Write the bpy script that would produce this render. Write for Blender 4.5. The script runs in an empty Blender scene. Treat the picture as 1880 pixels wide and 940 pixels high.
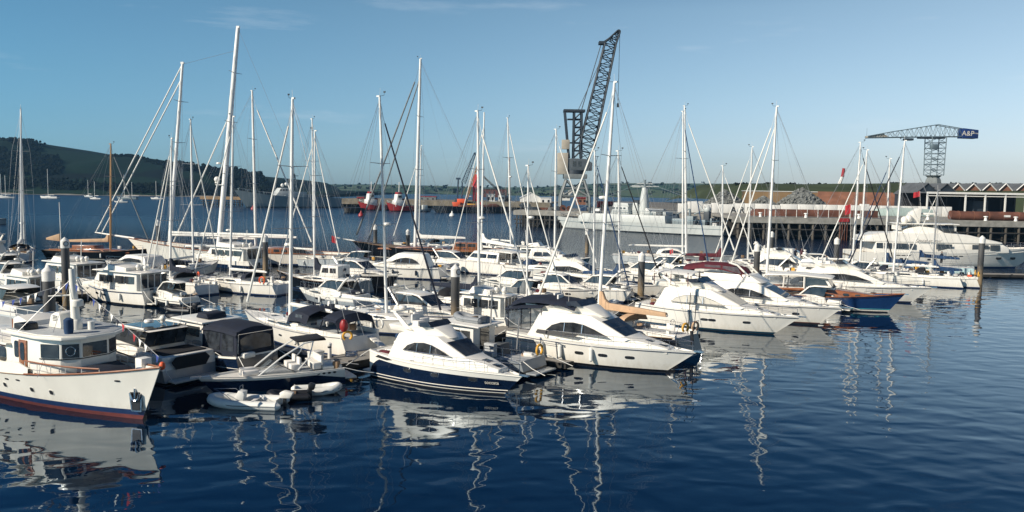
import bpy, bmesh, math, random
from mathutils import Vector, Matrix, noise
V = Vector
R = math.radians
random.seed(11)
sc = bpy.context.scene
col = sc.collection

# ------------------------------------------------------------------ camera
F, CX, CY, EYE = 1475.0, 940.0, 470.0, 12.0
PITCH, ROLL = R(4.84), R(0.9)
fw = V((0, math.cos(PITCH), -math.sin(PITCH)))
r0 = V((1, 0, 0)); u0 = V((0, math.sin(PITCH), math.cos(PITCH)))
rt = r0 * math.cos(ROLL) + u0 * math.sin(ROLL)
up = u0 * math.cos(ROLL) - r0 * math.sin(ROLL)
CAMP = V((0, 0, EYE))
cd = bpy.data.cameras.new('camera'); cam = bpy.data.objects.new('camera', cd); col.objects.link(cam)
mw = Matrix((rt, up, -fw)).transposed().to_4x4(); mw.translation = CAMP
cam.matrix_world = mw
cd.sensor_width = 36; cd.lens = F / 1880 * 36; cd.clip_start = 0.5; cd.clip_end = 40000
sc.camera = cam

def ray(px, py):
    return fw + rt * ((px - CX) / F) - up * ((py - CY) / F)
def at(px, py, z=0.0):
    d = ray(px, py); return CAMP + d * ((z - EYE) / d.z)
def atD(px, py, D):
    d = ray(px, py); return CAMP + d * (D / d.y)
def proj(p):
    q = V(p) - CAMP; w = q.dot(fw)
    return CX + F * q.dot(rt) / w, CY - F * q.dot(up) / w
def xat(px, D, z=1.0):
    X = (px - CX) / F * D
    for _ in range(5):
        X += (px - proj((X, D, z))[0]) / F * D
    return X

# ------------------------------------------------------------------ materials
MATS = {}
def mat(name, c, rough=.5, metal=0.0, var=.12, scale=3.0, c2=None, bump=0.0, alpha=1.0, spec=.5, coat=0.0, stretch=None):
    if name in MATS: return MATS[name]
    m = bpy.data.materials.new(name); m.use_nodes = True; MATS[name] = m
    nt = m.node_tree; n = nt.nodes; l = nt.links
    b = n['Principled BSDF']
    b.inputs['Roughness'].default_value = rough; b.inputs['Metallic'].default_value = metal
    b.inputs['Specular IOR Level'].default_value = spec
    b.inputs['Coat Weight'].default_value = coat; b.inputs['Coat Roughness'].default_value = .08
    b.inputs['Alpha'].default_value = alpha
    tc = n.new('ShaderNodeTexCoord'); vec = tc.outputs['Object']
    if stretch:
        mp = n.new('ShaderNodeMapping'); mp.inputs['Scale'].default_value = stretch
        l.new(vec, mp.inputs[0]); vec = mp.outputs[0]
    nz = n.new('ShaderNodeTexNoise'); nz.inputs['Scale'].default_value = scale; nz.inputs['Detail'].default_value = 5
    l.new(vec, nz.inputs['Vector'])
    rp = n.new('ShaderNodeValToRGB'); rp.color_ramp.elements[0].position = .35; rp.color_ramp.elements[1].position = .68
    a = c2 or tuple(x * (1 - var) for x in c)
    rp.color_ramp.elements[0].color = (*a, 1); rp.color_ramp.elements[1].color = (*c, 1)
    l.new(nz.outputs['Fac'], rp.inputs[0]); l.new(rp.outputs[0], b.inputs['Base Color'])
    if bump:
        bp = n.new('ShaderNodeBump'); bp.inputs['Strength'].default_value = bump; bp.inputs['Distance'].default_value = .1
        l.new(nz.outputs['Fac'], bp.inputs['Height']); l.new(bp.outputs[0], b.inputs['Normal'])
    return m

WHITE = mat('white_gelcoat', (.80, .775, .71), .32, var=.08, scale=1.3, coat=.1, stretch=(1, 1, .35))
WHITE2 = mat('white_paint', (.74, .73, .69), .4, var=.12, scale=1.6, stretch=(1, 1, .3))
def grime(m, c, z1=.55):
    nt = m.node_tree; n = nt.nodes; l = nt.links; b = n['Principled BSDF']; src = b.inputs['Base Color'].links[0].from_socket
    tc = n.new('ShaderNodeTexCoord'); s = n.new('ShaderNodeSeparateXYZ'); l.new(tc.outputs['Object'], s.inputs[0])
    mp = n.new('ShaderNodeMapping'); mp.inputs['Scale'].default_value = (5, 5, .5); l.new(tc.outputs['Object'], mp.inputs[0])
    z = n.new('ShaderNodeTexNoise'); z.inputs['Scale'].default_value = 1.0; z.inputs['Detail'].default_value = 4; l.new(mp.outputs[0], z.inputs[0])
    a = n.new('ShaderNodeMath'); a.operation = 'MULTIPLY_ADD'; a.inputs[1].default_value = -1.1; l.new(z.outputs['Fac'], a.inputs[0]); l.new(s.outputs['Z'], a.inputs[2])
    mr = n.new('ShaderNodeMapRange'); mr.inputs[1].default_value = -.45; mr.inputs[2].default_value = z1; mr.inputs[3].default_value = .42; mr.inputs[4].default_value = 0; l.new(a.outputs[0], mr.inputs[0])
    mx = n.new('ShaderNodeMix'); mx.data_type = 'RGBA'; mx.inputs[7].default_value = (*c, 1); l.new(mr.outputs[0], mx.inputs['Factor']); l.new(src, mx.inputs[6]); l.new(mx.outputs[2], b.inputs['Base Color'])
grime(WHITE, (.50, .44, .33), .25)
CREAM = mat('cream_paint', (.83, .80, .72), .32, var=.07, scale=.9, coat=.2, stretch=(1, 1, .35))
grime(CREAM, (.50, .43, .32), .3)
DECK = mat('deck_nonslip', (.70, .69, .65), .7, var=.12, scale=5)
GREYD = mat('grey_deck', (.42, .44, .45), .75, var=.2, scale=5)
NAVY = mat('navy_gelcoat', (.005, .014, .040), .16, var=.25, coat=.6)
BLUE = mat('blue_gelcoat', (.012, .045, .14), .18, var=.15, coat=.5)
TEAL = mat('teal_gelcoat', (.01, .05, .085), .25, var=.2, coat=.3)
BLACK = mat('black_gelcoat', (.008, .010, .014), .25, var=.3, coat=.3)
PALE = mat('pale_grey_gelcoat', (.52, .56, .57), .3, var=.06, coat=.2)
SILVER = mat('silver_gelcoat_and_shade', (.25, .28, .30), .3, var=.1, coat=.4)
ANTIF = mat('dark_antifouling', (.010, .012, .02), .6, var=.4)
REDB = mat('red_antifouling', (.17, .035, .03), .6, var=.35, scale=2)
BLUEB = mat('blue_boot_stripe', (.012, .035, .11), .35, var=.2)
TURQ = mat('turquoise_stripe', (.05, .30, .33), .4)
GLASS = mat('tinted_glass', (.005, .007, .010), .03, c2=(.045, .05, .055), scale=1.1, spec=.9)
GLASSG = mat('grey_screen_cover', (.26, .26, .25), .5, var=.25, scale=2)
VINYL = mat('clear_vinyl', (.22, .26, .29), .08, var=.5, scale=2.5, alpha=.42)
TEAK = mat('teak', (.25, .16, .09), .6, var=.3, scale=2, stretch=(.4, 6, 6))
WOOD = mat('varnished_wood', (.33, .12, .045), .28, var=.4, scale=2, stretch=(.5, 4, 4), coat=.5)
SPRUCE = mat('varnished_spruce', (.46, .25, .10), .35, var=.25, stretch=(3, 3, .2))
CNAVY = mat('navy_canvas', (.006, .012, .030), .85, var=.35, scale=2.2, bump=.15)
CBLUE = mat('blue_canvas', (.012, .05, .13), .85, var=.3, scale=2.2, bump=.15)
CBLACK = mat('black_canvas', (.010, .011, .015), .85, var=.35, scale=2.2, bump=.15)
CRED = mat('burgundy_canvas', (.10, .008, .018), .85, var=.35, scale=2.2, bump=.15)
CTAN = mat('tan_canvas', (.55, .37, .23), .85, var=.18, scale=1.6, bump=.2)
CGREY = mat('grey_canvas', (.20, .22, .23), .85, var=.3, scale=2.2, bump=.15)
CWHITE = mat('white_sailcloth', (.80, .79, .74), .75, var=.1, scale=1.5, bump=.2)
STEEL = mat('stainless_steel', (.62, .63, .65), .22, 1.0, var=.15)
ALU = mat('mast_alloy', (.78, .78, .75), .38, 0.0, var=.08, scale=.6)
ALUD = mat('grey_alloy', (.30, .31, .32), .4, .3, var=.15)
WIRE = mat('rigging_wire', (.36, .37, .38), .4, .4, var=.1)
DARKM = mat('dark_fittings', (.015, .016, .02), .45, var=.3)
RUBBER = mat('grey_tube_fabric', (.24, .26, .28), .6, var=.15, scale=4)
RUBW = mat('white_tube_fabric', (.72, .72, .68), .5, var=.08)
UPH = mat('white_upholstery', (.72, .70, .66), .6, var=.1)
ORANGE = mat('orange_plastic', (.75, .11, .03), .5, var=.15)
YELLOW = mat('yellow_plastic', (.72, .38, .05), .5, var=.2)
RED = mat('red_paint', (.34, .025, .025), .45, var=.25)
CONC = mat('concrete', (.30, .29, .26), .85, var=.35, scale=.8, bump=.2)
CONCD = mat('dark_wet_timber', (.035, .033, .03), .8, var=.5, scale=.7, bump=.2)
PONT = mat('pontoon_planks', (.30, .28, .245), .8, var=.35, scale=2, stretch=(8, .7, 1))
GREYS = mat('navy_grey_paint', (.48, .505, .49), .5, var=.10, scale=.35, stretch=(1, 1, .3))
GREYS2 = mat('ship_grey_paint', (.20, .25, .27), .5, var=.12, scale=.3)
CRANE = mat('crane_dark_paint', (.03, .043, .058), .6, var=.4, scale=.5)
CRANEL = mat('crane_pale_paint', (.19, .21, .21), .6, var=.3, scale=.5)
RUST = mat('rust_brown', (.17, .065, .04), .85, var=.5, scale=.5)
OCHRE = mat('ochre_wall', (.34, .22, .11), .85, var=.3, scale=.15)
BRICK = mat('brick_red', (.27, .12, .07), .85, var=.4, scale=.35)
RUBBLE = mat('rubble_grey', (.20, .21, .20), .95, var=.55, scale=.9, bump=.6)
SLATE = mat('slate_roof', (.10, .11, .12), .8, var=.3, scale=.4)
FLAGR = mat('red_ensign', (.45, .02, .03), .8, var=.2)
FLAGB = mat('flag_blue', (.02, .05, .25), .8, var=.2)

# ------------------------------------------------------------------ mesh builder
class MB:
    def __init__(s): s.v = []; s.f = []; s.m = []
    def add(s, vs, fs, m):
        k = len(s.v); s.v += [tuple(x) for x in vs]
        for f in fs: s.f.append(tuple(i + k for i in f)); s.m.append(m)
        return s
    def box(s, c, d, m, rz=0, M=None):
        x, y, z = d[0] / 2, d[1] / 2, d[2] / 2
        vs = [V((sx * x, sy * y, sz * z)) for sz in (-1, 1) for sx, sy in ((-1, -1), (1, -1), (1, 1), (-1, 1))]
        if M is None: M = Matrix.Rotation(rz, 3, 'Z')
        vs = [M @ q + V(c) for q in vs]
        return s.add(vs, [(3, 2, 1, 0), (4, 5, 6, 7), (0, 1, 5, 4), (1, 2, 6, 5), (2, 3, 7, 6), (3, 0, 4, 7)], m)
    def tube(s, pts, r, m, n=6, r2=None, closed=False):
        pts = [V(p) for p in pts]; k = len(pts); vs = []; prev = None
        if r2 is None: r2 = r
        for i, p in enumerate(pts):
            if closed: t = pts[(i + 1) % k] - pts[i - 1]
            else: t = pts[min(i + 1, k - 1)] - pts[max(i - 1, 0)]
            t = t.normalized() if t.length > 1e-9 else V((0, 0, 1))
            a = V((0, 0, 1)) if abs(t.z) < .9 else V((1, 0, 0))
            e1 = t.cross(a).normalized(); e2 = t.cross(e1)
            if prev is not None and e1.dot(prev) < 0: e1, e2 = -e1, -e2
            prev = e1
            rr = r + (r2 - r) * i / max(1, k - 1)
            vs += [p + (e1 * math.cos(6.28318 * j / n) + e2 * math.sin(6.28318 * j / n)) * rr for j in range(n)]
        fs = []
        for i in range(k if closed else k - 1):
            a, b = i * n, ((i + 1) % k) * n
            fs += [(a + j, a + (j + 1) % n, b + (j + 1) % n, b + j) for j in range(n)]
        if not closed: fs += [tuple(range(n)), tuple(range((k - 1) * n, k * n))[::-1]]
        return s.add(vs, fs, m)
    def lathe(s, prof, c, m, n=14, M=None):
        vs = []; c = V(c)
        for r, z in prof:
            for j in range(n):
                q = V((r * math.cos(6.28318 * j / n), r * math.sin(6.28318 * j / n), z))
                vs.append((M @ q if M else q) + c)
        fs = []
        for i in range(len(prof) - 1):
            fs += [(i * n + j, i * n + (j + 1) % n, (i + 1) * n + (j + 1) % n, (i + 1) * n + j) for j in range(n)]
        fs += [tuple(range(n))[::-1], tuple(range((len(prof) - 1) * n, len(prof) * n))]
        return s.add(vs, fs, m)
    def ball(s, c, r, m, n=10, sq=(1, 1, 1)):
        k = n // 2
        vs = []
        for i in range(k + 1):
            a = -1.5708 + 3.14159 * i / k
            for j in range(n):
                b = 6.28318 * j / n
                vs.append((c[0] + r * sq[0] * math.cos(a) * math.cos(b), c[1] + r * sq[1] * math.cos(a) * math.sin(b), c[2] + r * sq[2] * math.sin(a)))
        fs = [(i * n + j, i * n + (j + 1) % n, (i + 1) * n + (j + 1) % n, (i + 1) * n + j) for i in range(k) for j in range(n)]
        return s.add(vs, fs, m)
    def grid(s, rows, m, close=False):
        n = len(rows[0]); vs = [p for r in rows for p in r]
        fs = [(i * n + j, i * n + j + 1, (i + 1) * n + j + 1, (i + 1) * n + j) for i in range(len(rows) - 1) for j in range(n - 1)]
        return s.add(vs, fs, m)
    def slab(s, rows, th, m):          # thick open grid (canvas, roofs): rows of points, thickness downwards
        n = len(rows[0]); k = len(rows)
        s.grid(rows, m); s.grid([[V(p) - V((0, 0, th)) for p in r][::-1] for r in rows], m)
        rim = [rows[0][j] for j in range(n)] + [rows[i][-1] for i in range(1, k)] + [rows[-1][j] for j in range(n - 2, -1, -1)] + [rows[i][0] for i in range(k - 2, 0, -1)]
        q = len(rim); vs = [V(p) for p in rim] + [V(p) - V((0, 0, th)) for p in rim]
        return s.add(vs, [(i, q + i, q + (i + 1) % q, (i + 1) % q) for i in range(q)], m)
    def prism(s, poly, wf, m):         # side profile (x,z) spread to +-wf(x,z)
        n = len(poly)
        vs = [(x, wf(x, z), z) for x, z in poly] + [(x, -wf(x, z), z) for x, z in poly]
        fs = [tuple(range(n)), tuple(range(n, 2 * n))[::-1]] + [(i, n + i, n + (i + 1) % n, (i + 1) % n) for i in range(n)]
        return s.add(vs, fs, m)
    def panel(s, poly, wf, m, off=.018, sides=(1, -1), th=.03):
        n = len(poly)
        for sd in sides:
            vs = [(x, sd * (wf(x, z) + off), z) for x, z in poly] + [(x, sd * (wf(x, z) + off - th), z) for x, z in poly]
            s.add(vs, [tuple(range(n))] + [(i, n + i, n + (i + 1) % n, (i + 1) % n) for i in range(n)], m)
        return s
    def front(s, p1, p2, wf, m, f0=-1, f1=1, a=.08, b=.92, off=.02, th=.03, inset=.08):
        # pane on the sloping face between profile points p1 (low) and p2 (high)
        d = V((p2[0] - p1[0], 0, p2[1] - p1[1])); nn = V((d.z, 0, -d.x)).normalized()
        if nn.x < 0 and off > 0 and False: nn = -nn
        def P(u, f):
            x = p1[0] + (p2[0] - p1[0]) * u; z = p1[1] + (p2[1] - p1[1]) * u
            return V((x, f * (wf(x, z) - inset), z))
        q = [P(a, f0), P(a, f1), P(b, f1), P(b, f0)]
        vs = [p + nn * off for p in q] + [p + nn * (off - th) for p in q]
        return s.add(vs, [(0, 1, 2, 3), (0, 4, 5, 1), (1, 5, 6, 2), (2, 6, 7, 3), (3, 7, 4, 0)], m)
    def plate(s, c, t, u, n, pts, m, th=.02):   # outline pts (a,b) in plane (t,u), raised along n
        k = len(pts); c = V(c)
        vs = [c + t * a + u * b + n * th for a, b in pts] + [c + t * a + u * b - n * .02 for a, b in pts]
        return s.add(vs, [tuple(range(k))] + [(i, k + i, k + (i + 1) % k, (i + 1) % k) for i in range(k)], m)
    def build(s, name, parent=None, bevel=0, smooth=True, ang=38, loc=None, rz=0):
        me = bpy.data.meshes.new(name)
        me.from_pydata(s.v, [], s.f)
        ml = []
        for m in s.m:
            if m not in ml: ml.append(m)
        for m in ml: me.materials.append(m)
        idx = {m: i for i, m in enumerate(ml)}
        for p, m in zip(me.polygons, s.m): p.material_index = idx[m]
        bm = bmesh.new(); bm.from_mesh(me)
        bmesh.ops.recalc_face_normals(bm, faces=bm.faces)
        if bevel:
            es = [e for e in bm.edges if len(e.link_faces) == 2 and e.calc_face_angle(0) > .5 and e.calc_length() > bevel * 1.2]
            if es: bmesh.ops.bevel(bm, geom=es, offset=bevel, segments=2, profile=.5, affect='EDGES', clamp_overlap=True)
        bm.to_mesh(me); bm.free()
        if smooth:
            me.polygons.foreach_set('use_smooth', [True] * len(me.polygons))
            me.set_sharp_from_angle(angle=R(ang))
        o = bpy.data.objects.new(name, me); col.objects.link(o)
        if parent: o.parent = parent
        if loc is not None: o.location = loc
        o.rotation_euler[2] = rz
        return o

def tag(o, label=None, cat=None, group=None, kind=None):
    if label: o['label'] = label
    if cat: o['category'] = cat
    if group: o['group'] = group
    if kind: o['kind'] = kind
    return o
def thing(name, label, cat, loc=(0, 0, 0), rz=0, group=None):
    o = bpy.data.objects.new(name, None); col.objects.link(o)
    o.location = loc; o.rotation_euler[2] = rz; o.empty_display_size = .3
    return tag(o, label, cat, group)
def struct(o): o['kind'] = 'structure'; return o
def text(s, parent, c, t, u, size, m, name='lettering', ext=.006, align='CENTER'):
    cu = bpy.data.curves.new(name, 'FONT'); cu.body = s; cu.size = size; cu.extrude = ext; cu.align_x = align; cu.align_y = 'CENTER'
    cu.materials.append(m)
    tmp = bpy.data.objects.new(name, cu); me = bpy.data.meshes.new_from_object(tmp); bpy.data.objects.remove(tmp); bpy.data.curves.remove(cu)
    if not me.materials: me.materials.append(m)
    o = bpy.data.objects.new(name, me); col.objects.link(o); o.parent = parent
    t = V(t).normalized(); n = t.cross(V(u)).normalized(); u = n.cross(t)
    M = Matrix((t, u, n)).transposed().to_4x4(); M.translation = V(c) + n * .012
    o.matrix_local = M
    return o
def oval(rx, ry, n=14, pw=1.0):
    o = []
    for i in range(n):
        a = 6.28318 * i / n; c, s_ = math.cos(a), math.sin(a)
        o.append((rx * math.copysign(abs(c) ** pw, c), ry * math.copysign(abs(s_) ** pw, s_)))
    return o
def lattice(mb, A, B, w0, w1, n, r, m, side=None, rb=None):
    A, B = V(A), V(B); d = (B - A).normalized()
    sd = V(side) if side else (V((0, 0, 1)) if abs(d.z) < .8 else V((1, 0, 0)))
    e1 = d.cross(sd).normalized(); e2 = d.cross(e1).normalized(); rb = rb or r * .55
    rows = []
    for i in range(n + 1):
        k = i / n; w = (w0 + (w1 - w0) * k) / 2; c = A + (B - A) * k
        rows.append([c + e1 * w * a + e2 * w * b for a, b in ((1, 1), (1, -1), (-1, -1), (-1, 1))])
    for j in range(4):
        mb.tube([rows[0][j], rows[-1][j]], r, m, 4)
        for i in range(n):
            a, b = rows[i][j], rows[i + 1][(j + 1) % 4]
            if i % 2: a, b = rows[i + 1][j], rows[i][(j + 1) % 4]
            mb.tube([a, b], rb, m, 4)
            mb.tube([rows[i + 1][j], rows[i + 1][(j + 1) % 4]], rb, m, 4)
    return rows

# ------------------------------------------------------------------ hull
class Hull:
    def __init__(s, L, B, fb, over=1.2, ws=.85, tm=.42, p=2.2, fl=.68, sr=0.0, bul=.1, wl=.93, q=1.0):
        s.L, s.B, s.fb, s.over, s.ws, s.tm, s.p, s.fl, s.sr, s.bul, s.wl, s.q = L, B, fb, over, ws, tm, p, fl, sr, bul, wl, q
    def half(s, t):
        if t < s.tm: k = s.ws + (1 - s.ws) * (1 - ((s.tm - t) / s.tm) ** 2)
        else: k = 1 - ((t - s.tm) / (1 - s.tm)) ** s.p
        return max(.02, s.B / 2 * k)
    def zs(s, t):
        a, m, b = s.fb
        return m + (a - m) * ((.45 - t) / .45) ** 2 if t < .45 else m + (b - m) * ((t - .45) / .55) ** 2
    def pt(s, t, z=None, v=1.0):
        zz = s.zs(t)
        if z is None: z = v * zz
        vv = max(-.6, z / zz); vp = max(0, vv)
        k = s.fl + (s.wl - s.fl) * (1 - t ** 1.5)
        y = s.half(t) * (k + (1 - k) * vp ** s.q)
        if z < 0: y *= max(.2, 1 + z * .6)
        x = t * (s.L - s.over) + s.over * vp * t ** 4 + s.sr * vv * (1 - t) ** 6 + min(0, z) * .6 * t ** 4
        return V((x, y, z))
    def t_of(s, x):
        return max(0, min(1, x / s.L))
    def nrm(s, t, z):
        a = s.pt(min(1, t + .01), z) - s.pt(t - .01, z); b = s.pt(t, z + .1) - s.pt(t, z - .05)
        n = a.cross(b).normalized()
        if n.y < 0: n = -n
        return a.normalized(), n
    def mesh(s, bands, parent, name='hull', N=28, cap=None):
        rows = [(-.45, None, bands[0][1])]
        for lv, m in bands:
            if isinstance(lv, tuple): rows.append((lv[0], None, m))
            else:
                last = rows[-1][1] or 0
                g = lv if callable(lv) else (lambda t, c=lv: c); l0 = last if callable(last) else (lambda t, c=last: c)
                k = max(1, round((g(.5) - l0(.5)) / .3))
                for i in range(1, k + 1): rows.append((None, (lambda t, a=l0, b=g, u=i / k: a(t) + (b(t) - a(t)) * u), m))
        mb = MB(); ts = [1 - (1 - i / N) ** 1.25 for i in range(N + 1)]
        def line(z, v): return [s.pt(t, z) if v is None else s.pt(t, None, v(t)) for t in ts]
        pts = [line(z, v) for z, v, _ in rows]
        # keep fractional rows above the absolute ones
        for i in range(1, len(pts)):
            for j in range(len(ts)):
                if pts[i][j].z < pts[i - 1][j].z + .004:
                    pts[i][j] = s.pt(ts[j], pts[i - 1][j].z + .004)
        for sd in (1, -1):
            for i in range(1, len(rows)):
                mb.grid([[V((p.x, p.y * sd, p.z)) for p in pts[i - 1]], [V((p.x, p.y * sd, p.z)) for p in pts[i]]], rows[i][2])
            top = pts[-1]; cm = cap or rows[-1][2]
            inn = [V((p.x - .05 * t ** 6, max(.005, p.y - .09) * sd, p.z)) for p, t in zip(top, ts)]
            low = []
            for p, t in zip(inn, ts):
                q = s.pt(t, p.z - s.bul - .1); low.append(V((min(p.x, q.x - .05 * t ** 6), sd * max(.004, min(abs(p.y), q.y - .05)), q.z)))
            mb.grid([[V((p.x, p.y * sd, p.z)) for p in top], inn], cm)
            mb.grid([inn, low], rows[-1][2])
        for i in range(1, len(rows)):
            a, b = pts[i - 1][0], pts[i][0]
            mb.add([a, b, (b.x, -b.y, b.z), (a.x, -a.y, a.z)], [(0, 1, 2, 3)], rows[i][2])
            a, b = pts[i - 1][-1], pts[i][-1]
            mb.add([a, b, (b.x, -b.y, b.z), (a.x, -a.y, a.z)], [(0, 1, 2, 3)], rows[i][2])
        bm_o = mb.build(name, parent, ang=32)
        bm = bmesh.new(); bm.from_mesh(bm_o.data); bmesh.ops.remove_doubles(bm, verts=bm.verts, dist=.001)
        bmesh.ops.recalc_face_normals(bm, faces=bm.faces); bm.to_mesh(bm_o.data); bm.free()
        bm_o.data.set_sharp_from_angle(angle=R(32))
        return bm_o
    def deck(s, m, parent, name='deck', t0=0.0, t1=1.0, dz=0, N=22):
        rows = []
        for i in range(N + 1):
            t = t0 + (t1 - t0) * i / N; p = s.pt(t); z = p.z - s.bul + dz; q = s.pt(t, z); p = q; y = max(.004, q.y - .08)
            rows.append([V((p.x - .04 * t ** 6, -y, z)), V((p.x - .04 * t ** 6, 0, z + .05)), V((p.x - .04 * t ** 6, y, z))])
        mb = MB(); mb.grid(rows, m)
        a = rows[0]; mb.add(list(a) + [p - V((0, 0, .3)) for p in a], [(0, 1, 4, 3), (1, 2, 5, 4)], m)
        return mb.build(name, parent)
    def rub(s, m, parent, name='rub_rail', dz=-.05, r=.045, v=None, t1=1.0, t0=0.0, N=24):
        mb = MB()
        for sd in (1, -1):
            pts = []
            for i in range(N + 1):
                t = t0 + (t1 - t0) * i / N
                p = s.pt(t, s.zs(t) + dz) if v is None else s.pt(t, None, v)
                pts.append((p.x, sd * (p.y + r * .3), p.z))
            mb.tube(pts, r, m, 5)
        return mb.build(name, parent)
    def rail(s, parent, t0, t1, h=.62, n=9, name='guard_rail', inset=.1, r=.014, two=True, m=None, join=False, h1=None, capm=None):
        mb = MB(); m = m or STEEL; ln = {1: [], -1: []}
        for sd in (1, -1):
            for i in range(n + 1):
                t = t0 + (t1 - t0) * i / n; p = s.pt(t); hh = h if h1 is None else h + (h1 - h) * i / n
                b = V((p.x - .05, sd * max(.02, p.y - inset), p.z - .03)); q = b + V((0, 0, hh + .03))
                mb.tube([b, q], r * .9, m, 4); ln[sd].append(q)
        if join:
            mb.tube(ln[1] + ln[-1][::-1], r * (1.9 if capm else 1), capm or m, 5)
            if two: mb.tube([p - V((0, 0, h * .5)) for p in ln[1] + ln[-1][::-1]], r * .6, m, 4)
        else:
            for sd in (1, -1):
                mb.tube(ln[sd], r * (1.9 if capm else 1), capm or m, 5)
                if two: mb.tube([p - V((0, 0, h * .5)) for p in ln[sd]], r * .6, m, 4)
        return mb.build(name, parent)
    def ports(s, parent, tl, z, rx=.3, ry=.1, m=None, name='porthole', sides=(1, -1), frac=False, rim=None):
        for t in tl:
            for sd in sides:
                zz = z * s.zs(t) if frac else z
                c = s.pt(t, zz); tg, n = s.nrm(t, zz)
                c = V((c.x, c.y * sd, c.z)); n = V((n.x, n.y * sd, n.z)); tg = V((tg.x, tg.y * sd, tg.z)); u = n.cross(tg)
                if u.z < 0: u = -u
                mb = MB()
                if rim: mb.plate(c, tg, u, n, oval(rx * 1.22, ry * 1.3, 16, .6), rim, .012)
                mb.plate(c, tg, u, n, oval(rx, ry, 16, .6), m or GLASS, .02)
                mb.build(name, parent)

def canopy(mb, prof, w, m, arch=.25, drop=.0, th=.03, k=7):
    """arched canvas: prof = [(x, z, w scale)], sides curl down by drop"""
    rows = []
    for x, z, ws in prof:
        r = []
        for j in range(-k, k + 1):
            u = j / k; r.append(V((x, w * ws * u, z - arch * abs(u) ** 2.2 - (drop if abs(j) == k else 0))))
        rows.append(r)
    mb.slab(rows, th, m)

STOP = {'with', 'and', 'of', 'the', 'in', 'its', 'a', 'at', 'on', 'behind', 'beside', 'to', 'by', 'left', 'right', 'hung', 'under', 'before'}
def short(lb, n=8):
    w = lb.replace(',', '').split()[:n]
    while w and w[-1] in STOP: w.pop()
    return ' '.join(w)
def place(L, over, bow=None, stern=None, head=-34):
    a = R(head); f = V((math.cos(a), math.sin(a), 0))
    if bow: return at(*bow) - f * (L - over)
    return at(*stern)
VWIN = mat('vinyl_window', (.05, .06, .075), .08, var=.7, scale=2)
# ------------------------------------------------------------------ boat fittings
def fender(root, h, t, side, label, m=None, ln=.75, r=.13, group='fenders hung over boat sides'):
    c = h.pt(t, h.zs(t) * .55)
    mb = MB(); M = m or RUBW
    o = thing('fender', label, 'fender', group=group)
    b = MB().lathe([(.03, -ln / 2), (r, -ln / 2 + .1), (r, ln / 2 - .1), (.04, ln / 2)], (0, 0, 0), M, 10).build('body', o)
    top = h.pt(t); d = V((top.x - c.x, (top.y - c.y - r) * 1, top.z - c.z))
    MB().tube([(0, 0, ln / 2), (0, -side * r, h.zs(t) * .45)], .012, CWHITE, 4).build('rope', o)
    W = Matrix.Translation(root.location) @ Matrix.Rotation(root.rotation_euler[2], 4, 'Z')
    o.location = W @ V((c.x, side * (c.y + r + .02), c.z)); o.rotation_euler[2] = root.rotation_euler[2]
    return o
def lifebuoy(root, c, M, label, m, r=.3, horse=True, group='lifebuoys on boat rails'):
    a0, a1 = (.6, 5.7) if horse else (0, 6.283)
    pts = [(r * math.sin(a0 + (a1 - a0) * i / 14), 0, -r * math.cos(a0 + (a1 - a0) * i / 14)) for i in range(15 if horse else 14)]
    o = MB().tube(pts, .085, m, 8, closed=not horse).build('lifebuoy')
    W = Matrix.Translation(root.location) @ Matrix.Rotation(root.rotation_euler[2], 4, 'Z')
    o.matrix_world = W @ Matrix.Translation(V(c)) @ M
    return tag(o, label, 'lifebuoy', group)
def flag(root, base, L_, label, m, staff=1.4, d=(-.5, .15), h=.5):
    W = Matrix.Translation(root.location) @ Matrix.Rotation(root.rotation_euler[2], 4, 'Z')
    o = thing('ensign', label, 'flag', W @ V(base), root.rotation_euler[2], 'ensigns flying from boats')
    MB().tube([(0, 0, 0), (-.25, 0, staff)], .02, WHITE2, 5).build('flagstaff', o)
    rows = []
    for i in range(7):
        u = i / 6; rows.append([V((-.22 + d[0] * L_ * u, d[1] * u + .06 * math.sin(u * 7), staff - .05 - v * h - u * .25)) for v in (0, .5, 1)])
    MB().grid(rows, m).build('cloth', o)
    return o
def dish(root, c, r=.3, m=None):
    MB().lathe([(.02, -.16 * r), (r * .9, -.16 * r), (r, .1 * r), (r * .85, .5 * r), (.05, .62 * r)], c, m or WHITE, 14).build('radar_dome', root)
def dome(root, c, r=.25):
    mb = MB(); mb.lathe([(r * .7, -r * 1.3), (r * .75, -r * .8)], c, WHITE, 10); mb.ball(c, r, WHITE, 12); mb.build('satellite_dome', root)
def aerial(root, c, ln=2.2, lean=(-.25, 0)):
    MB().tube([c, (c[0] + lean[0] * ln, c[1] + lean[1] * ln, c[2] + ln)], .018, WHITE2, 4, .008).build('aerial', root)
def bollard_cleats(root, h, ts):
    for t in ts:
        p = h.pt(t)
        for sd in (1, -1): MB().box((p.x - .1, sd * max(.05, p.y - .18), p.z + .03), (.28, .05, .05), STEEL).build('cleat', root)
def swim(root, h, m, ln=.8, z=.28, w=.85):
    B = h.half(0) * 2 * w
    MB().box((-ln / 2 + .05, 0, z), (ln, B, .12), m).build('swim_platform', root, bevel=.04)
def windows(root, polys, wf, m=None, off=.018, name='side_window', frame=None):
    for p in polys:
        for sd in (1, -1):
            o = MB().panel(p, wf, m or GLASS, off, (sd,)).build(name, root)
            if frame: MB().tube([(x, sd * (wf(x, z) + off), z) for x, z in p], .022, frame, 4, closed=True).build('frame', o)
def seat(root, c, w=1.2, rz=0):
    mb = MB(); mb.box((c[0], c[1], c[2] + .2), (.5, w, .4), UPH); mb.box((c[0] - .3, c[1], c[2] + .5), (.14, w, .55), UPH)
    mb.build('seat', root, bevel=.04)

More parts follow.
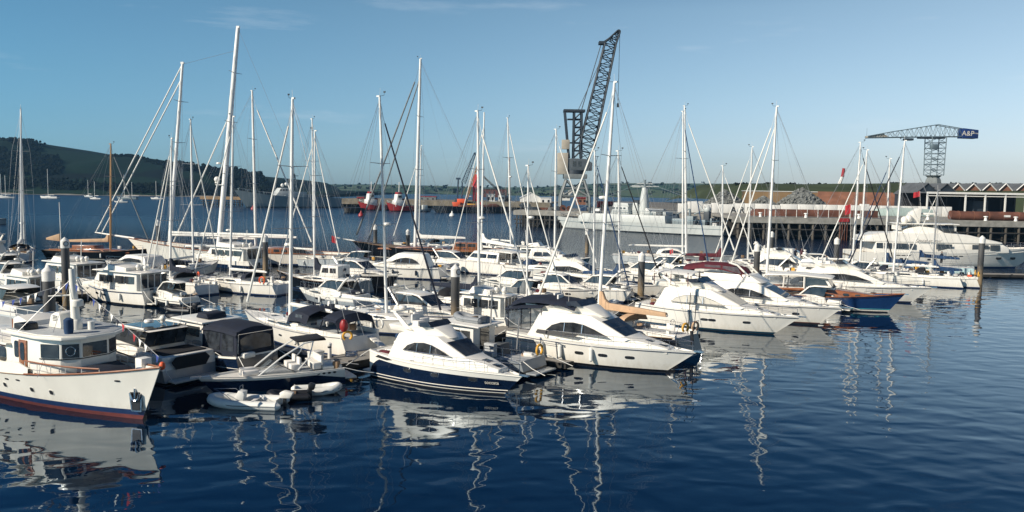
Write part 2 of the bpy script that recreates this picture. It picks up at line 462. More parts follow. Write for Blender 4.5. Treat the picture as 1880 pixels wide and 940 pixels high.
def deck_gear(root, x0, x1, w, z, n, seed):
    rr = random.Random(seed)
    for i in range(n):
        x, y = rr.uniform(x0, x1), rr.uniform(-w, w); k = rr.randrange(5)
        if k == 0: MB().lathe([(.11, 0), (.08, .1), (.09, .2), (.03, .22)], (x, y, z), STEEL, 8).build('winch', root)
        elif k == 1:
            mb = MB(); mb.tube([V((x + .2 * math.cos(a * .6), y + .2 * math.sin(a * .6), z + .03 + a * .006)) for a in range(24)], .022, rr.choice([CWHITE, CBLUE, CTAN]), 4); mb.build('rope_coil', root)
        elif k == 2: MB().box((x, y, z + .14), (rr.uniform(.4, .8), rr.uniform(.3, .5), .28), rr.choice([UPH, CNAVY, CGREY, CRED, WHITE2]), rr.random()).build('bag', root, bevel=.09)
        elif k == 3: MB().lathe([(.06, 0), (.06, .14), (.12, .24), (.11, .34), (.04, .36)], (x, y, z), rr.choice([STEEL, WHITE2]), 8).build('ventilator', root)
        else: MB().box((x, y, z + .22), (.45, .35, .44), rr.choice([WHITE2, CNAVY, TEAK, YELLOW]), rr.random()).build('deck_box', root, bevel=.05)
FEND = {}
def hang_fenders(root, h, label, head, ts=(.3, .6)):
    sd = 1 if (head % 360) > 60 and (head % 360) < 240 else -1
    for t, w in zip(ts, ('after', 'forward', 'third')):
        fender(root, h, t, sd, '%s fender hung on the side of the %s' % (w, short(label)), RUBW if len(label) % 3 else CNAVY, .7, .12)
def cruiser(label, bow=None, stern=None, head=-34, L=11.0, B=3.6, fb=(1.3, 1.25, 1.5), style='fly', top=WHITE, low=None, lowv=.62,
            boot=BLUEB, canvas=None, over=1.4, name='motor_yacht', cat='motor yacht', group='motor yachts in the marina', arch=True,
            ports=(.5, .62, .74), bootz=(.07, .17), screen=GLASS, rail=True, N=30, sr=.3, deckm=DECK, fl=.66, detail=True, roofm=None, hm=None, pp=2.2, bimz=1.5, gear=4, fend=False, hi=1.85, sc_=1.0, stripe=None, win=0):
    root = thing(name, label, cat, place(L, over, bow, stern, head), R(head), group)
    h = Hull(L, B, fb, over, ws=.88, tm=.36, p=pp, fl=fl, sr=sr)
    low = low or top
    h.mesh([((bootz[0],), ANTIF), ((bootz[1],), boot), (lowv, low), (1.0, top)], root, N=N)
    h.deck(deckm, root)
    h.rub(STEEL if low is top else top, root, dz=-.16 if low is top else -.1, r=.03)
    d = fb[1] - .1
    hm = hm or top
    w0 = B / 2 - .36
    wf = lambda x, z: max(.12, w0 - .2 * (z - d) - .70 * w0 * max(0, x - .50 * L) / (.40 * L))
    swim(root, h, top)
    if style in ('fly', 'sedan'):
        wz = (hi - .55) / 1.3
        pf = [(.13 * L, d - .15), (.17 * L, d + .9), (.2 * L, d + hi - .1), (.22 * L, d + hi), (.49 * L, d + hi + .03), (.53 * L, d + hi - .2),
              (.68 * L, d + .62), (.78 * L, d + .42), (.87 * L, d + .16), (.87 * L, d - .15)]
        MB().prism(pf, wf, hm).build('cabin', root, bevel=.07)
        arcw = [(.25 * L, d + .62), (.28 * L, d + .62 + .35 * wz), (.33 * L, d + .62 + .6 * wz), (.40 * L, d + .62 + .7 * wz), (.46 * L, d + .62 + .62 * wz), (.52 * L, d + .62 + .38 * wz), (.585 * L, d + .62)]
        arcw = [arcw]
        if win == 1: arcw = [[(.23 * L, d + .7), (.255 * L, d + .7 + .5 * wz), (.42 * L, d + .7 + .62 * wz), (.50 * L, d + .7 + .46 * wz), (.60 * L, d + .66)]]
        if win == 2: arcw = [[(.23 * L, d + .7), (.245 * L, d + .7 + .55 * wz), (.34 * L, d + .7 + .58 * wz), (.34 * L, d + .7)], [(.36 * L, d + .7), (.36 * L, d + .7 + .58 * wz), (.45 * L, d + .7 + .55 * wz), (.53 * L, d + .7)]]
        windows(root, arcw, wf, screen if screen is not GLASS else GLASS, frame=STEEL if L > 10.4 and detail else None)
        if detail and win == 0:
            mb = MB()
            for x in (.35 * L, .45 * L):
                mb.panel([(x, d + .62), (x + .05, d + .62), (x + .05, d + .62 + .64 * wz), (x, d + .62 + .64 * wz)], wf, STEEL, .024)
            mb.build('window_mullion', root)
        for f0, f1 in ((-.97, -.36), (-.33, .33), (.36, .97)):
            MB().front((.675 * L, d + .66), (.535 * L, d + hi - .2), wf, screen, f0, f1).build('windscreen', root)
        for x in (.76 * L, .83 * L):
            zc = d + .44 - (x - .76 * L) / (.11 * L) * .28
            MB().box((x, 0, zc + .03), (.5, .5, .04), GLASS, M=Matrix.Rotation(R(8), 3, 'Y')).build('deck_hatch', root, bevel=.015)
        if style == 'fly':
            wq = lambda x, z: max(.3, w0 - .42 - .05 * (z - d) - .4 * max(0, x - .40 * L))
            fp = [(.12 * L, d + hi), (.10 * L, d + hi + .42 * sc_), (.2 * L, d + hi + .38 * sc_), (.36 * L, d + hi + .55 * sc_), (.415 * L, d + hi + .62 * sc_), (.455 * L, d + hi + .48 * sc_), (.54 * L, d + hi - .12)]
            MB().prism(fp, wq, hm).build('flybridge', root, bevel=.06)
            MB().prism([(.13 * L, d + hi + .36 * sc_), (.20 * L, d + hi + .30 * sc_), (.35 * L, d + hi + .47 * sc_), (.35 * L, d + hi + .44 * sc_), (.2 * L, d + hi + .27 * sc_), (.13 * L, d + hi + .33 * sc_)], lambda x, z: w0 - .62, DARKM).build('bridge_well', root)
            mb = MB()
            for sd in (1, -1): mb.add([(.36 * L, sd * wq(.36 * L, 0), d + hi + .55 * sc_), (.43 * L, sd * wq(.43 * L, 0) * .96, d + hi + .6 * sc_), (.40 * L, sd * wq(.42 * L, 0) * .9, d + hi + .92 * sc_), (.35 * L, sd * wq(.36 * L, 0) * .95, d + hi + .85 * sc_)], [(0, 1, 2, 3)], GLASS)
            y = wq(.43 * L, 0) * .96
            mb.add([(.43 * L, y, d + hi + .6 * sc_), (.43 * L, -y, d + hi + .6 * sc_), (.40 * L, -y * .95, d + hi + .92 * sc_), (.40 * L, y * .95, d + hi + .92 * sc_)], [(0, 1, 2, 3)], GLASS)
            mb.build('wind_deflector', root, smooth=False)
            seat(root, (.24 * L, .5, d + hi + .35 * sc_), .9); seat(root, (.30 * L, -.5, d + hi + .4 * sc_), .7)
            if arch:
                mb = MB(); a0, a1 = (.26 * L, d + hi + .2 * sc_), (.135 * L, d + hi + 1.3 * sc_)
                ya = w0 - .55
                for sd in (1, -1):
                    vs = []
                    for (x, z), wd, yy in ((a0, .55, ya), (a1, .30, ya - .15)):
                        for dx in (-wd / 2, wd / 2):
                            for dy in (-.07, .07): vs.append((x + dx, sd * yy + dy, z))
                    mb.add(vs, [(0, 1, 3, 2), (4, 6, 7, 5), (0, 4, 5, 1), (2, 3, 7, 6), (0, 2, 6, 4), (1, 5, 7, 3)], hm)
                mb.box((.13 * L, 0, d + hi + 1.3 * sc_ + .03), (.5, 2 * ya - .1, .12), hm)
                mb.build('radar_arch', root, bevel=.04)
                dish(root, (.13 * L, 0, d + hi + 1.3 * sc_ + .16), .27); aerial(root, (.12 * L, ya - .25, d + hi + 1.3 * sc_ + .1))
            if canvas:
                mb = MB(); z0 = d + hi + bimz
                canopy(mb, [(.02 * L, z0 - .42, .92), (.08 * L, z0 - .1, .98), (.2 * L, z0 + .05, 1), (.33 * L, z0 - .02, .98), (.40 * L, z0 - .28, .92)], w0 - .25, canvas, .28, .12)
                mb.build('bimini', root)
                mb = MB()
                for sd in (1, -1):
                    for x, x2 in ((.06 * L, .10 * L), (.3 * L, .22 * L), (.38 * L, .37 * L)): mb.tube([(x2, sd * (w0 - .45), d + hi + .3), (x, sd * (w0 - .32), z0 - .3)], .018, STEEL, 4)
                mb.build('bimini_frame', root)
    elif style == 'sport':
        hi = 1.5
        pf = [(.22 * L, d - .1), (.24 * L, d + .55), (.38 * L, d + .75), (.52 * L, d + .78), (.66 * L, d + .62), (.80 * L, d + .3), (.88 * L, d + .1), (.88 * L, d - .15)]
        MB().prism(pf, wf, hm).build('cabin', root, bevel=.09)
        tp = [(.17 * L, d + hi + .08), (.24 * L, d + hi + .2), (.40 * L, d + hi + .2), (.48 * L, d + hi + .08), (.62 * L, d + .7), (.58 * L, d + .74), (.47 * L, d + hi - .02), (.40 * L, d + hi + .08), (.24 * L, d + hi + .08)]
        MB().prism(tp, lambda x, z: wf(x, z) - .06, roofm or hm).build('hardtop', root, bevel=.03)
        windows(root, [[(.26 * L, d + .66), (.22 * L, d + hi), (.40 * L, d + hi), (.46 * L, d + hi - .1), (.575 * L, d + .76), (.4 * L, d + .78)]], lambda x, z: wf(x, z) - .08, GLASS)
        for f0, f1 in ((-.97, -.02), (.02, .97)):
            MB().front((.615 * L, d + .71), (.485 * L, d + hi + .06), wf, screen, f0, f1, .05, .93).build('windscreen', root)
        windows(root, [[(.56 * L, d + .18), (.6 * L, d + .34), (.76 * L, d + .28), (.8 * L, d + .16)]], wf, GLASS)
        mb = MB(); mb.prism([(.02 * L, d - .05), (.02 * L, d + .32), (.2 * L, d + .42), (.22 * L, d - .05)], lambda x, z: B / 2 - .34, hm); mb.build('cockpit_coaming', root, bevel=.05)
        MB().box((.12 * L, 0, d + .39), (.15 * L, B - 1.3, .05), CBLACK if canvas is None else canvas).build('cockpit_cover', root)
        for x in (.74 * L, .85 * L): MB().box((x, 0, d + .47 - (x - .74 * L) * .16), (.5, .5, .04), GLASS).build('deck_hatch', root, bevel=.01)
        if arch:
            mb = MB()
            for sd in (1, -1): mb.tube([(.28 * L, sd * (w0 - .1), d + .6), (.2 * L, sd * (w0 - .2), d + 1.5), (.15 * L, sd * (w0 - .35), d + 1.95)], .1, hm, 6)
            mb.tube([(.15 * L, w0 - .35, d + 1.95), (.15 * L, -w0 + .35, d + 1.95)], .1, hm, 6); mb.build('radar_arch', root)
            dish(root, (.15 * L, 0, d + 2.1), .25)
    elif style == 'trawler':
        hi = 1.75
        pf = [(.10 * L, d - .1), (.11 * L, d + hi), (.56 * L, d + hi + .05), (.60 * L, d + hi - .1), (.66 * L, d + .75), (.85 * L, d + .45), (.86 * L, d - .1)]
        w2 = lambda x, z: max(.2, w0 - .04 - .06 * (z - d) - .5 * w0 * max(0, x - .55 * L) / (.4 * L))
        MB().prism(pf, w2, hm).build('cabin', root, bevel=.05)
        wins = []
        for a, b in ((.14, .25), (.27, .37), (.40, .47), (.49, .57)):
            wins.append([(a * L, d + .75), (b * L, d + .75), (b * L, d + 1.45), (a * L, d + 1.45)])
        windows(root, wins, w2, GLASS)
        for f0, f1 in ((-.95, -.36), (-.32, .32), (.36, .95)):
            MB().front((.655 * L, d + .82), (.60 * L, d + hi - .1), w2, screen, f0, f1, .05, .95, inset=.05).build('windscreen', root)
        MB().prism([(.03 * L, d + hi + .04), (.03 * L, d + hi + .14), (.62 * L, d + hi + .2), (.64 * L, d + hi + .1)], lambda x, z: w0 + .12, hm).build('cabin_roof', root, bevel=.03)
        mb = MB(); y = w0 - .7
        fz = d + hi + .15
        mb.prism([(.25 * L, fz), (.25 * L, fz + .35), (.47 * L, fz + .6), (.52 * L, fz + .1), (.52 * L, fz)], lambda x, z: w0 - .25, hm); mb.build('flybridge', root, bevel=.05)
        MB().prism([(.46 * L, fz + .6), (.44 * L, fz + .95), (.43 * L, fz + .95), (.45 * L, fz + .6)], lambda x, z: w0 - .35, VINYL).build('wind_deflector', root)
        windows(root, [[(.0 * L + .1, d + .15), (.10 * L, d + .15), (.10 * L, d + hi), (.06 * L, d + hi)]], lambda x, z: w0, VINYL, name='cockpit_curtain')
        for k in range(4):
            yy = (k - 1.5) * (2 * w0 - .1) / 4; MB().box((.05 * L, yy, d + .95), (.03, (2 * w0 - .1) / 4 - .12, 1.35), VWIN).build('aft_window', root); MB().box((.05 * L, yy + (2 * w0 - .1) / 8, d + .95), (.06, .1, 1.6), hm).build('window_post', root)
        MB().box((.05 * L, 0, d + .2), (.05, 2 * w0 - .1, .35), hm).build('aft_panel', root); MB().box((-.01, .4, d * .55), (.04, .7, d * .8), VWIN).build('transom_door', root)
        for x, y in ((.1 * L, .5), (.16 * L, -.4), (.21 * L, .3)): dome(root, (x, y, fz + .42), .24)
        mb = MB(); mb.tube([(.2 * L, 0, fz), (.18 * L, 0, fz + 2.4)], .05, WHITE2, 6); mb.tube([(.19 * L, .5, fz + 1.5), (.19 * L, -.5, fz + 1.5)], .03, WHITE2, 5); mb.build('mast', root)
    if rail: h.rail(root, .42, .985, .62, 8, join=True)
    if ports: h.ports(root, ports, .56, .27, .095, frac=True, rim=STEEL)
    bollard_cleats(root, h, (.05, .4, .93))
    if detail:
        p = h.pt(1.0); MB().box((p.x + .05, 0, p.z + .0), (.6, .2, .08), STEEL).build('bow_roller', root)
    if stripe:
        for sd in (1, -1): MB().tube([(p.x, sd * (p.y + .008), p.z) for p in (h.pt(t, None, .84) for t in [i / 16 * .96 for i in range(17)])], .035, stripe, 4).build('hull_stripe', root)
    for sd in (1, -1): MB().tube([(.15, sd * B * .42, fb[0] + .03), (-.7, sd * B * .5, fb[0] * .55 + .2), (-1.7, sd * B * .52, .5)], .022, CWHITE, 4).build('mooring_line', root)
    if gear: deck_gear(root, .04 * L, .16 * L, B * .3, d + (.42 if style == 'sport' else .02), gear, len(label) * 7 + int(L * 10))
    if fend: hang_fenders(root, h, label, head)
    return root, h, wf, d

def sailboom(root, xm, zb, ln, cover, zend=None, cm=True, rise=1.3, logo=None):
    zend = zend if zend is not None else zb
    b = MB(); b.tube([(xm - .15, 0, zb), (xm - ln, 0, zend)], .085, ALU, 8); b.build('boom', root)
    if cover:
        k = (zend - zb) / ln
        Z = lambda dx: zb + k * dx
        poly = [(xm + .02, Z(0) - .12), (xm + .06, Z(0) + rise), (xm - .28, Z(.3) + rise * .95), (xm - .5, Z(.5) + rise * .55), (xm - .85, Z(.8) + .42), (xm - ln * .6, Z(ln * .6) + .34), (xm - ln + .1, Z(ln) + .22), (xm - ln, Z(ln) - .08), (xm - ln * .5, Z(ln * .5) - .14)]
        MB().prism(poly, lambda x, z: .19 - .05 * abs(z - zb) / 1.3, cover).build('sail_cover', root, bevel=.06)

def yacht(label, D, mast, L=13.0, bowx=None, head=None, near=True, hm=WHITE, low=None, boot=BLUEB, cover=None, hood=CNAVY, furl=CWHITE,
          radar=False, boomln=None, deckm=DECK, name='sailing_yacht', cat='sailing yacht', group='sailing yachts in the marina', furl2=False,
          spread=(.42, .70), mm=ALU, mr=None, fb=None, xmf=.58, coach=True, wheel=True, lowv=.7, dark_boot=ANTIF, rig=True, side='x', noboom=False, cm2=None, over=None, ensign=None, gear=7, fend=True):
    xt, yt, xb = mast
    z0 = 1.4
    P = V((xat(xb, D, z0), D, 0)); xm = xmf * L
    over = over if over is not None else .085 * L
    if head is None:
        best = None
        for i in range(5, 176):
            a = -i if near else i
            b = P + V((math.cos(R(a)), math.sin(R(a)), 0)) * (.965 * L - xm)
            e = abs(proj((b.x, b.y, z0 + .4))[0] - bowx) + .002 * min(abs(a + 34), abs(a - 146))
            if best is None or e < best[0]: best = (e, a)
        head = best[1]
    a = R(head); f = V((math.cos(a), math.sin(a), 0))
    root = thing(name, label, cat, P - f * xm, a, group)
    W = Matrix.Translation(root.location) @ Matrix.Rotation(a, 4, 'Z'); Wi = W.inverted()
    B = .30 * L if L < 16 else .25 * L
    fb = fb or (.085 * L, .08 * L, .108 * L)
    h = Hull(L, B, fb, over, ws=.72, tm=.42, p=2.0, fl=.7, sr=.5 if L < 17 else -.8, bul=.03)
    h.mesh([((.06,), dark_boot), ((.17,), boot), (lowv, low or hm), (1.0, hm)], root, N=26)
    h.deck(deckm, root); h.rub(TEAK if hm in (BLACK, NAVY) else ALUD, root, 'toe_rail', dz=.02, r=.03)
    d = fb[1]
    wq = lambda x, z: max(.12, B / 2 - .55 - .35 * (z - d) - .5 * max(0, x - .52 * L) * B / L)
    if coach:
        MB().prism([(.36 * L, d - .1), (.37 * L, d + .50), (.52 * L, d + .48), (.66 * L, d + .36), (.80 * L, d + .1), (.80 * L, d - .1)], wq, cm2 or WHITE).build('coachroof', root, bevel=.07)
        windows(root, [[(.42 * L, d + .2), (.44 * L, d + .36), (.53 * L, d + .34), (.54 * L, d + .19)], [(.56 * L, d + .19), (.565 * L, d + .32), (.63 * L, d + .27), (.645 * L, d + .17)]], wq)
        for x, z in ((.46 * L, .5), (.71 * L, .3)): MB().box((x, 0, d + z), (.5, .5, .04), GLASS).build('deck_hatch', root, bevel=.01)
    mb = MB()
    for sd in (1, -1): mb.box((.2 * L, sd * (B / 2 - .75), d + .16), (.34 * L, .3, .34), cm2 or WHITE)
    mb.build('cockpit_coaming', root, bevel=.05)
    MB().box((.2 * L, 0, d + .02), (.32 * L, B - 1.7, .03), GREYD if L < 16 else TEAK).build('cockpit_floor', root)
    if wheel:
        mb = MB(); c = V((.11 * L, 0, d + .75)); mb.tube([c + V((0, .42 * math.cos(k * .5236), .42 * math.sin(k * .5236))) for k in range(12)], .02, STEEL, 5, closed=True)
        for k in range(3): mb.tube([c + V((0, .42 * math.cos(k * 1.047), .42 * math.sin(k * 1.047))), c - V((0, .42 * math.cos(k * 1.047), .42 * math.sin(k * 1.047)))], .012, STEEL, 4)
        mb.build('steering_wheel', root)
        MB().box((.13 * L, 0, d + .42), (.25, .3, .85), WHITE2).build('helm_pedestal', root, bevel=.04)
    # mast
    T = Wi @ atD(xt, yt, D)
    mr = mr or .0095 * L + .008
    zf = d + (.45 if coach else 0)
    m = MB(); base = V((xm, 0, zf - .3))
    m.tube([base, base + (T - base) * .75, T], mr, mm, 10, mr * .62)
    m.build('mast', root)
    mk = lambda k: base + (T - base) * k
    mh = MB(); mh.tube([T, T + V((.05, 0, .7))], .014, WHITE2, 4); mh.tube([T + V((-.1, 0, .05)), T + V((.45, 0, .12)), T + V((.5, 0, .34))], .016, DARKM, 4); mh.box(T + V((.5, 0, .38)), (.22, .03, .12), DARKM); mh.box(T + V((-.12, 0, .06)), (.3, .16, .12), mm); mh.build('wind_vane', root)
    rg = MB(); sp = []
    for k, s_ in zip(spread, (.40, .30, .22)):
        p = mk(k); row = []
        for sd in (1, -1):
            q = p + V((-.18, sd * B * s_, .06)); row.append(q)
            MB().tube([p, q], .035 if L < 16 else .06, ALUD, 5, .022).build('spreader', root)
        sp.append(row)
    for i, sd in enumerate((1, -1)):
        ch = V((xm - .25, sd * (B / 2 - .2), d))
        rg.tube([ch] + [r[i] for r in sp] + [mk(.97)], .014, WIRE, 4)
        rg.tube([ch + V((.3, -sd * .1, 0)), mk(spread[0])], .010, WIRE, 4)
    rg.tube([V((.1, 0, fb[0])), mk(.995)], .014, WIRE, 4)
    ln0 = boomln or .36 * L; be = V((xm - ln0, 0, d + .6 + .055 * L))
    rg.tube([be, mk(.99)], .008, WIRE, 4)
    for sd in (1, -1):
        rg.tube([mk(.6) + V((0, sd * .15, 0)), V((xm - ln0 * .5, sd * .2, be.z))], .006, WIRE, 4); rg.tube([mk(.6) + V((0, sd * .15, 0)), V((xm - ln0 * .8, sd * .2, be.z))], .006, WIRE, 4)
        rg.tube([V((.12, sd * B * .28, fb[0])), V((xm * .45, 0, d + .3 + .5 * (T.z - d) * .55)) if False else mk(.985)], .009, WIRE, 4)
        rg.tube([V((xm + .25, sd * .18, zf)), mk(.97) + V((.12, sd * .1, 0))], .007, CWHITE, 4)
        rg.tube([V((xm - .75, sd * (B / 2 - .25), d)), mk(spread[-1])], .009, WIRE, 4)
    rg.build('rigging', root)
    top = mk(.955)
    stem = h.pt(.985); bt = V((stem.x, 0, stem.z + .25))
    dd = (top - bt)
    fs = MB(); fr = .0065 * L + .01
    fs.tube([bt - V((0, 0, .25)), bt, bt + dd * .02, bt + dd * .1, bt + dd * .5, bt + dd * .93, bt + dd * .94, mk(.99)], .02, furl, 4)
    fs.build('forestay', root)
    MB().tube([bt + dd * .03, bt + dd * .12, bt + dd * .5, bt + dd * .92], fr, furl, 7, fr * .6).build('furled_sail', root)
    if furl2:
        b2 = h.pt(.93); b2 = V((b2.x - .5, 0, b2.z + .2)); t2 = mk(.90)
        MB().tube([b2, b2 + (t2 - b2) * .5, t2], fr * .8, furl, 6, fr * .5).build('furled_staysail', root)
    if not noboom:
        ln = boomln or .36 * L
        sailboom(root, xm - mr, d + .5 + .055 * L, ln, cover, d + .5 + .055 * L + .02)
        if not cover: MB().tube([(xm - mr - .05, 0, d + .6 + .055 * L), (xm - ln + .1, 0, d + .58 + .055 * L)], .15, CWHITE, 7, .11).build('furled_mainsail', root)
        MB().tube([(xm - mr, 0, d + .6), (xm - .3 * ln, 0, d + .42 + .055 * L)], .035, ALUD, 5).build('boom_vang', root)
    if radar:
        p = mk(.3 if radar is True else radar); MB().box(p + V((.25, 0, -.05)), (.4, .1, .06), ALUD).build('radar_bracket', root); dish(root, p + V((.38, 0, .06)), .3)
    if hood:
        mb = MB(); z1 = d + 1.15
        canopy(mb, [(.40 * L, d + .52, .80), (.385 * L, z1 - .2, .88), (.365 * L, z1, .95), (.32 * L, z1 + .05, 1.0)], B / 2 - .6, hood, .35, .25)
        mb.build('spray_hood', root)
        mb = MB(); mb.front((.402 * L, d + .55), (.386 * L, z1 - .25), lambda x, z: B / 2 - .85, VINYL, -.8, .8, .1, .9); mb.build('hood_window', root)
    h.rail(root, .04, .97, .6, 9, join=True, r=.012)
    sg = len(label) * 5 + int(D); deck_gear(root, .05 * L, .34 * L, B * .33, d + .34, gear, sg); deck_gear(root, .42 * L, .8 * L, B * .2, d + (.5 if coach else .05), 3, sg + 1)
    if fend: hang_fenders(root, h, label, head, (.35, .62))
    if hood and L > 11:
        mb = MB()
        for sd in (1, -1): mb.tube([(.04 * L, sd * B * .3, d), (.02 * L, sd * B * .3, d + 1.1)], .02, STEEL, 4)
        mb.tube([(.02 * L, B * .3, d + 1.1), (.02 * L, -B * .3, d + 1.1)], .02, STEEL, 4); mb.build('stern_arch', root)
    return root, h, d, mk

def inflatable(label, loc, rz, L=3.4, B=1.55, m=RUBW, console=False, engine=True, floor=GREYD, group='inflatable tenders', name='inflatable_dinghy', stripe=True, z=.18, lift=0):
    root = thing(name, label, 'dinghy', (loc[0], loc[1], lift), rz, group)
    r = .235 * min(1.1, B / 1.5); a = B / 2 - r
    path = [(-.45 * L, a, 0)] + [(x * L, a, 0) for x in (-.3, -.1, .1)]
    for i in range(9):
        k = -1.5708 + 3.14159 * i / 8
        path.append((.1 * L + (.4 * L - r) * max(0, math.cos(k)) ** .8, -a * math.sin(k), .16 * math.cos(k)))
    path += [(x * L, -a, 0) for x in (-.1, -.3)] + [(-.45 * L, -a, 0)]
    pts = [V((x, y, zz + z)) for x, y, zz in path]
    tb = MB().tube(pts, r, m, 12)
    for sd in (1, -1): tb.tube([(-.45 * L, sd * a, z), (-.5 * L, sd * a, z + .02)], r, m, 10, r * .35)
    tb.build('inflated_tube', root)
    if stripe:
        s2 = MB(); c0 = V((0, 0, z)); 
        s2.tube([V((p.x, p.y, p.z)) + V((p.x - .1 * L if p.x > .1 * L else 0, p.y, 0)).normalized() * (r - .01) + V((0, 0, .02)) for p in pts], .035, CGREY, 5); s2.build('rubbing_strake', root)
    MB().box((-.05 * L, 0, z - .1), (.78 * L, 2 * a, .06), floor).build('floor', root)
    MB().box((-.43 * L, 0, z + .08), (.05, 2 * a - r, .42), m).build('transom', root)
    MB().box((-.12 * L, 0, z + .15), (.22, 2 * a, .05), UPH if console else TEAK).build('thwart', root, bevel=.01)
    if console:
        MB().prism([(.02 * L, z), (.0 * L, z + .62), (.08 * L, z + .66), (.13 * L, z + .3), (.15 * L, z)], lambda x, zz: .24, RUBW).build('console', root, bevel=.03)
        MB().tube([(.06 * L, -.2, z + .62), (.06 * L, -.2, z + .9), (.06 * L, .2, z + .9), (.06 * L, .2, z + .62)], .02, STEEL, 5).build('console_rail', root)
        mb = MB(); mb.tube([(.12 * L, a, z + r), (.2 * L, a, z + r + .3), (.42 * L, 0, z + r + .42), (.2 * L, -a, z + r + .3), (.12 * L, -a, z + r)], .018, STEEL, 5); mb.build('bow_rail', root)
    if engine:
        mb = MB(); mb.prism([(-.58 * L, z + .3), (-.62 * L, z + .62), (-.5 * L, z + .72), (-.44 * L, z + .6), (-.45 * L, z + .3)], lambda x, zz: .17, engine if engine is not True else DARKM); mb.build('outboard_motor', root, bevel=.06)
        MB().box((-.5 * L, 0, z), (.16, .14, .75), DARKM).build('outboard_leg', root, bevel=.02)
    return root
# ------------------------------------------------------------------ named boats, front rows
def outline_prism(mb, out, z0, z1, m, s=1.0, lean=0):
    n = len(out); vs = [(x, y, z0) for x, y in out] + [(x * 1 + lean, y * s, z1) for x, y in out]
    return mb.add(vs, [tuple(range(n))[::-1], tuple(range(n, 2 * n))] + [(i, (i + 1) % n, n + (i + 1) % n, n + i) for i in range(n)], m)
def sym(half): return half + [(x, -y) for x, y in half[::-1] if abs(y) > 1e-6]

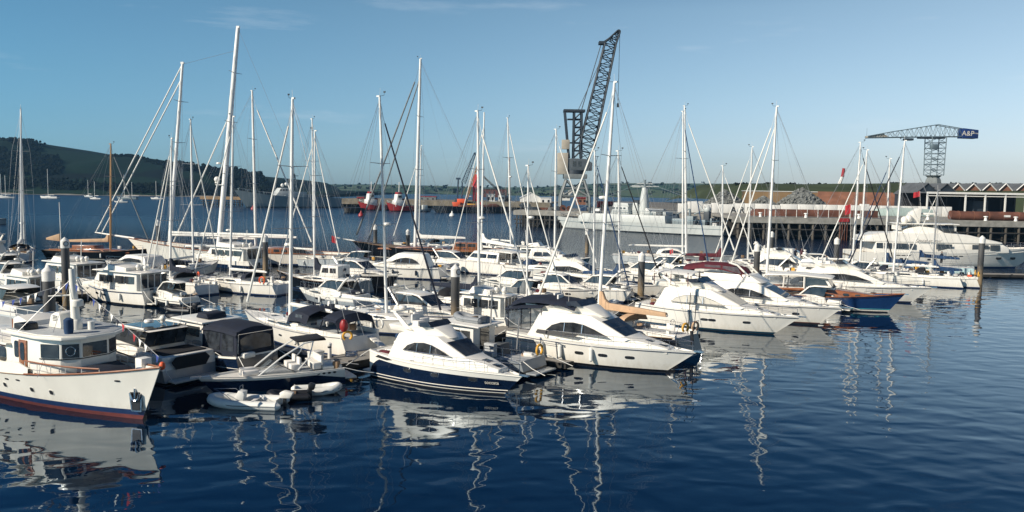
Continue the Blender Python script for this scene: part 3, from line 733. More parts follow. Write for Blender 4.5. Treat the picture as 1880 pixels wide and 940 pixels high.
# --- classic white motor yacht
def classic():
    L, over = 24.0, 1.5
    root = thing('classic_motor_yacht', 'large classic white motor yacht with wooden rails and red bottom paint, bow pointing right', 'motor yacht', place(L, over, bow=(262, 770), head=-31), R(-31), 'motor yachts in the marina')
    h = Hull(L, 4.9, (2.1, 1.62, 2.85), over, ws=.75, tm=.45, p=3.0, fl=.56, sr=-.6, bul=.5)
    h.mesh([((.22,), REDB), ((.50,), BLUEB), (1.0, CREAM)], root, N=44, cap=TEAK)
    h.deck(TEAK, root)
    h.rub(WOOD, root, 'cap_rail', dz=.03, r=.055, t0=.69)
    h.rub(TEAK, root, 'rub_rail', dz=-.0, r=.03, t1=.69)
    mb = MB()
    for sd in (1, -1):
        o, i_ = [], []
        for k in range(17):
            t = .2 + .5 * k / 16; p = h.pt(t); hh = .62 if k < 16 else .3
            o.append([V((p.x, sd * p.y, p.z - .02)), V((p.x, sd * (p.y - .02), p.z + hh)), V((p.x, sd * (p.y - .1), p.z + hh)), V((p.x, sd * (p.y - .35), p.z - .35))])
        mb.grid(o, CREAM)
    mb.build('bulwark', root)
    out = sym([(14.1, 2.0), (16.9, 2.0), (18.0, 1.55), (18.55, .75)])
    mb = MB(); outline_prism(mb, out, 1.6, 3.85, CREAM, .98); mb.build('wheelhouse', root, bevel=.03)
    MB().box((8.9, 0, 2.2), (10.4, 3.94, 2.0), CREAM).build('deckhouse', root, bevel=.03)
    MB().box((8.7, 0, 3.26), (10.9, 4.5, .12), CREAM).build('deckhouse_roof', root, bevel=.03)
    fac = [((16.9, -2.0), (18.0, -1.55)), ((18.0, -1.55), (18.55, -.75)), ((18.55, -.75), (18.55, .75)), ((18.55, .75), (18.0, 1.55)), ((18.0, 1.55), (16.9, 2.0))]
    for a, b in fac:
        a3, b3 = V((*a, 3.2)), V((*b, 3.2)); t = (b3 - a3).normalized(); n = t.cross(V((0, 0, 1))).normalized()
        ln = (b3 - a3).length / 2 - .09
        MB().plate((a3 + b3) / 2 * 1.0, t, V((0, 0, 1)), n, [(-ln, -.36), (ln, -.36), (ln, .36), (-ln, .36)], GLASS, .02).build('wheelhouse_window', root)
        MB().plate((a3 + b3) / 2 - V((0, 0, .42)), t, V((0, 0, 1)), n, [(-ln - .09, -.025), (ln + .09, -.025), (ln + .09, .025), (-ln - .09, .025)], DARKM, .03).build('window_sill', root)
    c = (V((*fac[1][0], 3.2)) + V((*fac[1][1], 3.2))) / 2; t = (V((*fac[1][1], 3.2)) - V((*fac[1][0], 3.2))).normalized(); n = t.cross(V((0, 0, 1)))
    MB().tube([c + n * .04 + t * .22 * math.cos(k * .5236) + V((0, 0, .24 * math.sin(k * .5236))) for k in range(12)], .025, STEEL, 5, closed=True).build('clear_view_screen', root)
    for sd in (1, -1):
        for x in (15.9, 14.9):
            pass
        for x in (5.8, 7.3, 8.8, 10.3, 11.8, 13.2):
            MB().plate((x, sd * 1.975, 2.62), V((1, 0, 0)), V((0, 0, 1)), V((0, sd, 0)), oval(.42, .40, 16, .45), GLASS, .02).build('deckhouse_window', root)
        o = MB().box((15.35, sd * 2.0, 2.6), (.75, .08, 2.0), WOOD).build('door', root, bevel=.02)
        MB().plate((15.35, sd * 2.04, 3.0), V((1, 0, 0)), V((0, 0, 1)), V((0, sd, 0)), oval(.2, .48, 14, .5), GLASS, .02).build('door_window', o)
        MB().plate((14.7, sd * 2.0, 3.05), V((1, 0, 0)), V((0, 0, 1)), V((0, sd, 0)), oval(.2, .45, 14, .5), GLASS, .02).build('deckhouse_window', root)
    MB().box((13.2, -2.0, 3.13), (.75, .05, .16), WOOD).build('name_board', root)
    ro = sym([(13.7, 2.25), (16.9, 2.25), (18.5, 1.75), (19.15, .8)])
    mb = MB(); outline_prism(mb, ro, 3.85, 4.02, CREAM); outline_prism(mb, [(x * .94 + 1.0, y * .92) for x, y in ro], 4.02, 4.06, GREYD); mb.build('wheelhouse_roof', root, bevel=.04)
    MB().prism([(12.4, 3.3), (12.5, 4.35), (13.0, 4.55), (14.0, 4.3), (14.4, 3.3)], lambda x, z: 1.0, WHITE).build('skylight_box', root, bevel=.03)
    MB().box((12.3, 0, 3.9), (.08, 1.9, .75), WOOD).build('wooden_panel', root)
    MB().prism([(13.6, 4.08), (13.6, 4.38), (14.0, 4.44), (14.5, 4.4), (14.6, 4.08)], lambda x, z: .4 if z > 4 else .4, DARKM).build('instrument_cover', root, bevel=.05, loc=(.7, -1.5, 0))
    fu = MB(); fu.prism([(15.1, 4.06), (15.25, 4.75), (15.7, 4.95), (16.1, 4.9), (16.4, 4.06)], lambda x, z: .55 - .1 * (z - 4), CREAM); fun = fu.build('funnel', root, bevel=.1)
    for sd in (1, -1):
        mb = MB()
        for k in range(4): mb.box((15.75, sd * .49, 4.48 + .08 * k), (.42, .04, .035), DARKM)
        mb.build('louvre', fun)
    m = MB(); m.tube([(16.9, 0, 4.0), (16.6, 0, 7.3)], .26, CREAM, 10, .15); m.lathe([(.3, 4.05), (.3, 4.5), (.22, 4.6)], (16.9, 0, 0), CREAM); m.build('mast', root)
    MB().tube([(16.75, 0, 5.9), (15.9, -.9, 5.85)], .045, CREAM, 6).build('yard', root)
    MB().lathe([(.28, 5.32), (.3, 5.4), (.3, 5.62), (.24, 5.68)], (17.05, 0, 0), CREAM, 14).build('radar_dome', root)
    MB().tube([(17.6, .4, 4.05), (17.6, .4, 4.5)], .17, WHITE, 10).build('ventilator', root)
    MB().lathe([(.2, 4.05), (.24, 4.3), (.24, 4.8), (.1, 4.9)], (17.9, -1.0, 0), CBLUE, 12).build('searchlight_cover', root)
    mb = MB()
    for sd in (1, -1):
        pts = [(x, sd * 2.15, 4.0) for x in (3.8, 6, 8, 10, 12.0, 13.6)]
        mb.tube(pts, .025, WHITE2, 5); mb.tube([(x, y, 3.65) for x, y, z in pts], .018, WHITE2, 4)
        for p in pts: mb.tube([(p[0], p[1], 3.3), p], .02, WHITE2, 4)
    mb.build('roof_rail', root)
    mb = MB(); lines = [[(16.65, 0, 6.6), (20.5, 0, 5.0), (23.9, 0, 3.4)], [(16.65, 0, 6.6), (12, -.6, 5.3), (6, -1.6, 4.3)], [(16.62, 0, 6.8), (17.6, 2.2, 4.05)], [(16.62, 0, 6.8), (17.2, -2.3, 1.9)], [(16.62, 0, 6.8), (15.4, -2.3, 4.05)]]
    for l_ in lines: mb.tube(l_, .014, WIRE, 4)
    mb.build('rigging', root)
    mb = MB(); rr = random.Random(3)
    for l_ in lines[:2]:
        for i in range(15):
            k = (i + .5) / 15 * 2; j = int(k); u = k - j; a, b = V(l_[j]), V(l_[j + 1]); p = a + (b - a) * u; q = p + (b - a).normalized() * .26
            mm = rr.choice([FLAGR, FLAGB, CWHITE, CWHITE, CNAVY]); mb.add([p, q, p * .4 + q * .6 - V((0, .05, .38))], [(0, 1, 2)], mm)
    mb.build('bunting', root, smooth=False)
    h.rail(root, .69, .885, .72, 5, 'bow_rail', inset=.06, r=.025, two=True, m=WHITE2, h1=.2, capm=WOOD)
    h.ports(root, [.34, .42, .49, .575, .605, .70, .76], 1.0, .13, .13, DARKM, rim=CREAM)
    h.ports(root, [.46, .54, .62, .66, .925], .8, .16, .045, DARKM, 'scupper', frac=True)
    t = .972; z = 1.25; c = h.pt(t, z); tg, n = h.nrm(t, z)
    for sd in (1, -1):
        c2 = V((c.x, sd * c.y, z)); n2 = V((n.x, sd * n.y, n.z)); t2 = V((tg.x, sd * tg.y, tg.z)); u2 = V((0, 0, 1))
        pl = MB().plate(c2 - t2 * .1, t2, u2, n2, [(-.38, .62), (.40, .62), (.34, -.78), (-.22, -.78)], STEEL, .035).build('hawse_plate', root)
        MB().plate(c2 - t2 * .1, t2, u2, n2, [(-.30, .5), (.32, .5), (.27, -.7), (-.15, -.7)], DARKM, .05).build('anchor_pocket', pl)
        mb = MB(); o = c2 - t2 * .05 + n2 * .1
        mb.tube([o + u2 * .45, o - u2 * .15], .06, STEEL, 6); mb.tube([o - t2 * .26 + u2 * .18, o - t2 * .16 - u2 * .12, o - u2 * .2, o + t2 * .16 - u2 * .12, o + t2 * .26 + u2 * .18], .07, STEEL, 6); mb.build('anchor', root)
    zd = 1.45
    MB().prism([(18.6, zd - .1), (18.7, zd + .95), (20.3, zd + .85), (21.0, zd + .5), (21.1, zd)], lambda x, z: 1.15 - .18 * max(0, x - 19), CNAVY).build('canvas_cover', root, bevel=.12)
    MB().box((19.1, -.85, zd + .4), (.7, .5, .8), CGREY).build('hatch_cover', root, bevel=.05)
    MB().box((21.2, 1.0, zd + .75), (.55, .6, 1.3), WHITE).build('deck_locker', root, bevel=.03)
    mb = MB(); mb.tube([(22.2, -.4, 2.25), (22.2, .4, 2.25)], .16, STEEL, 10); mb.box((22.2, 0, 2.05), (.5, .5, .35), WHITE2); mb.lathe([(.16, 0), (.16, .3), (.2, .35)], (21.4, -.4, 1.95), RUBW); mb.build('windlass', root, bevel=.02)
    for k, (x, y) in enumerate(((23.1, .15), (22.6, -.2))): MB().lathe([(.1, 0), (.1, .45), (.16, .5), (.16, .56)], (x, y, 2.15), STEEL, 10).build('bollard', root)
    MB().ball((23.1, .75, 2.7), .17, ORANGE, 10, (1, 1, 1.3)).build('fender_ball', root)
    mb = MB()
    for i in range(14): mb.tube([(21.9 + .35 * math.cos(k) , -.05 + .3 * math.sin(k), 1.95 + .02 * i) for k in (i, i + .7, i + 1.4)], .03, CWHITE, 4)
    mb.build('coiled_rope', root)
    bollard_cleats(root, h, (.72,))
    return root, h
CL, CLh = classic()

# --- hardtop sports cruiser, stern towards the spine
r, h, wf, d = cruiser('white sports cruiser with black hardtop and covered dark cockpit, beside the classic yacht', stern=(352, 700), head=146, L=13.0, B=4.2, fb=(1.45, 1.45, 1.75), style='sport',
    low=SILVER, boot=BLACK, over=1.6, canvas=CBLACK, arch=False, ports=(.55, .66, .77), roofm=WHITE, gear=0)  # silver lower band: shade on the white hull put into its colour
MB().prism([(.20 * 13, d + 1.69), (.40 * 13, d + 1.715), (.45 * 13, d + 1.62), (.45 * 13, d + 1.66), (.4 * 13, d + 1.74), (.20 * 13, d + 1.74)], lambda x, z: 1.18, GLASS).build('sunroof', r)
mb = MB()
for sd in (1, -1): mb.tube([(2.6, sd * 1.40, d + 1.72), (5.2, sd * 1.40, d + 1.72), (6.2, sd * 1.38, d + 1.6), (7.9, sd * 1.3, d + .8)], .07, WHITE, 6)
mb.build('roof_edge', r)
mb = MB()
for f0, f1 in ((-.98, -.5), (-.48, .48), (.5, .98)): mb.front((.215 * 13, d + .55), (.18 * 13, d + 1.55), lambda x, z: 1.5, VWIN, f0, f1, .02, .98)
mb.build('aft_curtain', r)
MB().box((.20 * 13, 0, d + 1.56), (.08, 3.0, .1), CBLACK).build('curtain_edge', r)
mb = MB()
mb.plate((.02, 0, d - .1), V((0, 1, 0)), V((0, 0, 1)), V((-1, 0, 0)), [(-1.3, .1), (-1.0, .4), (1.0, .4), (1.3, .1), (1.0, -.35), (-1.0, -.35)], CBLACK, .03); mb.build('stern_cover', r)
dish(r, (.3 * 13, .3, d + 1.92), .3); dome(r, (.27 * 13, -.4, d + 2.1), .2); aerial(r, (.25 * 13, 1.2, d + 1.7), 2.0); aerial(r, (.22 * 13, -1.2, d + 1.7), 2.0)
for k, (t, w) in enumerate(((.12, 'near its stern'),)): fender(r, h, t, -1, 'black fender slung at the stern quarter of the hardtop sports cruiser', CBLACK)

# --- dark hulled cabin cruiser with navy canvas tent
r, h, wf, d = cruiser('dark navy hulled cabin cruiser with white cabin and navy canvas cockpit tent with clear windows', stern=(478, 688), head=146, L=10.6, B=3.6, fb=(1.35, 1.2, 1.6), style=None, top=WHITE, low=NAVY, lowv=.93, over=1.2, ports=(), rail=True)
mb = MB()
for sd in (1, -1): mb.tube([(p.x, sd * (p.y + .01), p.z) for p in (h.pt(t, None, .45) for t in [i / 20 for i in range(21)])], .022, WHITE, 4)
mb.build('hull_stripe', r)
w2 = lambda x, z: max(.3, 1.42 - .05 * (z - d) - .16 * max(0, x - 5.5))
MB().prism([(3.9, d - .1), (3.9, d + 1.9), (6.5, d + 1.95), (6.75, d + 1.75), (7.1, d + .8), (9.2, d + .45), (9.3, d - .1)], w2, WHITE).build('cabin', r, bevel=.06)
windows(r, [[(5.9, d + .85), (6.75, d + .85), (6.55, d + 1.65), (5.9, d + 1.65)], [(4.3, d + 1.0), (5.6, d + 1.0), (5.6, d + 1.65), (4.3, d + 1.65)]], w2)
windows(r, [[(x + 4.5, z + d + .55) for x, z in oval(.5, .24, 14, .6)]], w2, VINYL, name='oval_window')
for f0, f1 in ((-.95, -.02), (.02, .95)): MB().front((7.08, d + .86), (6.76, d + 1.72), w2, GLASS, f0, f1, .05, .95).build('windscreen', r)
MB().prism([(3.7, d + 1.9), (3.7, d + 2.02), (6.9, d + 2.08), (7.2, d + 1.98)], lambda x, z: 1.55, WHITE).build('cabin_roof', r, bevel=.03)
MB().box((6.3, -.95, d + 2.3), (.9, .5, .12), WHITE).build('radar_platform', r, bevel=.03); MB().box((6.2, -.95, d + 2.15), (.2, .2, .3), WOOD).build('lamp_box', r)
mb = MB(); canopy(mb, [(.35, d + 1.55, .9), (.5, d + 1.95, .97), (1.6, d + 2.1, 1), (3.0, d + 2.12, 1), (3.95, d + 2.0, .97)], 1.5, CNAVY, .3, .18); mb.build('canvas_roof', r)
wt = lambda x, z: 1.46 - .06 * (z - d)
tent = MB()
for sd in (1, -1): tent.panel([(.4, d + .15), (3.9, d + .15), (3.9, d + 1.9), (.5, d + 1.75)], wt, CNAVY, 0, (sd,), .02)
tent.add([(.4, 1.44, d + .15), (.4, -1.44, d + .15), (.45, -1.35, d + 1.75), (.45, 1.35, d + 1.75)], [(0, 1, 2, 3)], CNAVY)
tent.build('canvas_sides', r, smooth=False)
windows(r, [[(.75, d + .5), (1.9, d + .45), (1.9, d + 1.55), (.8, d + 1.5)], [(2.1, d + .45), (3.6, d + .45), (3.6, d + 1.6), (2.1, d + 1.58)]], wt, VWIN, .02, 'tent_window')
MB().front((.40, d + .5), (.44, d + 1.55), lambda x, z: 1.38, VWIN, -.92, .92, .02, .98, -.03).build('tent_window', r)
mb = MB(); mb.tube([(.36, 1.4, d + .4), (.38, 1.32, d + 1.6), (.38, -1.32, d + 1.6), (.36, -1.4, d + .4)], .03, STEEL, 5); mb.build('tent_frame', r)
MB().box((.3, .7, d + .25), (.5, .9, .35), CWHITE).build('white_cushion', r, bevel=.12)
for x in (1.2, 2.4): MB().box((x, .5, d + .75), (.4, .5, .9), UPH).build('seat', r, bevel=.08)
MB().prism([(4.2, d + 2.06), (4.4, d + 2.42), (5.3, d + 2.45), (5.6, d + 2.06)], lambda x, z: .75, CNAVY).build('folded_canvas', r, bevel=.1)
aerial(r, (6.0, .8, d + 2.0), 2.6, (0, 0)); aerial(r, (5.8, -.5, d + 2.0), 2.4, (0, 0))
NV = (r, h)

# --- bowrider
r, h, wf, d = cruiser('white and navy open bowrider speedboat with folded grey wake tower', bow=(395, 722), head=211, L=8.4, B=2.6, fb=(.95, .98, 1.05), style=None, low=NAVY, lowv=lambda t: .74 - .35 * max(0, .25 - t) / .25, over=1.0, ports=(), rail=False, name='speedboat', cat='speedboat', fl=.6, sr=.1, bootz=(.03, .05), pp=2.7, deckm=WHITE)
wb = lambda x, z: max(.25, 1.0 - .30 * max(0, x - 3.9))
MB().prism([(2.0, d - .1), (2.0, d + .12), (6.0, d + .12), (6.3, d - .1)], lambda x, z: wb(x, z) - .1, GREYD).build('cockpit_well', r)
for f0, f1 in ((-1, -.3), (.3, 1)): MB().front((4.75, d + .1), (4.05, d + .62), lambda x, z: 1.0, VINYL, f0, f1, 0, 1).build('windscreen', r)
for sd in (1, -1): MB().panel([(4.6, d + .1), (4.0, d + .6), (3.1, d + .15)], wb, VINYL, 0, (sd,), .02).build('side_screen', r)
MB().tube([(3.1, 1.02, d + .16), (4.02, 1.0, d + .63), (4.08, 0, d + .64), (4.02, -1.0, d + .63), (3.1, -1.02, d + .16)], .022, DARKM, 5).build('screen_frame', r)
for x, y, w in ((3.0, .5, .6), (3.0, -.5, .6), (1.7, 0, 1.7)): seat(r, (x, y, d + .1), w)
for sd in (1, -1): MB().box((5.5, sd * .42, d + .2), (.9, .35, .3), UPH).build('bow_cushion', r, bevel=.06)
MB().box((.75, 0, d + .12), (1.2, 1.7, .24), WHITE).build('engine_cover', r, bevel=.08)
mb = MB()
for sd in (1, -1): mb.tube([(5.2, sd * .92, d + .05), (3.9, sd * .95, d + 1.0), (2.5, sd * .9, d + 1.75), (1.9, sd * .75, d + 1.8)], .05, ALU, 7)
mb.tube([(1.9, .75, d + 1.8), (1.7, 0, d + 1.9), (1.9, -.75, d + 1.8)], .06, ALU, 7)
for sd in (1, -1): mb.tube([(1.9, sd * .75, d + 1.8), (2.2, sd * .95, d + .9), (2.9, sd * 1.0, d + .2)], .04, ALU, 6)
mb.build('wake_tower', r)
MB().prism([(1.1, d + 1.8), (1.2, d + 1.98), (2.9, d + 1.9), (2.9, d + 1.8)], lambda x, z: .8, CBLACK).build('folded_bimini', r, bevel=.07)
for k in range(4): MB().plate((.75 + k * .33, h.half(.13) * .99 + .0, d - .1), V((1, 0, 0)), V((0, 0, 1)), V((0, 1, 0)), oval(.1, .06, 8), DARKM, .03).build('side_vent', r)

# --- tenders
t1 = at(452, 744); inflatable('white rigid inflatable tender with console and bow rail, floating nearest the camera', t1, R(176), 4.3, 1.9, console=True, engine=WHITE)
t2 = at(582, 722); t2r = inflatable('small grey and white inflatable dinghy floating behind the speedboat stern', t2, R(15), 2.9, 1.4, engine=False, z=.2, m=RUBW)
# black inflatable with outboard between the two
inflatable('black inflatable tender with covered outboard floating between the two white tenders', at(530, 733), R(192), 2.4, 1.3, m=DARKM, engine=DARKM, stripe=False, z=.2)

# --- navy hulled flybridge cruiser
def lowt(t): return .76 - .06 * t if t > .1 else .66 * min(1, (t / .1)) ** .45 + .09
tr, th, twf, td = cruiser('navy hulled flybridge cruiser with name on its bow, nearest of the right row', bow=(925, 725), head=-35, L=10.7, B=3.7, fb=(1.75, 1.5, 1.35), hi=1.65, sc_=.86, style='fly', low=NAVY, lowv=lowt, boot=WHITE, bootz=(.10, .15), over=1.35, ports=(), N=60, pp=2.4, sr=.1)
th.ports(tr, [.36, .57, .80], .60, .26, .12, frac=True, rim=STEEL)
mb = MB()
for sd in (1, -1): mb.tube([(p.x, sd * (p.y + .012), p.z) for p in (th.pt(t, .30) for t in [i / 24 for i in range(25)])], .03, WHITE, 4)
mb.build('hull_stripe', tr)
tg, n = th.nrm(.915, .88)
for sd in (-1,):
    c = th.pt(.90, .76); text('toccata', tr, (c.x, -c.y - .05, .76), (tg.x, -tg.y, tg.z), (0, -.3, 1), .29, WHITE, 'boat_name')
windows(tr, [[(.65, 1.36), (.95, 1.54), (1.6, 1.52), (2.2, 1.36), (1.7, 1.28)]], lambda x, z: th.pt(x / 10.7, z).y, GLASS, .02, 'quarter_window')
MB().box((.9, .6, td + .35), (.7, 1.1, .7), WHITE).build('cockpit_locker', tr, bevel=.06)
MB().ball((-.1, 1.2, td + .75), .22, CBLUE, 10).build('covered_outboard', tr); MB().tube([(-.1, 1.2, td + .6), (-.1, 1.2, td)], .06, ALUD, 6).build('outboard_bracket', tr)
aerial(tr, (.4, -1.2, td + .2), 2.0, (0, 0))
fender(tr, th, .02, 1, 'grey ball ended fender at the stern corner of the navy flybridge cruiser', RUBBER, .6, .2)

# --- white flybridge cruiser with navy bimini
r, h, wf, d = cruiser('white flybridge motor yacht with navy bimini and three oval portholes, behind the navy hulled cruiser', bow=(1219, 684), head=-34.5, L=14.0, B=4.3, fb=(1.75, 1.65, 1.7), style='fly', boot=BLACK, bootz=(.05, .2), over=2.3, canvas=CNAVY, bimz=.95, arch=False, ports=(.53, .66, .79), N=44, pp=2.5, fl=.58)
windows(r, [[(.19 * 14, d + .34), (.20 * 14, d + .58), (.44 * 14, d + .58), (.41 * 14, d + .34)]], wf, DARKM, .02, 'side_vent')
w9 = lambda x, z: 1.45
for x0, x1 in ((.2, 1.2), (1.3, 2.0), (2.1, 2.9)):
    windows(r, [[(x0, d + .45), (x1, d + .45), (x1 + .0, d + 1.9), (x0, d + 1.9)]], w9, VINYL, 0, 'cockpit_curtain')
mb = MB()
for sd in (1, -1):
    for x in (.15, 1.25, 2.05, 2.95): mb.tube([(x, sd * 1.47, d + .35), (x, sd * 1.47, d + 2.0)], .03, CNAVY, 4)
    mb.tube([(.15, sd * 1.47, d + .42), (2.95, sd * 1.47, d + .42)], .03, CNAVY, 4)
mb.build('curtain_frame', r)
mb = MB(); canopy(mb, [(-.1, d + 1.98, 1), (1.5, d + 2.25, 1), (3.1, d + 2.4, 1)], 1.6, CNAVY, .2, .1); mb.build('cockpit_canopy', r)
for k, (t, w) in enumerate(((.30, 'furthest aft'), (.42, 'amidships'), (.605, 'between two portholes'))):
    fender(r, h, t, -1, 'white fender on the white flybridge yacht with navy bimini, ' + w, RUBW, .95, .14)
mb = MB()
for sd in (1, -1):
    for v in (.72, .80): mb.tube([(p.x, sd * (p.y + .008), p.z) for p in (h.pt(t, None, v) for t in [i / 20 * .45 for i in range(21)])], .02, CGREY, 4)
mb.build('hull_stripe', r)
aerial(r, (5.0, -1.2, d + 2.0), 3.0, (0, 0))

# --- grey workboat
r, h, wf, d = cruiser('grey and white workboat with small wheelhouse and dark hull, stern between the two flybridge cruisers', stern=(985, 688), head=146, L=10.0, B=3.3, fb=(1.05, 1.0, 1.6), style=None, top=SILVER, low=SILVER, lowv=.85, boot=BLACK, bootz=(.25, .4), over=1.0, ports=(), rail=False, name='workboat', cat='workboat', deckm=GREYD)
MB().prism([(4.2, d), (4.2, d + 1.9), (6.9, d + 1.95), (7.3, d + .9), (9.0, d + .6), (9.1, d)], lambda x, z: max(.3, 1.25 - .14 * max(0, x - 5.5)), WHITE2).build('wheelhouse', r, bevel=.05)
windows(r, [[(4.5, d + .95), (5.2, d + .95), (5.2, d + 1.6), (4.5, d + 1.6)], [(5.35, d + .95), (6.1, d + .95), (6.1, d + 1.6), (5.35, d + 1.6)], [(6.25, d + .95), (6.95, d + .95), (6.85, d + 1.6), (6.25, d + 1.6)]], lambda x, z: 1.25 - .14 * max(0, x - 5.5))
MB().prism([(3.6, d + 1.9), (3.6, d + 2.0), (7.1, d + 2.08), (7.3, d + 1.98)], lambda x, z: 1.5, WHITE2).build('wheelhouse_roof', r, bevel=.03)
MB().box((4.18, 0, d + 1.0), (.05, 1.0, 1.7), GLASS).build('door', r)
h.rail(r, .02, .42, .75, 5, r=.022)
mb = MB(); mb.tube([(3.7, 0, d + 2), (3.6, 0, d + 4.2)], .05, ALUD, 6); mb.tube([(3.65, -.7, d + 3.2), (3.65, .7, d + 3.2)], .03, ALUD, 5); mb.tube([(2.2, -.9, d), (2.0, -.9, d + 2.4), (1.6, -.3, d + 2.6)], .05, ALUD, 6); mb.build('mast', r)
mb = MB(); mb.prism([(2.4, d), (2.5, d + .85), (3.4, d + .8), (3.6, d)], lambda x, z: .55, SLATE); mb.build('engine_casing', r, bevel=.05)
MB().box((3.0, .95, d + .5), (.8, .4, .9), GREYD).build('equipment_panel', r, bevel=.03)
lifebuoy(r, (.15, -.55, d + .62), Matrix.Rotation(R(90), 4, 'Z'), 'yellow horseshoe lifebuoy on the grey workboat stern rail', YELLOW, .34)
WB = r
b = inflatable('grey inflatable dinghy carried upside on the grey workboat wheelhouse roof', (0, 0, 0), R(146), 2.6, 1.5, m=RUBBER, engine=False, z=.2)
b.location = Matrix.Translation(r.location) @ Matrix.Rotation(R(146), 4, 'Z') @ V((5.4, 0, d + 2.0))

# --- second and third white flybridge boats of the right row
r, h, wf, d = cruiser('white flybridge motor yacht with pale windscreen cover, behind the tan sail cover', bow=(1419, 614), head=-34.5, L=14.5, B=4.4, fb=(1.85, 1.7, 1.75), style='fly', boot=TEAL, bootz=(.06, .2), over=2.3, ports=(.55, .60, .80), screen=mat('white_screen_cover', (.62, .60, .53), .8, var=.12, scale=2), N=36, pp=2.5, fl=.58)
mb = MB(); z0 = d + 3.35
canopy(mb, [(1.4, z0 - .1, 1), (3.2, z0, 1), (5.4, z0 - .1, .95)], 1.55, WHITE2, .2, .05); mb.build('bimini', r)
mb = MB()
for sd in (1, -1):
    for x in (1.8, 3.4, 5.0): mb.tube([(x, sd * 1.3, d + 2.0), (x, sd * 1.35, z0 - .15)], .04, CRED, 5)
mb.build('bimini_frame', r)
r, h, wf, d = cruiser('white flybridge motor yacht with burgundy bimini over its bridge', bow=(1500, 597), head=-34.5, L=14.5, B=4.4, fb=(1.9, 1.75, 1.85), style='sedan', boot=RUST, bootz=(.18, .25), over=2.2, ports=(.60, .63, .82), N=36, pp=2.5, fl=.58)
w3 = lambda x, z: 1.5 - .08 * (z - d)
MB().prism([(1.6, d + 1.85), (1.5, d + 2.55), (6.3, d + 2.6), (7.6, d + 1.88)], w3, WHITE).build('flybridge', r, bevel=.08)
mb = MB(); z0 = d + 3.5
canopy(mb, [(-.2, z0 - .35, .95), (1.6, z0, 1), (3.6, z0 + .02, 1), (5.4, z0 - .3, .95), (6.0, z0 - .95, .85)], 1.5, CRED, .3, .25); mb.build('bimini', r)
windows(r, [[(2.0, d + 2.65), (3.6, d + 2.65), (3.6, d + 3.3), (2.0, d + 3.3)], [(3.8, d + 2.65), (5.6, d + 2.65), (5.2, d + 3.25), (3.8, d + 3.3)]], lambda x, z: 1.42, VINYL, 0, 'bridge_curtain')
for sd in (1, -1): MB().tube([(6.3, sd * 1.4, d + 2.5), (5.2, sd * 1.42, d + 3.45), (4.4, sd * 1.42, d + 3.65)], .09, WHITE, 6).build('bimini_frame', r)

# --- blue hulled picnic yacht
r, h, wf, d = cruiser('blue hulled lobster style yacht with teak decks and cream arched pilothouse', bow=(1629, 574), head=-27, L=15.0, B=4.3, fb=(1.35, 1.35, 2.0), style=None, top=BLUE, low=BLUE, boot=WHITE, bootz=(.12, .24), over=1.5, ports=(), rail=False, deckm=TEAK, pp=2.6, fl=.62, N=36)
h.rub(WOOD, r, 'toe_rail', dz=.03, r=.05)
mb = MB()
for sd in (1, -1): mb.tube([(p.x, sd * (p.y + .01), p.z) for p in (h.pt(t, .33) for t in [i / 20 for i in range(21)])], .035, TURQ, 4)
mb.build('hull_stripe', r)
wl_ = lambda x, z: max(.3, 1.6 - .12 * (z - d) - .18 * max(0, x - 7))
MB().prism([(5.6, d - .1), (5.6, d + .8), (8.9, d + .8), (12.3, d + .45), (12.6, d + .1)], wl_, WOOD).build('cabin_trunk', r, bevel=.05)
MB().prism([(5.6, d + .8), (8.5, d + .8), (7.7, d + 2.0), (5.6, d + 2.05)], wl_, WHITE).build('pilothouse', r, bevel=.06)
MB().prism([(1.6, d + 2.0), (1.6, d + 2.1), (5.0, d + 2.25), (8.0, d + 2.1), (8.3, d + 1.98), (5.0, d + 2.12)], lambda x, z: 1.75, WHITE).build('pilothouse_roof', r, bevel=.03)
mb = MB()
for sd in (1, -1):
    y = sd * 1.6
    mb.tube([(1.7, y, d + 2.02), (.9, y, d + 1.1), (.6, y, d + .1)], .12, WHITE, 6); mb.tube([(3.6, y, d + 2.05), (3.5, y, d + .1)], .09, WHITE, 6)
    mb.tube([(5.6, y, d + 2.05), (5.6, y, d + .1)], .1, WHITE, 6); mb.tube([(.6, y, d + .55), (5.6, y, d + .75)], .15, WOOD, 6)
mb.build('cockpit_frame', r)
windows(r, [[(5.75, d + 1.0), (8.1, d + .95), (7.55, d + 1.8), (5.75, d + 1.85)]], wl_)
windows(r, [[(.95, d + .85), (3.4, d + .85), (3.4, d + 1.95), (1.75, d + 1.95)], [(3.75, d + .85), (5.4, d + .85), (5.4, d + 1.95), (3.75, d + 1.95)]], lambda x, z: 1.55, VINYL, 0, 'cockpit_window')
for f0, f1 in ((-.95, -.02), (.02, .95)): MB().front((8.48, d + .88), (7.75, d + 1.92), wl_, GLASS, f0, f1).build('windscreen', r)
windows(r, [[(x + 9.6, z + d + .42) for x, z in oval(.28, .12, 12, .6)], [(x + 10.7, z + d + .38) for x, z in oval(.24, .10, 12, .6)]], wl_, GLASS, .02, 'trunk_window')
h.rail(r, .80, .985, .55, 4, join=True)

# --- white sport flybridge behind it
cruiser('white flybridge sports yacht with dark raked windows, behind the blue lobster yacht', win=1, bow=(1671, 556), head=-27, L=15.5, B=4.4, fb=(1.8, 1.7, 1.9), style='fly', boot=BLUEB, over=2.2, ports=(.55, .7), N=32, pp=2.5, fl=.58, deckm=DECK)
# --- small runabout stern to the right of the burgundy boat
cruiser('small white outboard cruiser tucked between the burgundy bimini yacht and the blue hull', stern=(1548, 572), head=150, L=7.0, B=2.5, fb=(.9, .9, 1.15), style='sport', canvas=CGREY, over=.8, ports=(), arch=False, detail=False, N=18)

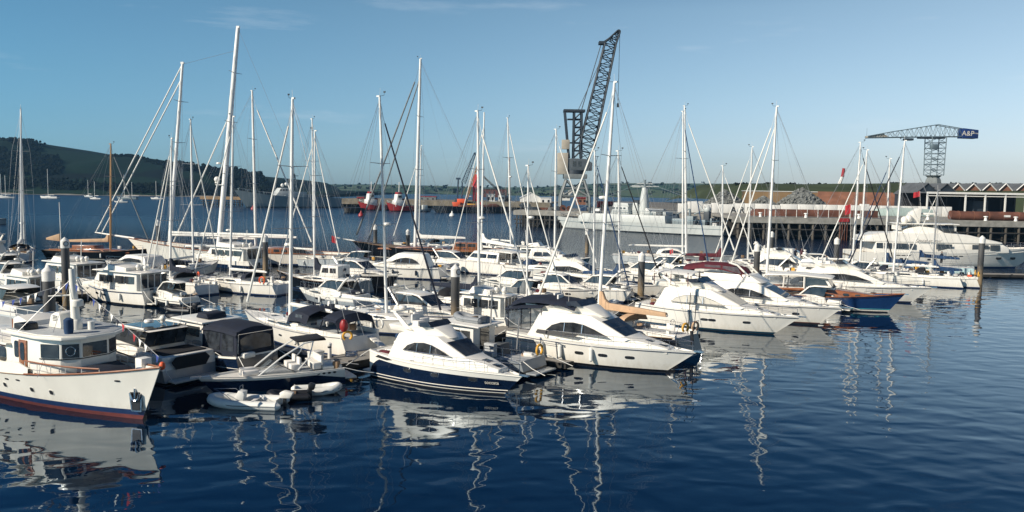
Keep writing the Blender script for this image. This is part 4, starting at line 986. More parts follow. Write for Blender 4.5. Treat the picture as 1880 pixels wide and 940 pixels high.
# ------------------------------------------------------------------ motor boats of the middle and left rows
ML = [
 ('white trawler yacht with two curtained aft windows and domes, moored behind the two grey piles', dict(stern=(292, 560), head=155, L=11.5, B=3.9, fb=(1.5, 1.45, 2.0), style='trawler', boot=BLACK)),
 ('white cabin cruiser with rounded domes on its roof, right behind the tall left pile', dict(stern=(172, 535), head=150, L=11.0, B=3.8, fb=(1.4, 1.3, 1.6), style='trawler', boot=BLUEB)),
 ('white sedan motor yacht moored beyond the white trawler yacht', dict(stern=(306, 512), head=150, L=12.5, B=4.0, fb=(1.4, 1.35, 1.6), hi=1.5, style='sedan', boot=BLUEB)),
 ('grey sports cruiser with wide black cockpit cover, cut by the left picture edge', dict(stern=(72, 596), head=146, L=12.0, B=4.0, fb=(1.45, 1.4, 1.7), style='sport', boot=BLACK, low=PALE, arch=False, canvas=CBLACK)),
 ('small white cuddy boat with dark hull behind the black cockpit cover', dict(stern=(80, 562), head=150, L=8.0, B=2.8, fb=(1.1, 1.05, 1.4), style='trawler', low=BLACK, lowv=.9, boot=BLACK, detail=False)),
 ('white motor boat low in the water at the far left edge', dict(stern=(45, 528), head=152, L=9.0, B=3.1, fb=(1.1, 1.1, 1.4), style='sport', boot=BLUEB, canvas=CNAVY)),
 ('black hulled motor yacht with white deck beside the black motor sailer', dict(bow=(716, 528), head=-30, L=11.0, B=3.6, fb=(1.5, 1.45, 1.7), style='sport', low=BLACK, lowv=.86, boot=BLACK, canvas=CBLACK)),
 ('low white sports boat with dark lower hull left of the twin piles', dict(stern=(696, 494), head=165, L=8.5, B=2.9, fb=(.95, .95, 1.25), style='sport', arch=False, boot=BLACK, low=NAVY, lowv=.6, canvas=CNAVY)),
 ('white motor yacht hung with a row of fenders in front of the black ketch', dict(stern=(815, 512), head=168, L=12.0, B=3.9, fb=(1.6, 1.5, 1.8), style='sedan', boot=BLUEB)),
 ('white sports boat with black arch beside the catamaran', dict(bow=(880, 500), head=-32, L=10.5, B=3.4, fb=(1.2, 1.2, 1.4), style='sport', boot=BLUEB, canvas=CBLACK)),
 ('dark teal hulled motor boat with white deckhouse right of the catamaran', dict(bow=(1068, 497), head=-14, L=11.0, B=3.5, fb=(1.4, 1.45, 2.1), style='sedan', low=TEAL, lowv=.9, boot=BLACK)),
 ('white pilothouse fishing boat just behind the dark teal hull', dict(bow=(1022, 490), head=-20, L=8.0, B=2.9, fb=(1.3, 1.3, 1.7), style='trawler', boot=BLUEB, detail=False)),
 ('white cuddy cruiser with grey canvas wheelhouse top behind the navy flybridge cruiser', dict(stern=(945, 606), head=150, L=8.0, B=2.9, fb=(1.2, 1.15, 1.4), style='trawler', boot=BLUEB, screen=VINYL)),
 ('white hardtop cruiser with swept wing roof behind the radar arch of the navy cruiser', dict(bow=(850, 606), head=-34, L=10.5, B=3.5, fb=(1.2, 1.2, 1.4), style='sport', boot=BLUEB, canvas=CBLUE)),
 ('white day boat with upturned bow in the middle of the pontoon rows', dict(bow=(1085, 552), head=-34, L=9.0, B=3.1, fb=(1.1, 1.1, 1.4), style='sport', boot=BLUEB, canvas=CNAVY, arch=False)),
 ('low white speedboat under white cover left of the tan sail cover', dict(stern=(1010, 560), head=150, L=7.5, B=2.6, fb=(.95, .95, 1.2), style='sport', boot=BLUEB, canvas=CWHITE, arch=False, detail=False)),
 ('white motor cruiser with navy cockpit canopy left of the middle right pile', dict(stern=(1240, 522), head=152, L=10.0, B=3.4, fb=(1.2, 1.2, 1.5), style='sport', boot=BLUEB, canvas=CBLUE)),
 ('white runabout with open foredeck right of the white flybridge arch', dict(stern=(1300, 528), head=150, L=8.5, B=3.0, fb=(1.1, 1.1, 1.4), style='sport', boot=BLUEB, canvas=CNAVY, arch=False)),
 ('long low white motor yacht with people on deck behind the pile with the white cap', dict(bow=(1520, 512), head=-25, L=13.0, B=4.0, fb=(1.5, 1.45, 1.7), style='fly', boot=BLUEB)),
 ('white sports fisherman with folded canvas between the two right piles', dict(stern=(1470, 512), head=155, L=10.0, B=3.4, fb=(1.2, 1.2, 1.6), style='sport', boot=BLUEB, canvas=CWHITE)),
 ('white express cruiser beyond the cream pilothouse of the blue lobster yacht', dict(bow=(1580, 522), head=-27, L=11.0, B=3.6, fb=(1.3, 1.3, 1.5), style='sedan', boot=BLUEB)),
 ('white launch with grey cover left of the superyacht stern', dict(bow=(1556, 500), head=-15, L=9.0, B=3.0, fb=(1.1, 1.1, 1.4), style='sport', boot=BLUEB, canvas=CGREY)),

 ('large white motor yacht with dark saloon windows in front of the schooner', dict(stern=(478, 497), head=150, L=14.0, B=4.2, fb=(1.4, 1.35, 1.8), style='trawler', boot=BLACK, low=NAVY, lowv=.55)),
 ('low navy covered sports boat between the left edge and the tall pile', dict(stern=(36, 508), head=150, L=9.5, B=3.2, fb=(1.1, 1.1, 1.4), style='sport', low=NAVY, boot=WHITE, canvas=CNAVY)),
 ('white cruiser with black tinted side windows beyond the left edge boats', dict(stern=(10, 488), head=152, L=11.0, B=3.6, fb=(1.3, 1.3, 1.6), style='fly', boot=BLUEB)),
 ('black covered speedboat moored between the scoop stern yacht and the trawler', dict(stern=(352, 568), head=148, L=7.5, B=2.6, fb=(.95, .95, 1.2), style='sport', low=BLACK, boot=BLACK, canvas=CBLACK, arch=False)),
 ('dark grey hulled sports boat with navy cover beneath the silver boom', dict(stern=(668, 566), head=148, L=9.0, B=3.0, fb=(1.1, 1.1, 1.4), style='sport', low=SILVER, boot=BLACK, canvas=CNAVY)),
 ('white open sports boat with windscreen and navy cushions below the grey sail cover', dict(stern=(998, 541), head=150, L=9.5, B=3.1, fb=(1.1, 1.1, 1.4), style='sport', boot=BLUEB, canvas=CNAVY, arch=False)),
 ('white sports boat with grey cover moored left of the brown footed pile', dict(stern=(1158, 553), head=150, L=9.0, B=3.0, fb=(1.1, 1.1, 1.4), style='sport', boot=BLUEB, canvas=CGREY)),
 ('navy canvas covered cruiser below the pale grey yacht deckhouse', dict(stern=(1272, 508), head=150, L=10.0, B=3.4, fb=(1.2, 1.2, 1.5), style='sport', boot=NAVY, low=NAVY, canvas=CNAVY)),
 ('white sedan cruiser in the far right row beyond the red ensign', dict(bow=(1505, 494), head=-25, L=11.0, B=3.6, fb=(1.3, 1.3, 1.6), style='sedan', boot=BLUEB)),
 ('small white cuddy boat among the masts left of the superyacht', dict(stern=(1622, 516), head=150, L=8.0, B=2.8, fb=(1.0, 1.0, 1.3), style='sport', boot=BLUEB, canvas=CBLUE)),
 ('white motor yacht with dark windows beyond the tan sail cover boats', dict(bow=(1130, 532), head=-30, L=12.0, B=3.8, fb=(1.4, 1.35, 1.6), style='fly', boot=BLACK)),
]
for lb, kw in ML:
    k = dict(N=20, ports=(.55, .68), fend=True, win=len(lb) % 3); k.update(kw)
    if k['style'] == 'trawler': k['name'] = 'cabin_cruiser'; k['cat'] = 'cabin cruiser'
    if k['style'] == 'sport': k['name'] = 'sports_cruiser'; k['cat'] = 'sports cruiser'
    k.setdefault('stripe', [None, CNAVY, CGREY, None, BLUEB][len(lb) % 5])
    cruiser(lb, **k)

# --- catamaran
def catamaran():
    L, B = 13.0, 7.0; a = R(146)
    loc = at(960, 505); root = thing('catamaran', 'white sailing catamaran with broad cabin and twin hull sterns', 'catamaran', loc, a, 'sailing yachts in the marina')
    h = Hull(L, 2.0, (1.5, 1.6, 1.9), .5, ws=.75, tm=.4, p=2.2, fl=.75, sr=1.2, bul=.02)
    for sd in (1, -1):
        o = h.mesh([((.1,), ANTIF), ((.2,), BLUEB), (1.0, WHITE)], root, N=18); o.location = (0, sd * 2.5, 0)
        o2 = h.deck(DECK, root); o2.location = (0, sd * 2.5, 0)
    MB().box((5.2, 0, 1.4), (7.4, 4.6, .7), WHITE).build('bridge_deck', root, bevel=.1)
    wc = lambda x, z: 2.7 - .25 * (z - 1.7) - .1 * max(0, x - 6)
    MB().prism([(2.4, 1.6), (2.4, 3.1), (6.8, 3.15), (8.2, 1.75)], wc, WHITE).build('cabin', root, bevel=.12)
    windows(root, [[(2.7, 2.25), (4.3, 2.25), (4.3, 2.8), (2.7, 2.8)], [(4.5, 2.25), (5.8, 2.25), (5.8, 2.8), (4.5, 2.8)], [(6.0, 2.25), (7.4, 2.25), (6.9, 2.8), (6.0, 2.8)]], wc)
    for y in (-1.6, 0, 1.6): MB().box((2.38, y, 2.4), (.05, 1.3, .8), GLASS).build('cabin_window', root)
    MB().prism([(.3, 3.05), (.3, 3.15), (4.2, 3.35), (4.2, 3.2)], lambda x, z: 2.3, WHITE).build('cockpit_roof', root, bevel=.03)
    mb = MB()
    for sd in (1, -1): mb.tube([(.5, sd * 2.2, 1.7), (.5, sd * 2.2, 3.1)], .06, WHITE, 6)
    mb.build('roof_posts', root)
    W = Matrix.Translation(loc) @ Matrix.Rotation(a, 4, 'Z')
    D = (W @ V((7.2, 0, 0))).y
    T = W.inverted() @ atD(889, 206, D); base = V((7.2, 0, 3.0))
    MB().tube([base, base + (T - base) * .7, T], .16, ALU, 10, .1).build('mast', root)
    rg = MB()
    for sd in (1, -1): rg.tube([(6.6, sd * 3.3, 1.7), T * .92 + base * .08], .013, WIRE, 4)
    rg.build('rigging', root)
    MB().tube([(12.6, 0, 2.0), T * .9 + base * .1], .07, CWHITE, 6, .05).build('furled_sail', root)
    MB().box((12.4, 0, 1.75), (.2, 5, .18), ALU).build('crossbeam', root)
    sailboom(root, 7.0, 4.3, 5.6, CWHITE, 3.9, rise=1.2)
    inflatable('pale inflatable dinghy slung between the catamaran sterns', (loc.x, loc.y, 0), a + R(90), 3.0, 1.5, m=PALE, z=.0, lift=1.1).location = W @ V((-.6, 0, 1.2))
catamaran()

inflatable('grey inflatable hung at the stern of the white motor yacht with fenders', at(828, 503), R(60), 3.2, 1.6, m=RUBBER, engine=False, lift=.9)
inflatable('pale inflatable tender floating behind the brown footed pile', at(1112, 560), R(20), 3.0, 1.5, m=PALE)
inflatable('dark inflatable tender tied by the trawler yacht stern', at(330, 572), R(170), 3.0, 1.5, m=DARKM)
# ------------------------------------------------------------------ sailing yachts
# sailing yacht on the pontoon with navy spray hood
r, h, d, mk = yacht('white sailing yacht with large navy spray hood and lowered passerelle, beside the navy canvas cruiser', 62, (537, 182, 533), 15.5, head=140, boomln=5.2, hood=None, radar=.34, boot=BLUEB, fb=(1.35, 1.3, 1.6))
mb = MB(); canopy(mb, [(7.4, d + .5, .8), (7.1, d + 1.25, .9), (6.4, d + 1.6, 1.0), (5.2, d + 1.68, 1.0), (4.4, d + 1.5, .98)], 1.85, CNAVY, .45, .5); mb.build('spray_hood', r)
mb = MB(); canopy(mb, [(3.2, d + 1.2, .9), (2.6, d + 1.65, 1.0), (1.2, d + 1.6, 1.0), (.8, d + 1.1, .95)], 1.7, CNAVY, .4, .1); mb.build('bimini', r)
windows(r, [[(5.0, d + .7), (5.9, d + .7), (5.8, d + 1.2), (5.0, d + 1.2)]], lambda x, z: 1.72, VINYL, .02, 'hood_window')
mb = MB(); 
for sd in (1, -1): mb.tube([(3.2, sd * 1.6, d + .2), (2.6, sd * 1.6, d + 1.3), (1.2, sd * 1.6, d + 1.2), (.9, sd * 1.6, d + .2)], .05, CNAVY, 5)
mb.build('bimini_frame', r)
MB().box((-.6, -.9, .75), (2.4, .55, .1), WHITE, M=Matrix.Rotation(R(-22), 3, 'Y')).build('passerelle', r, bevel=.02)
MB().box((-.25, 0, .3), (1.0, 3.0, .14), WHITE).build('swim_platform', r, bevel=.04)
h.ports(r, (.35, .5, .62), .62, .22, .08, frac=True)
lifebuoy(r, (.7, -1.95, d + .65), Matrix.Identity(4), 'white horseshoe lifebuoy on the rail of the yacht with the navy spray hood', CWHITE, .34)
o = tag(MB().ball((0, 0, 0), .38, RED, 10, (.8, .8, 1.25)).build('fender_buoy'), 'red buoy hung on the stern rail of the yacht with the navy spray hood', 'buoy', 'buoys hung on boats')
WM = Matrix.Translation(r.location) @ Matrix.Rotation(r.rotation_euler[2], 4, 'Z')
o.location = WM @ V((.2, 1.7, d + 1.0))
lifebuoy(r, (.0, 1.55, d + .3), Matrix.Rotation(R(60), 4, 'Z'), 'orange yellow horseshoe lifebuoy under the red buoy', YELLOW, .3)
H4 = r
# tan sail cover yacht behind the white flybridge yacht
r, h, d, mk = yacht('dark hulled sailing yacht with long tan sail cover and tan spray hood', 64, (1128, 152, 1098), 15.5, head=138, cover=CTAN, boomln=6.2, hood=CTAN, hm=BLACK, boot=WHITE, radar=.52, mr=.165, furl=CWHITE, xmf=.55)
lifebuoy(r, (.3, -.9, d + .7), Matrix.Rotation(R(80), 4, 'Z'), 'cream horseshoe lifebuoy on the dark yacht with the tan spray hood', CTAN, .34)
lifebuoy(r, (.1, .9, d + .85), Matrix.Rotation(R(80), 4, 'Z'), 'orange lifebuoy on the stern rail of the dark yacht with the tan spray hood', YELLOW, .3)
mb = MB()
for y in (.5, -.4): mb.tube([(.1, y, d + .3), (.0, y, d + 3.4)], .03, DARKM, 5)
mb.tube([(-.2, .5, d + .6), (-.3, .5, d - .4)], .13, DARKM, 8); mb.build('stern_davits', r)

Y = [
 # label, D, mast, kwargs
 ('white sailing yacht with white boom and grey cockpit, tall single mast at the far left', 124, (38, 200, 40), dict(L=16, head=118, cover=CWHITE, hood=CBLACK, boomln=6.5, radar=.18)),
 ('pale sailing yacht with open scoop stern beside the white trawler yacht', 90, (315, 255, 312.5), dict(L=13, head=143, cover=CNAVY, hood=CBLACK, furl2=True, boomln=4.6)),
 ('white sailing yacht with bare mast behind the scoop stern yacht', 104, (350, 220, 355), dict(L=14, bowx=398, near=False, hood=CNAVY)),
 ('white sailing yacht with orange horseshoe lifebuoy and wide open stern', 90, (428, 215, 422.5), dict(L=13.5, head=155, hood=CNAVY, radar=.3, boomln=5.2)),
 ('dark classic sailing yacht with cream rail and long bow to the right, varnished coachroof', 129, (463, 167, 470), dict(L=24, head=-6, hm=BLACK, cm2=WOOD, hood=None, boomln=8, wheel=False, fb=(1.4, 1.3, 2.0), over=3.5, deckm=TEAK)),
 ('sailing yacht with thick white furled genoa beyond the black motor sailer', 118, (573, 219, 576.5), dict(L=14, bowx=622, near=True, hood=CBLACK, hm=PALE)),
 ('black motor sailer with white wheelhouse and navy sail cover', 92, (578, 241, 577), dict(L=12.5, head=158, hm=BLACK, cover=CNAVY, hood=None, boomln=4.2, fb=(1.4, 1.2, 1.9), deckm=DECK)),
 ('white sailing yacht with slightly leaning mast and dark blue furled genoa', 66, (697, 178, 710), dict(L=14, head=-30, furl=CNAVY, hood=None, boomln=5.6, radar=.42)),
 ('black ketch with white booms and varnished deckhouse, bowsprit to the left', 134, (772, 108, 762), dict(L=27, head=168, hm=BLACK, cover=CWHITE, hood=None, cm2=WOOD, boomln=8.5, furl=CGREY, furl2=True, fb=(1.7, 1.6, 2.6), over=3.2, wheel=False, mr=.30, deckm=TEAK, boot=WHITE)),
 ('slim sailing yacht half hidden behind the tall black ketch', 150, (773, 268, 769), dict(L=14, head=160, hood=CBLACK)),
 ('dark blue hulled sailing yacht with navy sail cover, behind the middle pile', 75, (877, 205, 880), dict(L=14.5, head=-32, hm=NAVY, boot=WHITE, cover=CNAVY, hood=CBLACK, boomln=5.6, radar=.44)),
 ('white sailing yacht with slender mast beyond the catamaran', 140, (932, 217, 938), dict(L=16, bowx=978, near=True, hood=CNAVY, radar=.55)),
 ('small white sailing yacht with short mast and grey sail cover', 77, (970, 305, 967), dict(L=10.5, head=-34, hood=CGREY, cover=CGREY, radar=.62, boomln=4)),
 ('white sailing yacht with white furled genoa crossing that of the tan covered yacht', 108, (1021, 238, 1018), dict(L=15, bowx=1094, near=True, hood=CBLUE)),
 ('sailing yacht with blue striped furled genoa behind the tan covered mast', 88, (1092, 278, 1090), dict(L=12.5, bowx=1153, near=True, furl=CBLUE, hood=CNAVY)),
 ('sailing yacht with thick black furled genoa left of the white capped pile', 92, (1135, 278, 1138), dict(L=12.5, bowx=1213, near=True, furl=CBLACK, hood=CNAVY, cover=CBLUE)),
 ('white sailing yacht with blue furled genoa in front of the pale grey yacht', 114, (1254, 205, 1253), dict(L=13.5, bowx=1300, near=True, furl=CBLUE, hood=CBLUE)),
 ('large pale grey sailing yacht with long white boom and low curved deckhouse', 128, (1257, 195, 1260), dict(L=19, head=-12, hm=PALE, hood=None, boomln=9.0, deckm=DECK, over=2.0, boot=BLACK, fb=(1.5, 1.5, 1.9))),
 ('sailing yacht with burgundy sail cover and burgundy furled sail', 121, (1327, 305, 1325), dict(L=12.5, head=-20, cover=CRED, hood=CRED, boomln=5.5)),
 ('white sailing yacht moored beyond the burgundy sail cover', 126, (1381, 270, 1373), dict(L=13, head=155, hood=CNAVY)),
 ('tall masted white sailing yacht right of the white capped right pile', 93, (1426, 196, 1407), dict(L=15.5, head=146, hood=CNAVY, mr=.17, furl2=True)),
 ('white sailing yacht with thin mast, first of the cluster left of the superyacht', 115, (1580, 262, 1564.5), dict(L=14, head=-25, hood=CBLACK, furl=CBLACK)),
 ('white sailing yacht with dark sprayhood, second of the cluster before the superyacht', 112, (1592, 276, 1578), dict(L=13.5, head=150, hood=CNAVY)),
 ('white sailing yacht with bright blue sail cover before the superyacht', 116, (1634, 292, 1625), dict(L=13, head=150, cover=CBLUE, hood=CBLUE, furl=CBLUE, boomln=5.5)),
 ('sailing yacht with tallest mast of the cluster in front of the superyacht', 108, (1661, 259, 1640), dict(L=14.5, head=150, hood=CBLACK, furl=CNAVY)),
 ('small white sailing yacht with dark mast, yellow lifebuoys and blue boom cover', 106, (1722, 350, 1711.5), dict(L=9.5, head=160, cover=CBLUE, hood=CBLUE, mm=ALUD, boomln=3.4, hm=CREAM, fb=(1.2, 1.1, 1.3))),
 ('white sailing yacht cut off by the left picture edge', 108, (-28, 190, -30), dict(L=14, head=-60, hood=CNAVY)),
]
YR = {}
for lb, D, m, kw in Y:
    YR[lb] = yacht(lb, D, m, **kw)
r, h, d, mk = YR[Y[6][0]]
MB().prism([(3.2, d), (3.2, d + 1.75), (5.4, d + 1.8), (5.8, d + .5)], lambda x, z: 1.2, WHITE).build('wheelhouse', r, bevel=.06)
windows(r, [[(3.5, d + .95), (4.3, d + .95), (4.3, d + 1.5), (3.5, d + 1.5)], [(4.5, d + .95), (5.4, d + .95), (5.25, d + 1.5), (4.5, d + 1.5)]], lambda x, z: 1.2)
o = tag(MB().ball((0, 0, 0), .36, ORANGE, 10, (.9, .9, 1.15)).build('fender_buoy'), 'orange round fender buoy hung on the black motor sailer', 'buoy', 'buoys hung on boats')
p = h.pt(.3); o.location = Matrix.Translation(r.location) @ Matrix.Rotation(r.rotation_euler[2], 4, 'Z') @ V((p.x, p.y + .3, p.z - .1))
r, h, d, mk = YR[Y[3][0]]
lifebuoy(r, (1.6, 1.75, d + .6), Matrix.Identity(4), 'orange horseshoe lifebuoy on the stern rail of the white yacht with open stern', ORANGE, .36)
lifebuoy(r, (11.5, 1.1, d + .55), Matrix.Rotation(R(-25), 4, 'Z'), 'small orange lifebuoy on the bow rail of the white yacht with open stern', ORANGE, .3)
r, h, d, mk = YR[Y[25][0]]
for y, w in ((1.1, 'nearer the camera'), (-1.1, 'on its far side')): lifebuoy(r, (.3, y, d + .7), Matrix.Rotation(R(70), 4, 'Z'), 'yellow lifebuoy on the small yacht with the dark mast, ' + w, YELLOW, .32)
MB().box((1.2, .3, d + .35), (.5, .5, .4), ORANGE).build('orange_box', r, bevel=.05)
for i, (nm, t, sd) in enumerate((('tall masted white sailing yacht', .0, 0), )): pass
flag(YR[Y[18][0]][0], (.1, 0, 1.3), 1.0, 'red ensign behind the burgundy bimini', FLAGR, 1.8, (-.5, .1), .7)
# pilothouse glass of the pale grey yacht
r, h, d, mk = YR[Y[17][0]]
MB().prism([(6.2, d + .3), (6.6, d + 1.0), (8.2, d + 1.35), (9.6, d + 1.2), (11.4, d + .3)], lambda x, z: 1.5 - .3 * (z - d), WHITE).build('deckhouse', r, bevel=.15)
windows(r, [[(7.0, d + .55), (7.4, d + .95), (8.6, d + 1.12), (9.6, d + .95), (10.5, d + .55)]], lambda x, z: 1.5 - .3 * (z - d))
# black ketch: mizzen mast, bowsprit, deckhouse
r, h, d, mk = YR[Y[8][0]]
MB().tube([(26.3, 0, 2.6), (30.0, 0, 3.1)], .14, WHITE2, 7, .08).build('bowsprit', r)
MB().prism([(4.5, d), (4.5, d + 1.4), (8.5, d + 1.4), (9, d)], lambda x, z: 1.3, WOOD).build('deckhouse', r, bevel=.06)
windows(r, [[(4.9, d + .7), (6.2, d + .7), (6.2, d + 1.2), (4.9, d + 1.2)], [(6.6, d + .7), (8.2, d + .7), (8.2, d + 1.2), (6.6, d + 1.2)]], lambda x, z: 1.3)

# --- white schooner
def schooner():
    D, L, a = 126, 33.0, R(172)
    f = V((math.cos(a), math.sin(a), 0))
    B_ = V((xat(234, D - 2, 2.5), D - 2, 0)); root = thing('schooner', 'large white schooner with two tall masts, long bowsprit and wooden deckhouses', 'schooner', B_ - f * L, a, 'sailing yachts in the marina')
    W = Matrix.Translation(root.location) @ Matrix.Rotation(a, 4, 'Z'); Wi = W.inverted()
    h = Hull(L, 7.0, (1.8, 1.9, 3.4), 3.4, ws=.6, tm=.45, p=2.2, fl=.72, sr=-2.0, bul=.5)
    h.mesh([((.2,), ANTIF), ((.4,), BLUEB), (1.0, CREAM)], root, N=40, cap=TEAK); h.deck(TEAK, root); h.rub(WOOD, root, 'cap_rail', dz=.03, r=.07)
    MB().tube([(L - 1.2, 0, 3.3), (L + 5.4, 0, 4.1)], .2, WHITE2, 8, .1).build('bowsprit', root)
    tops = []
    for k, (xt, yt, xb, yb, bl) in enumerate(((335, 118, 330, 440, 8.5), (437, 52, 425, 440, 12.5))):
        lo = Wi @ V((xat(xb, D, 2), D, 0)); x = lo.x; T = Wi @ atD(xt, yt, D)
        m = MB(); base = V((x, 0, 1.5)); T.y *= 1
        m.tube([base, base + (T - base) * .75, T], .30 if k == 0 else .42, ALU, 12, .2 if k == 0 else .30); m.build('mast', root)
        tops.append((x, T, base))
        MB().box(T + V((0, 0, .2)), (.5, .3, .3), ALU).build('masthead', root)
        for q in (.35, .58, .8):
            p = base + (T - base) * q
            for sd in (1, -1): MB().tube([p, p + V((-.2, sd * 2.1, .1))], .06, ALUD, 5, .03).build('spreader', root)
        rg = MB()
        for sd in (1, -1):
            for dx, q in ((-.6, .97), (-.2, .8), (.3, .58), (.7, .58)):
                rg.tube([V((x + dx, sd * 3.2, 1.9)), base + (T - base) * .35 + V((-.2, sd * 2.1, .1)), base + (T - base) * q], .018, WIRE, 4)
        rg.build('rigging', root)
        MB().tube([(x - .3, 0, 4.0), (x - bl, 0, 4.1)], .17, WHITE2, 8).build('boom', root)
        MB().tube([(x - .3, 0, 4.35), (x - bl + .5, 0, 4.3)], .26, CWHITE, 8, .18).build('furled_mainsail', root)
    x0, T0, b0 = tops[0]; x1, T1, b1 = tops[1]
    for p, q in (((L + 5.2, 0, 4.2), T0), ((L + 4.2, 0, 4.1), b0 + (T0 - b0) * .92), ((x0 - .8, 0, 3), b1 + (T1 - b1) * .62)):
        p = V(p); MB().tube([p, p + (q - p) * .04, p + (q - p) * .1, p + (q - p) * .96, q], .10, CWHITE, 6).build('furled_sail', root)
    MB().tube([(0, 0, 2.5), T1], .02, WIRE, 4).build('backstay', root); MB().tube([T0, b1 + (T1 - b1) * .9], .02, WIRE, 4).build('triatic_stay', root)
    mb = MB(); p = b1 + (T1 - b1) * .30
    mb.box(p + V((.6, 0, 0)), (1.2, 1.0, .1), ALU); mb.build('radar_bracket', root); dome(root, p + V((1.0, .3, .8)), .45); dish(root, p + V((1.1, -.5, 3.2)), .4)
    for xa, xb, m in ((6, 10, WOOD), (12, 16.5, WOOD), (20, 23, CREAM)):
        MB().prism([(xa, 1.5), (xa + .1, 2.6), (xb - .2, 2.6), (xb, 1.5)], lambda x, z: 1.5, m).build('deckhouse', root, bevel=.08)
        windows(root, [[(xa + .4 + k * 1.2, 1.95), (xa + 1.3 + k * 1.2, 1.95), (xa + 1.3 + k * 1.2, 2.35), (xa + .4 + k * 1.2, 2.35)] for k in range(int((xb - xa - .6) / 1.2))], lambda x, z: 1.5)
    inflatable('grey covered tender carried on the white schooner deck', (0, 0, 0), a, 3.6, 1.7, m=RUBBER, engine=False).location = W @ V((18.4, 0, 2.2))
    h.rail(root, .03, .97, .7, 14, join=True, r=.02)
    flag(root, (.3, 0, 2.2), 1.6, 'red ensign at the white schooner stern', FLAGR, 2.4, (-.5, .1), 1.0)
schooner()

# --- brown yawl
r, h, d, mk = yacht('black hulled wooden yawl with varnished mast and tan furled sails', 124, (203.5, 265, 203), 17, head=-8, hm=BLACK, boot=WHITE, cover=None, hood=None, mm=SPRUCE, cm2=WOOD, deckm=TEAK, fb=(1.3, 1.2, 1.9), over=2.0, wheel=False, noboom=True, furl=CGREY, mr=.17)
sailboom(r, 9.6, d + 1.6, 8.0, CTAN, d + 1.4, rise=1.0)
MB().tube([(1.5, 0, d), (1.4, 0, d + 7.5)], .09, WHITE2, 7, .06).build('mizzen_mast', r); MB().prism([(1.35, d + 1.4), (1.3, d + 2.6), (-1.0, d + 1.9), (-1.0, d + 1.6)], lambda x, z: .14, CTAN).build('furled_mizzen', r, bevel=.05)
MB().tube([(16.5, 0, 1.9), (20.0, 0, 2.5)], .11, SPRUCE, 7, .07).build('bowsprit', r)
MB().prism([(4.2, d), (4.2, d + .95), (7.8, d + .95), (8.4, d)], lambda x, z: 1.2, WOOD).build('deckhouse', r, bevel=.05)

# --- transom of the ice blue racing yacht
rr_ = thing('racing_yacht', 'ice blue racing yacht with broad flat transom, right of the small dark masted yacht', 'sailing yacht', at(1789, 508), R(150), 'sailing yachts in the marina')
h = Hull(13, 3.9, (1.35, 1.3, 1.5), .5, ws=.97, tm=.35, p=2.2, fl=.75, sr=.1, bul=.03)
h.mesh([((.06,), TURQ), ((.14,), TURQ), (1.0, mat('ice_blue_gelcoat', (.46, .62, .64), .3, var=.05))], rr_, N=22); h.deck(DECK, rr_)
text('74', rr_, (-.03, .9, .95), (0, -1, 0), (0, 0, 1), .6, TURQ, 'transom_number')
MB().prism([(5, 1.2), (5.1, 1.7), (8, 1.6), (9.5, 1.3)], lambda x, z: 1.2, WHITE).build('coachroof', rr_, bevel=.06)
sailboom(rr_, 7.4, 2.6, 5.4, CBLUE, 2.5, rise=1.0)
h.rail(rr_, .03, .97, .6, 8, join=True, r=.012)
MB().tube([(7.5, 0, 1.2), (7.3, 0, 3.4)], .09, ALUD, 8).build('stub_mast', rr_)
SKY_P = (0.0, .05, .12, .21, .32, .5, 1.0)
SKY_R = ((.56, .71, .88, 1), (.53, .68, .85, 1), (.48, .65, .76, 1), (.43, .62, .71, 1), (.10, .27, .43, 1), (.02, .14, .31, 1), (.04, .14, .30, 1))
SKY_SAT, SKY_S, SUN_S = .72, .122, 5.0
SKY_X = (.75, .26, .06)
W_COL, W_IOR, W_TINT = (.0001, .006, .020, 1), 1.85, (.4, .75, 1.0)
W_A, W_B, W_C, W_D = .052, .0022, .0012, .5
HAZE = .00010
# ------------------------------------------------------------------ sky, sun, water
SUN_EL, SUN_AZ = R(31), R(238)
wd = bpy.data.worlds.new('World'); sc.world = wd; wd.use_nodes = True
nt = wd.node_tree; N_, Lk = nt.nodes, nt.links; N_.clear()
out = N_.new('ShaderNodeOutputWorld'); bg = N_.new('ShaderNodeBackground'); Lk.new(bg.outputs[0], out.inputs[0])
sky = N_.new('ShaderNodeTexSky'); sky.sky_type = 'NISHITA'; sky.sun_disc = False; sky.sun_elevation = SUN_EL; sky.sun_rotation = SUN_AZ
sky.air_density = 1.0; sky.dust_density = .6; sky.ozone_density = 2.0
tc = N_.new('ShaderNodeTexCoord'); sp = N_.new('ShaderNodeSeparateXYZ'); Lk.new(tc.outputs['Generated'], sp.inputs[0])
rp = N_.new('ShaderNodeValToRGB'); e = rp.color_ramp.elements           # deepening blue towards the zenith
e[0].position = 0.0; e[0].color = SKY_R[0]; e[1].position = 1.0; e[1].color = SKY_R[-1]
for p_, c_ in zip(SKY_P[1:-1], SKY_R[1:-1]):
    q = e.new(p_); q.color = c_
Lk.new(sp.outputs['Z'], rp.inputs[0])
mx = N_.new('ShaderNodeMix'); mx.data_type = 'RGBA'; mx.blend_type = 'MULTIPLY'; mx.inputs['Factor'].default_value = 1
hs = N_.new('ShaderNodeHueSaturation'); hs.inputs['Saturation'].default_value = SKY_SAT
Lk.new(sky.outputs[0], hs.inputs['Color']); Lk.new(hs.outputs[0], mx.inputs[6]); Lk.new(rp.outputs[0], mx.inputs[7])
cl = N_.new('ShaderNodeClamp'); cl.inputs[1].default_value = -.6; cl.inputs[2].default_value = .6; Lk.new(sp.outputs['X'], cl.inputs[0])
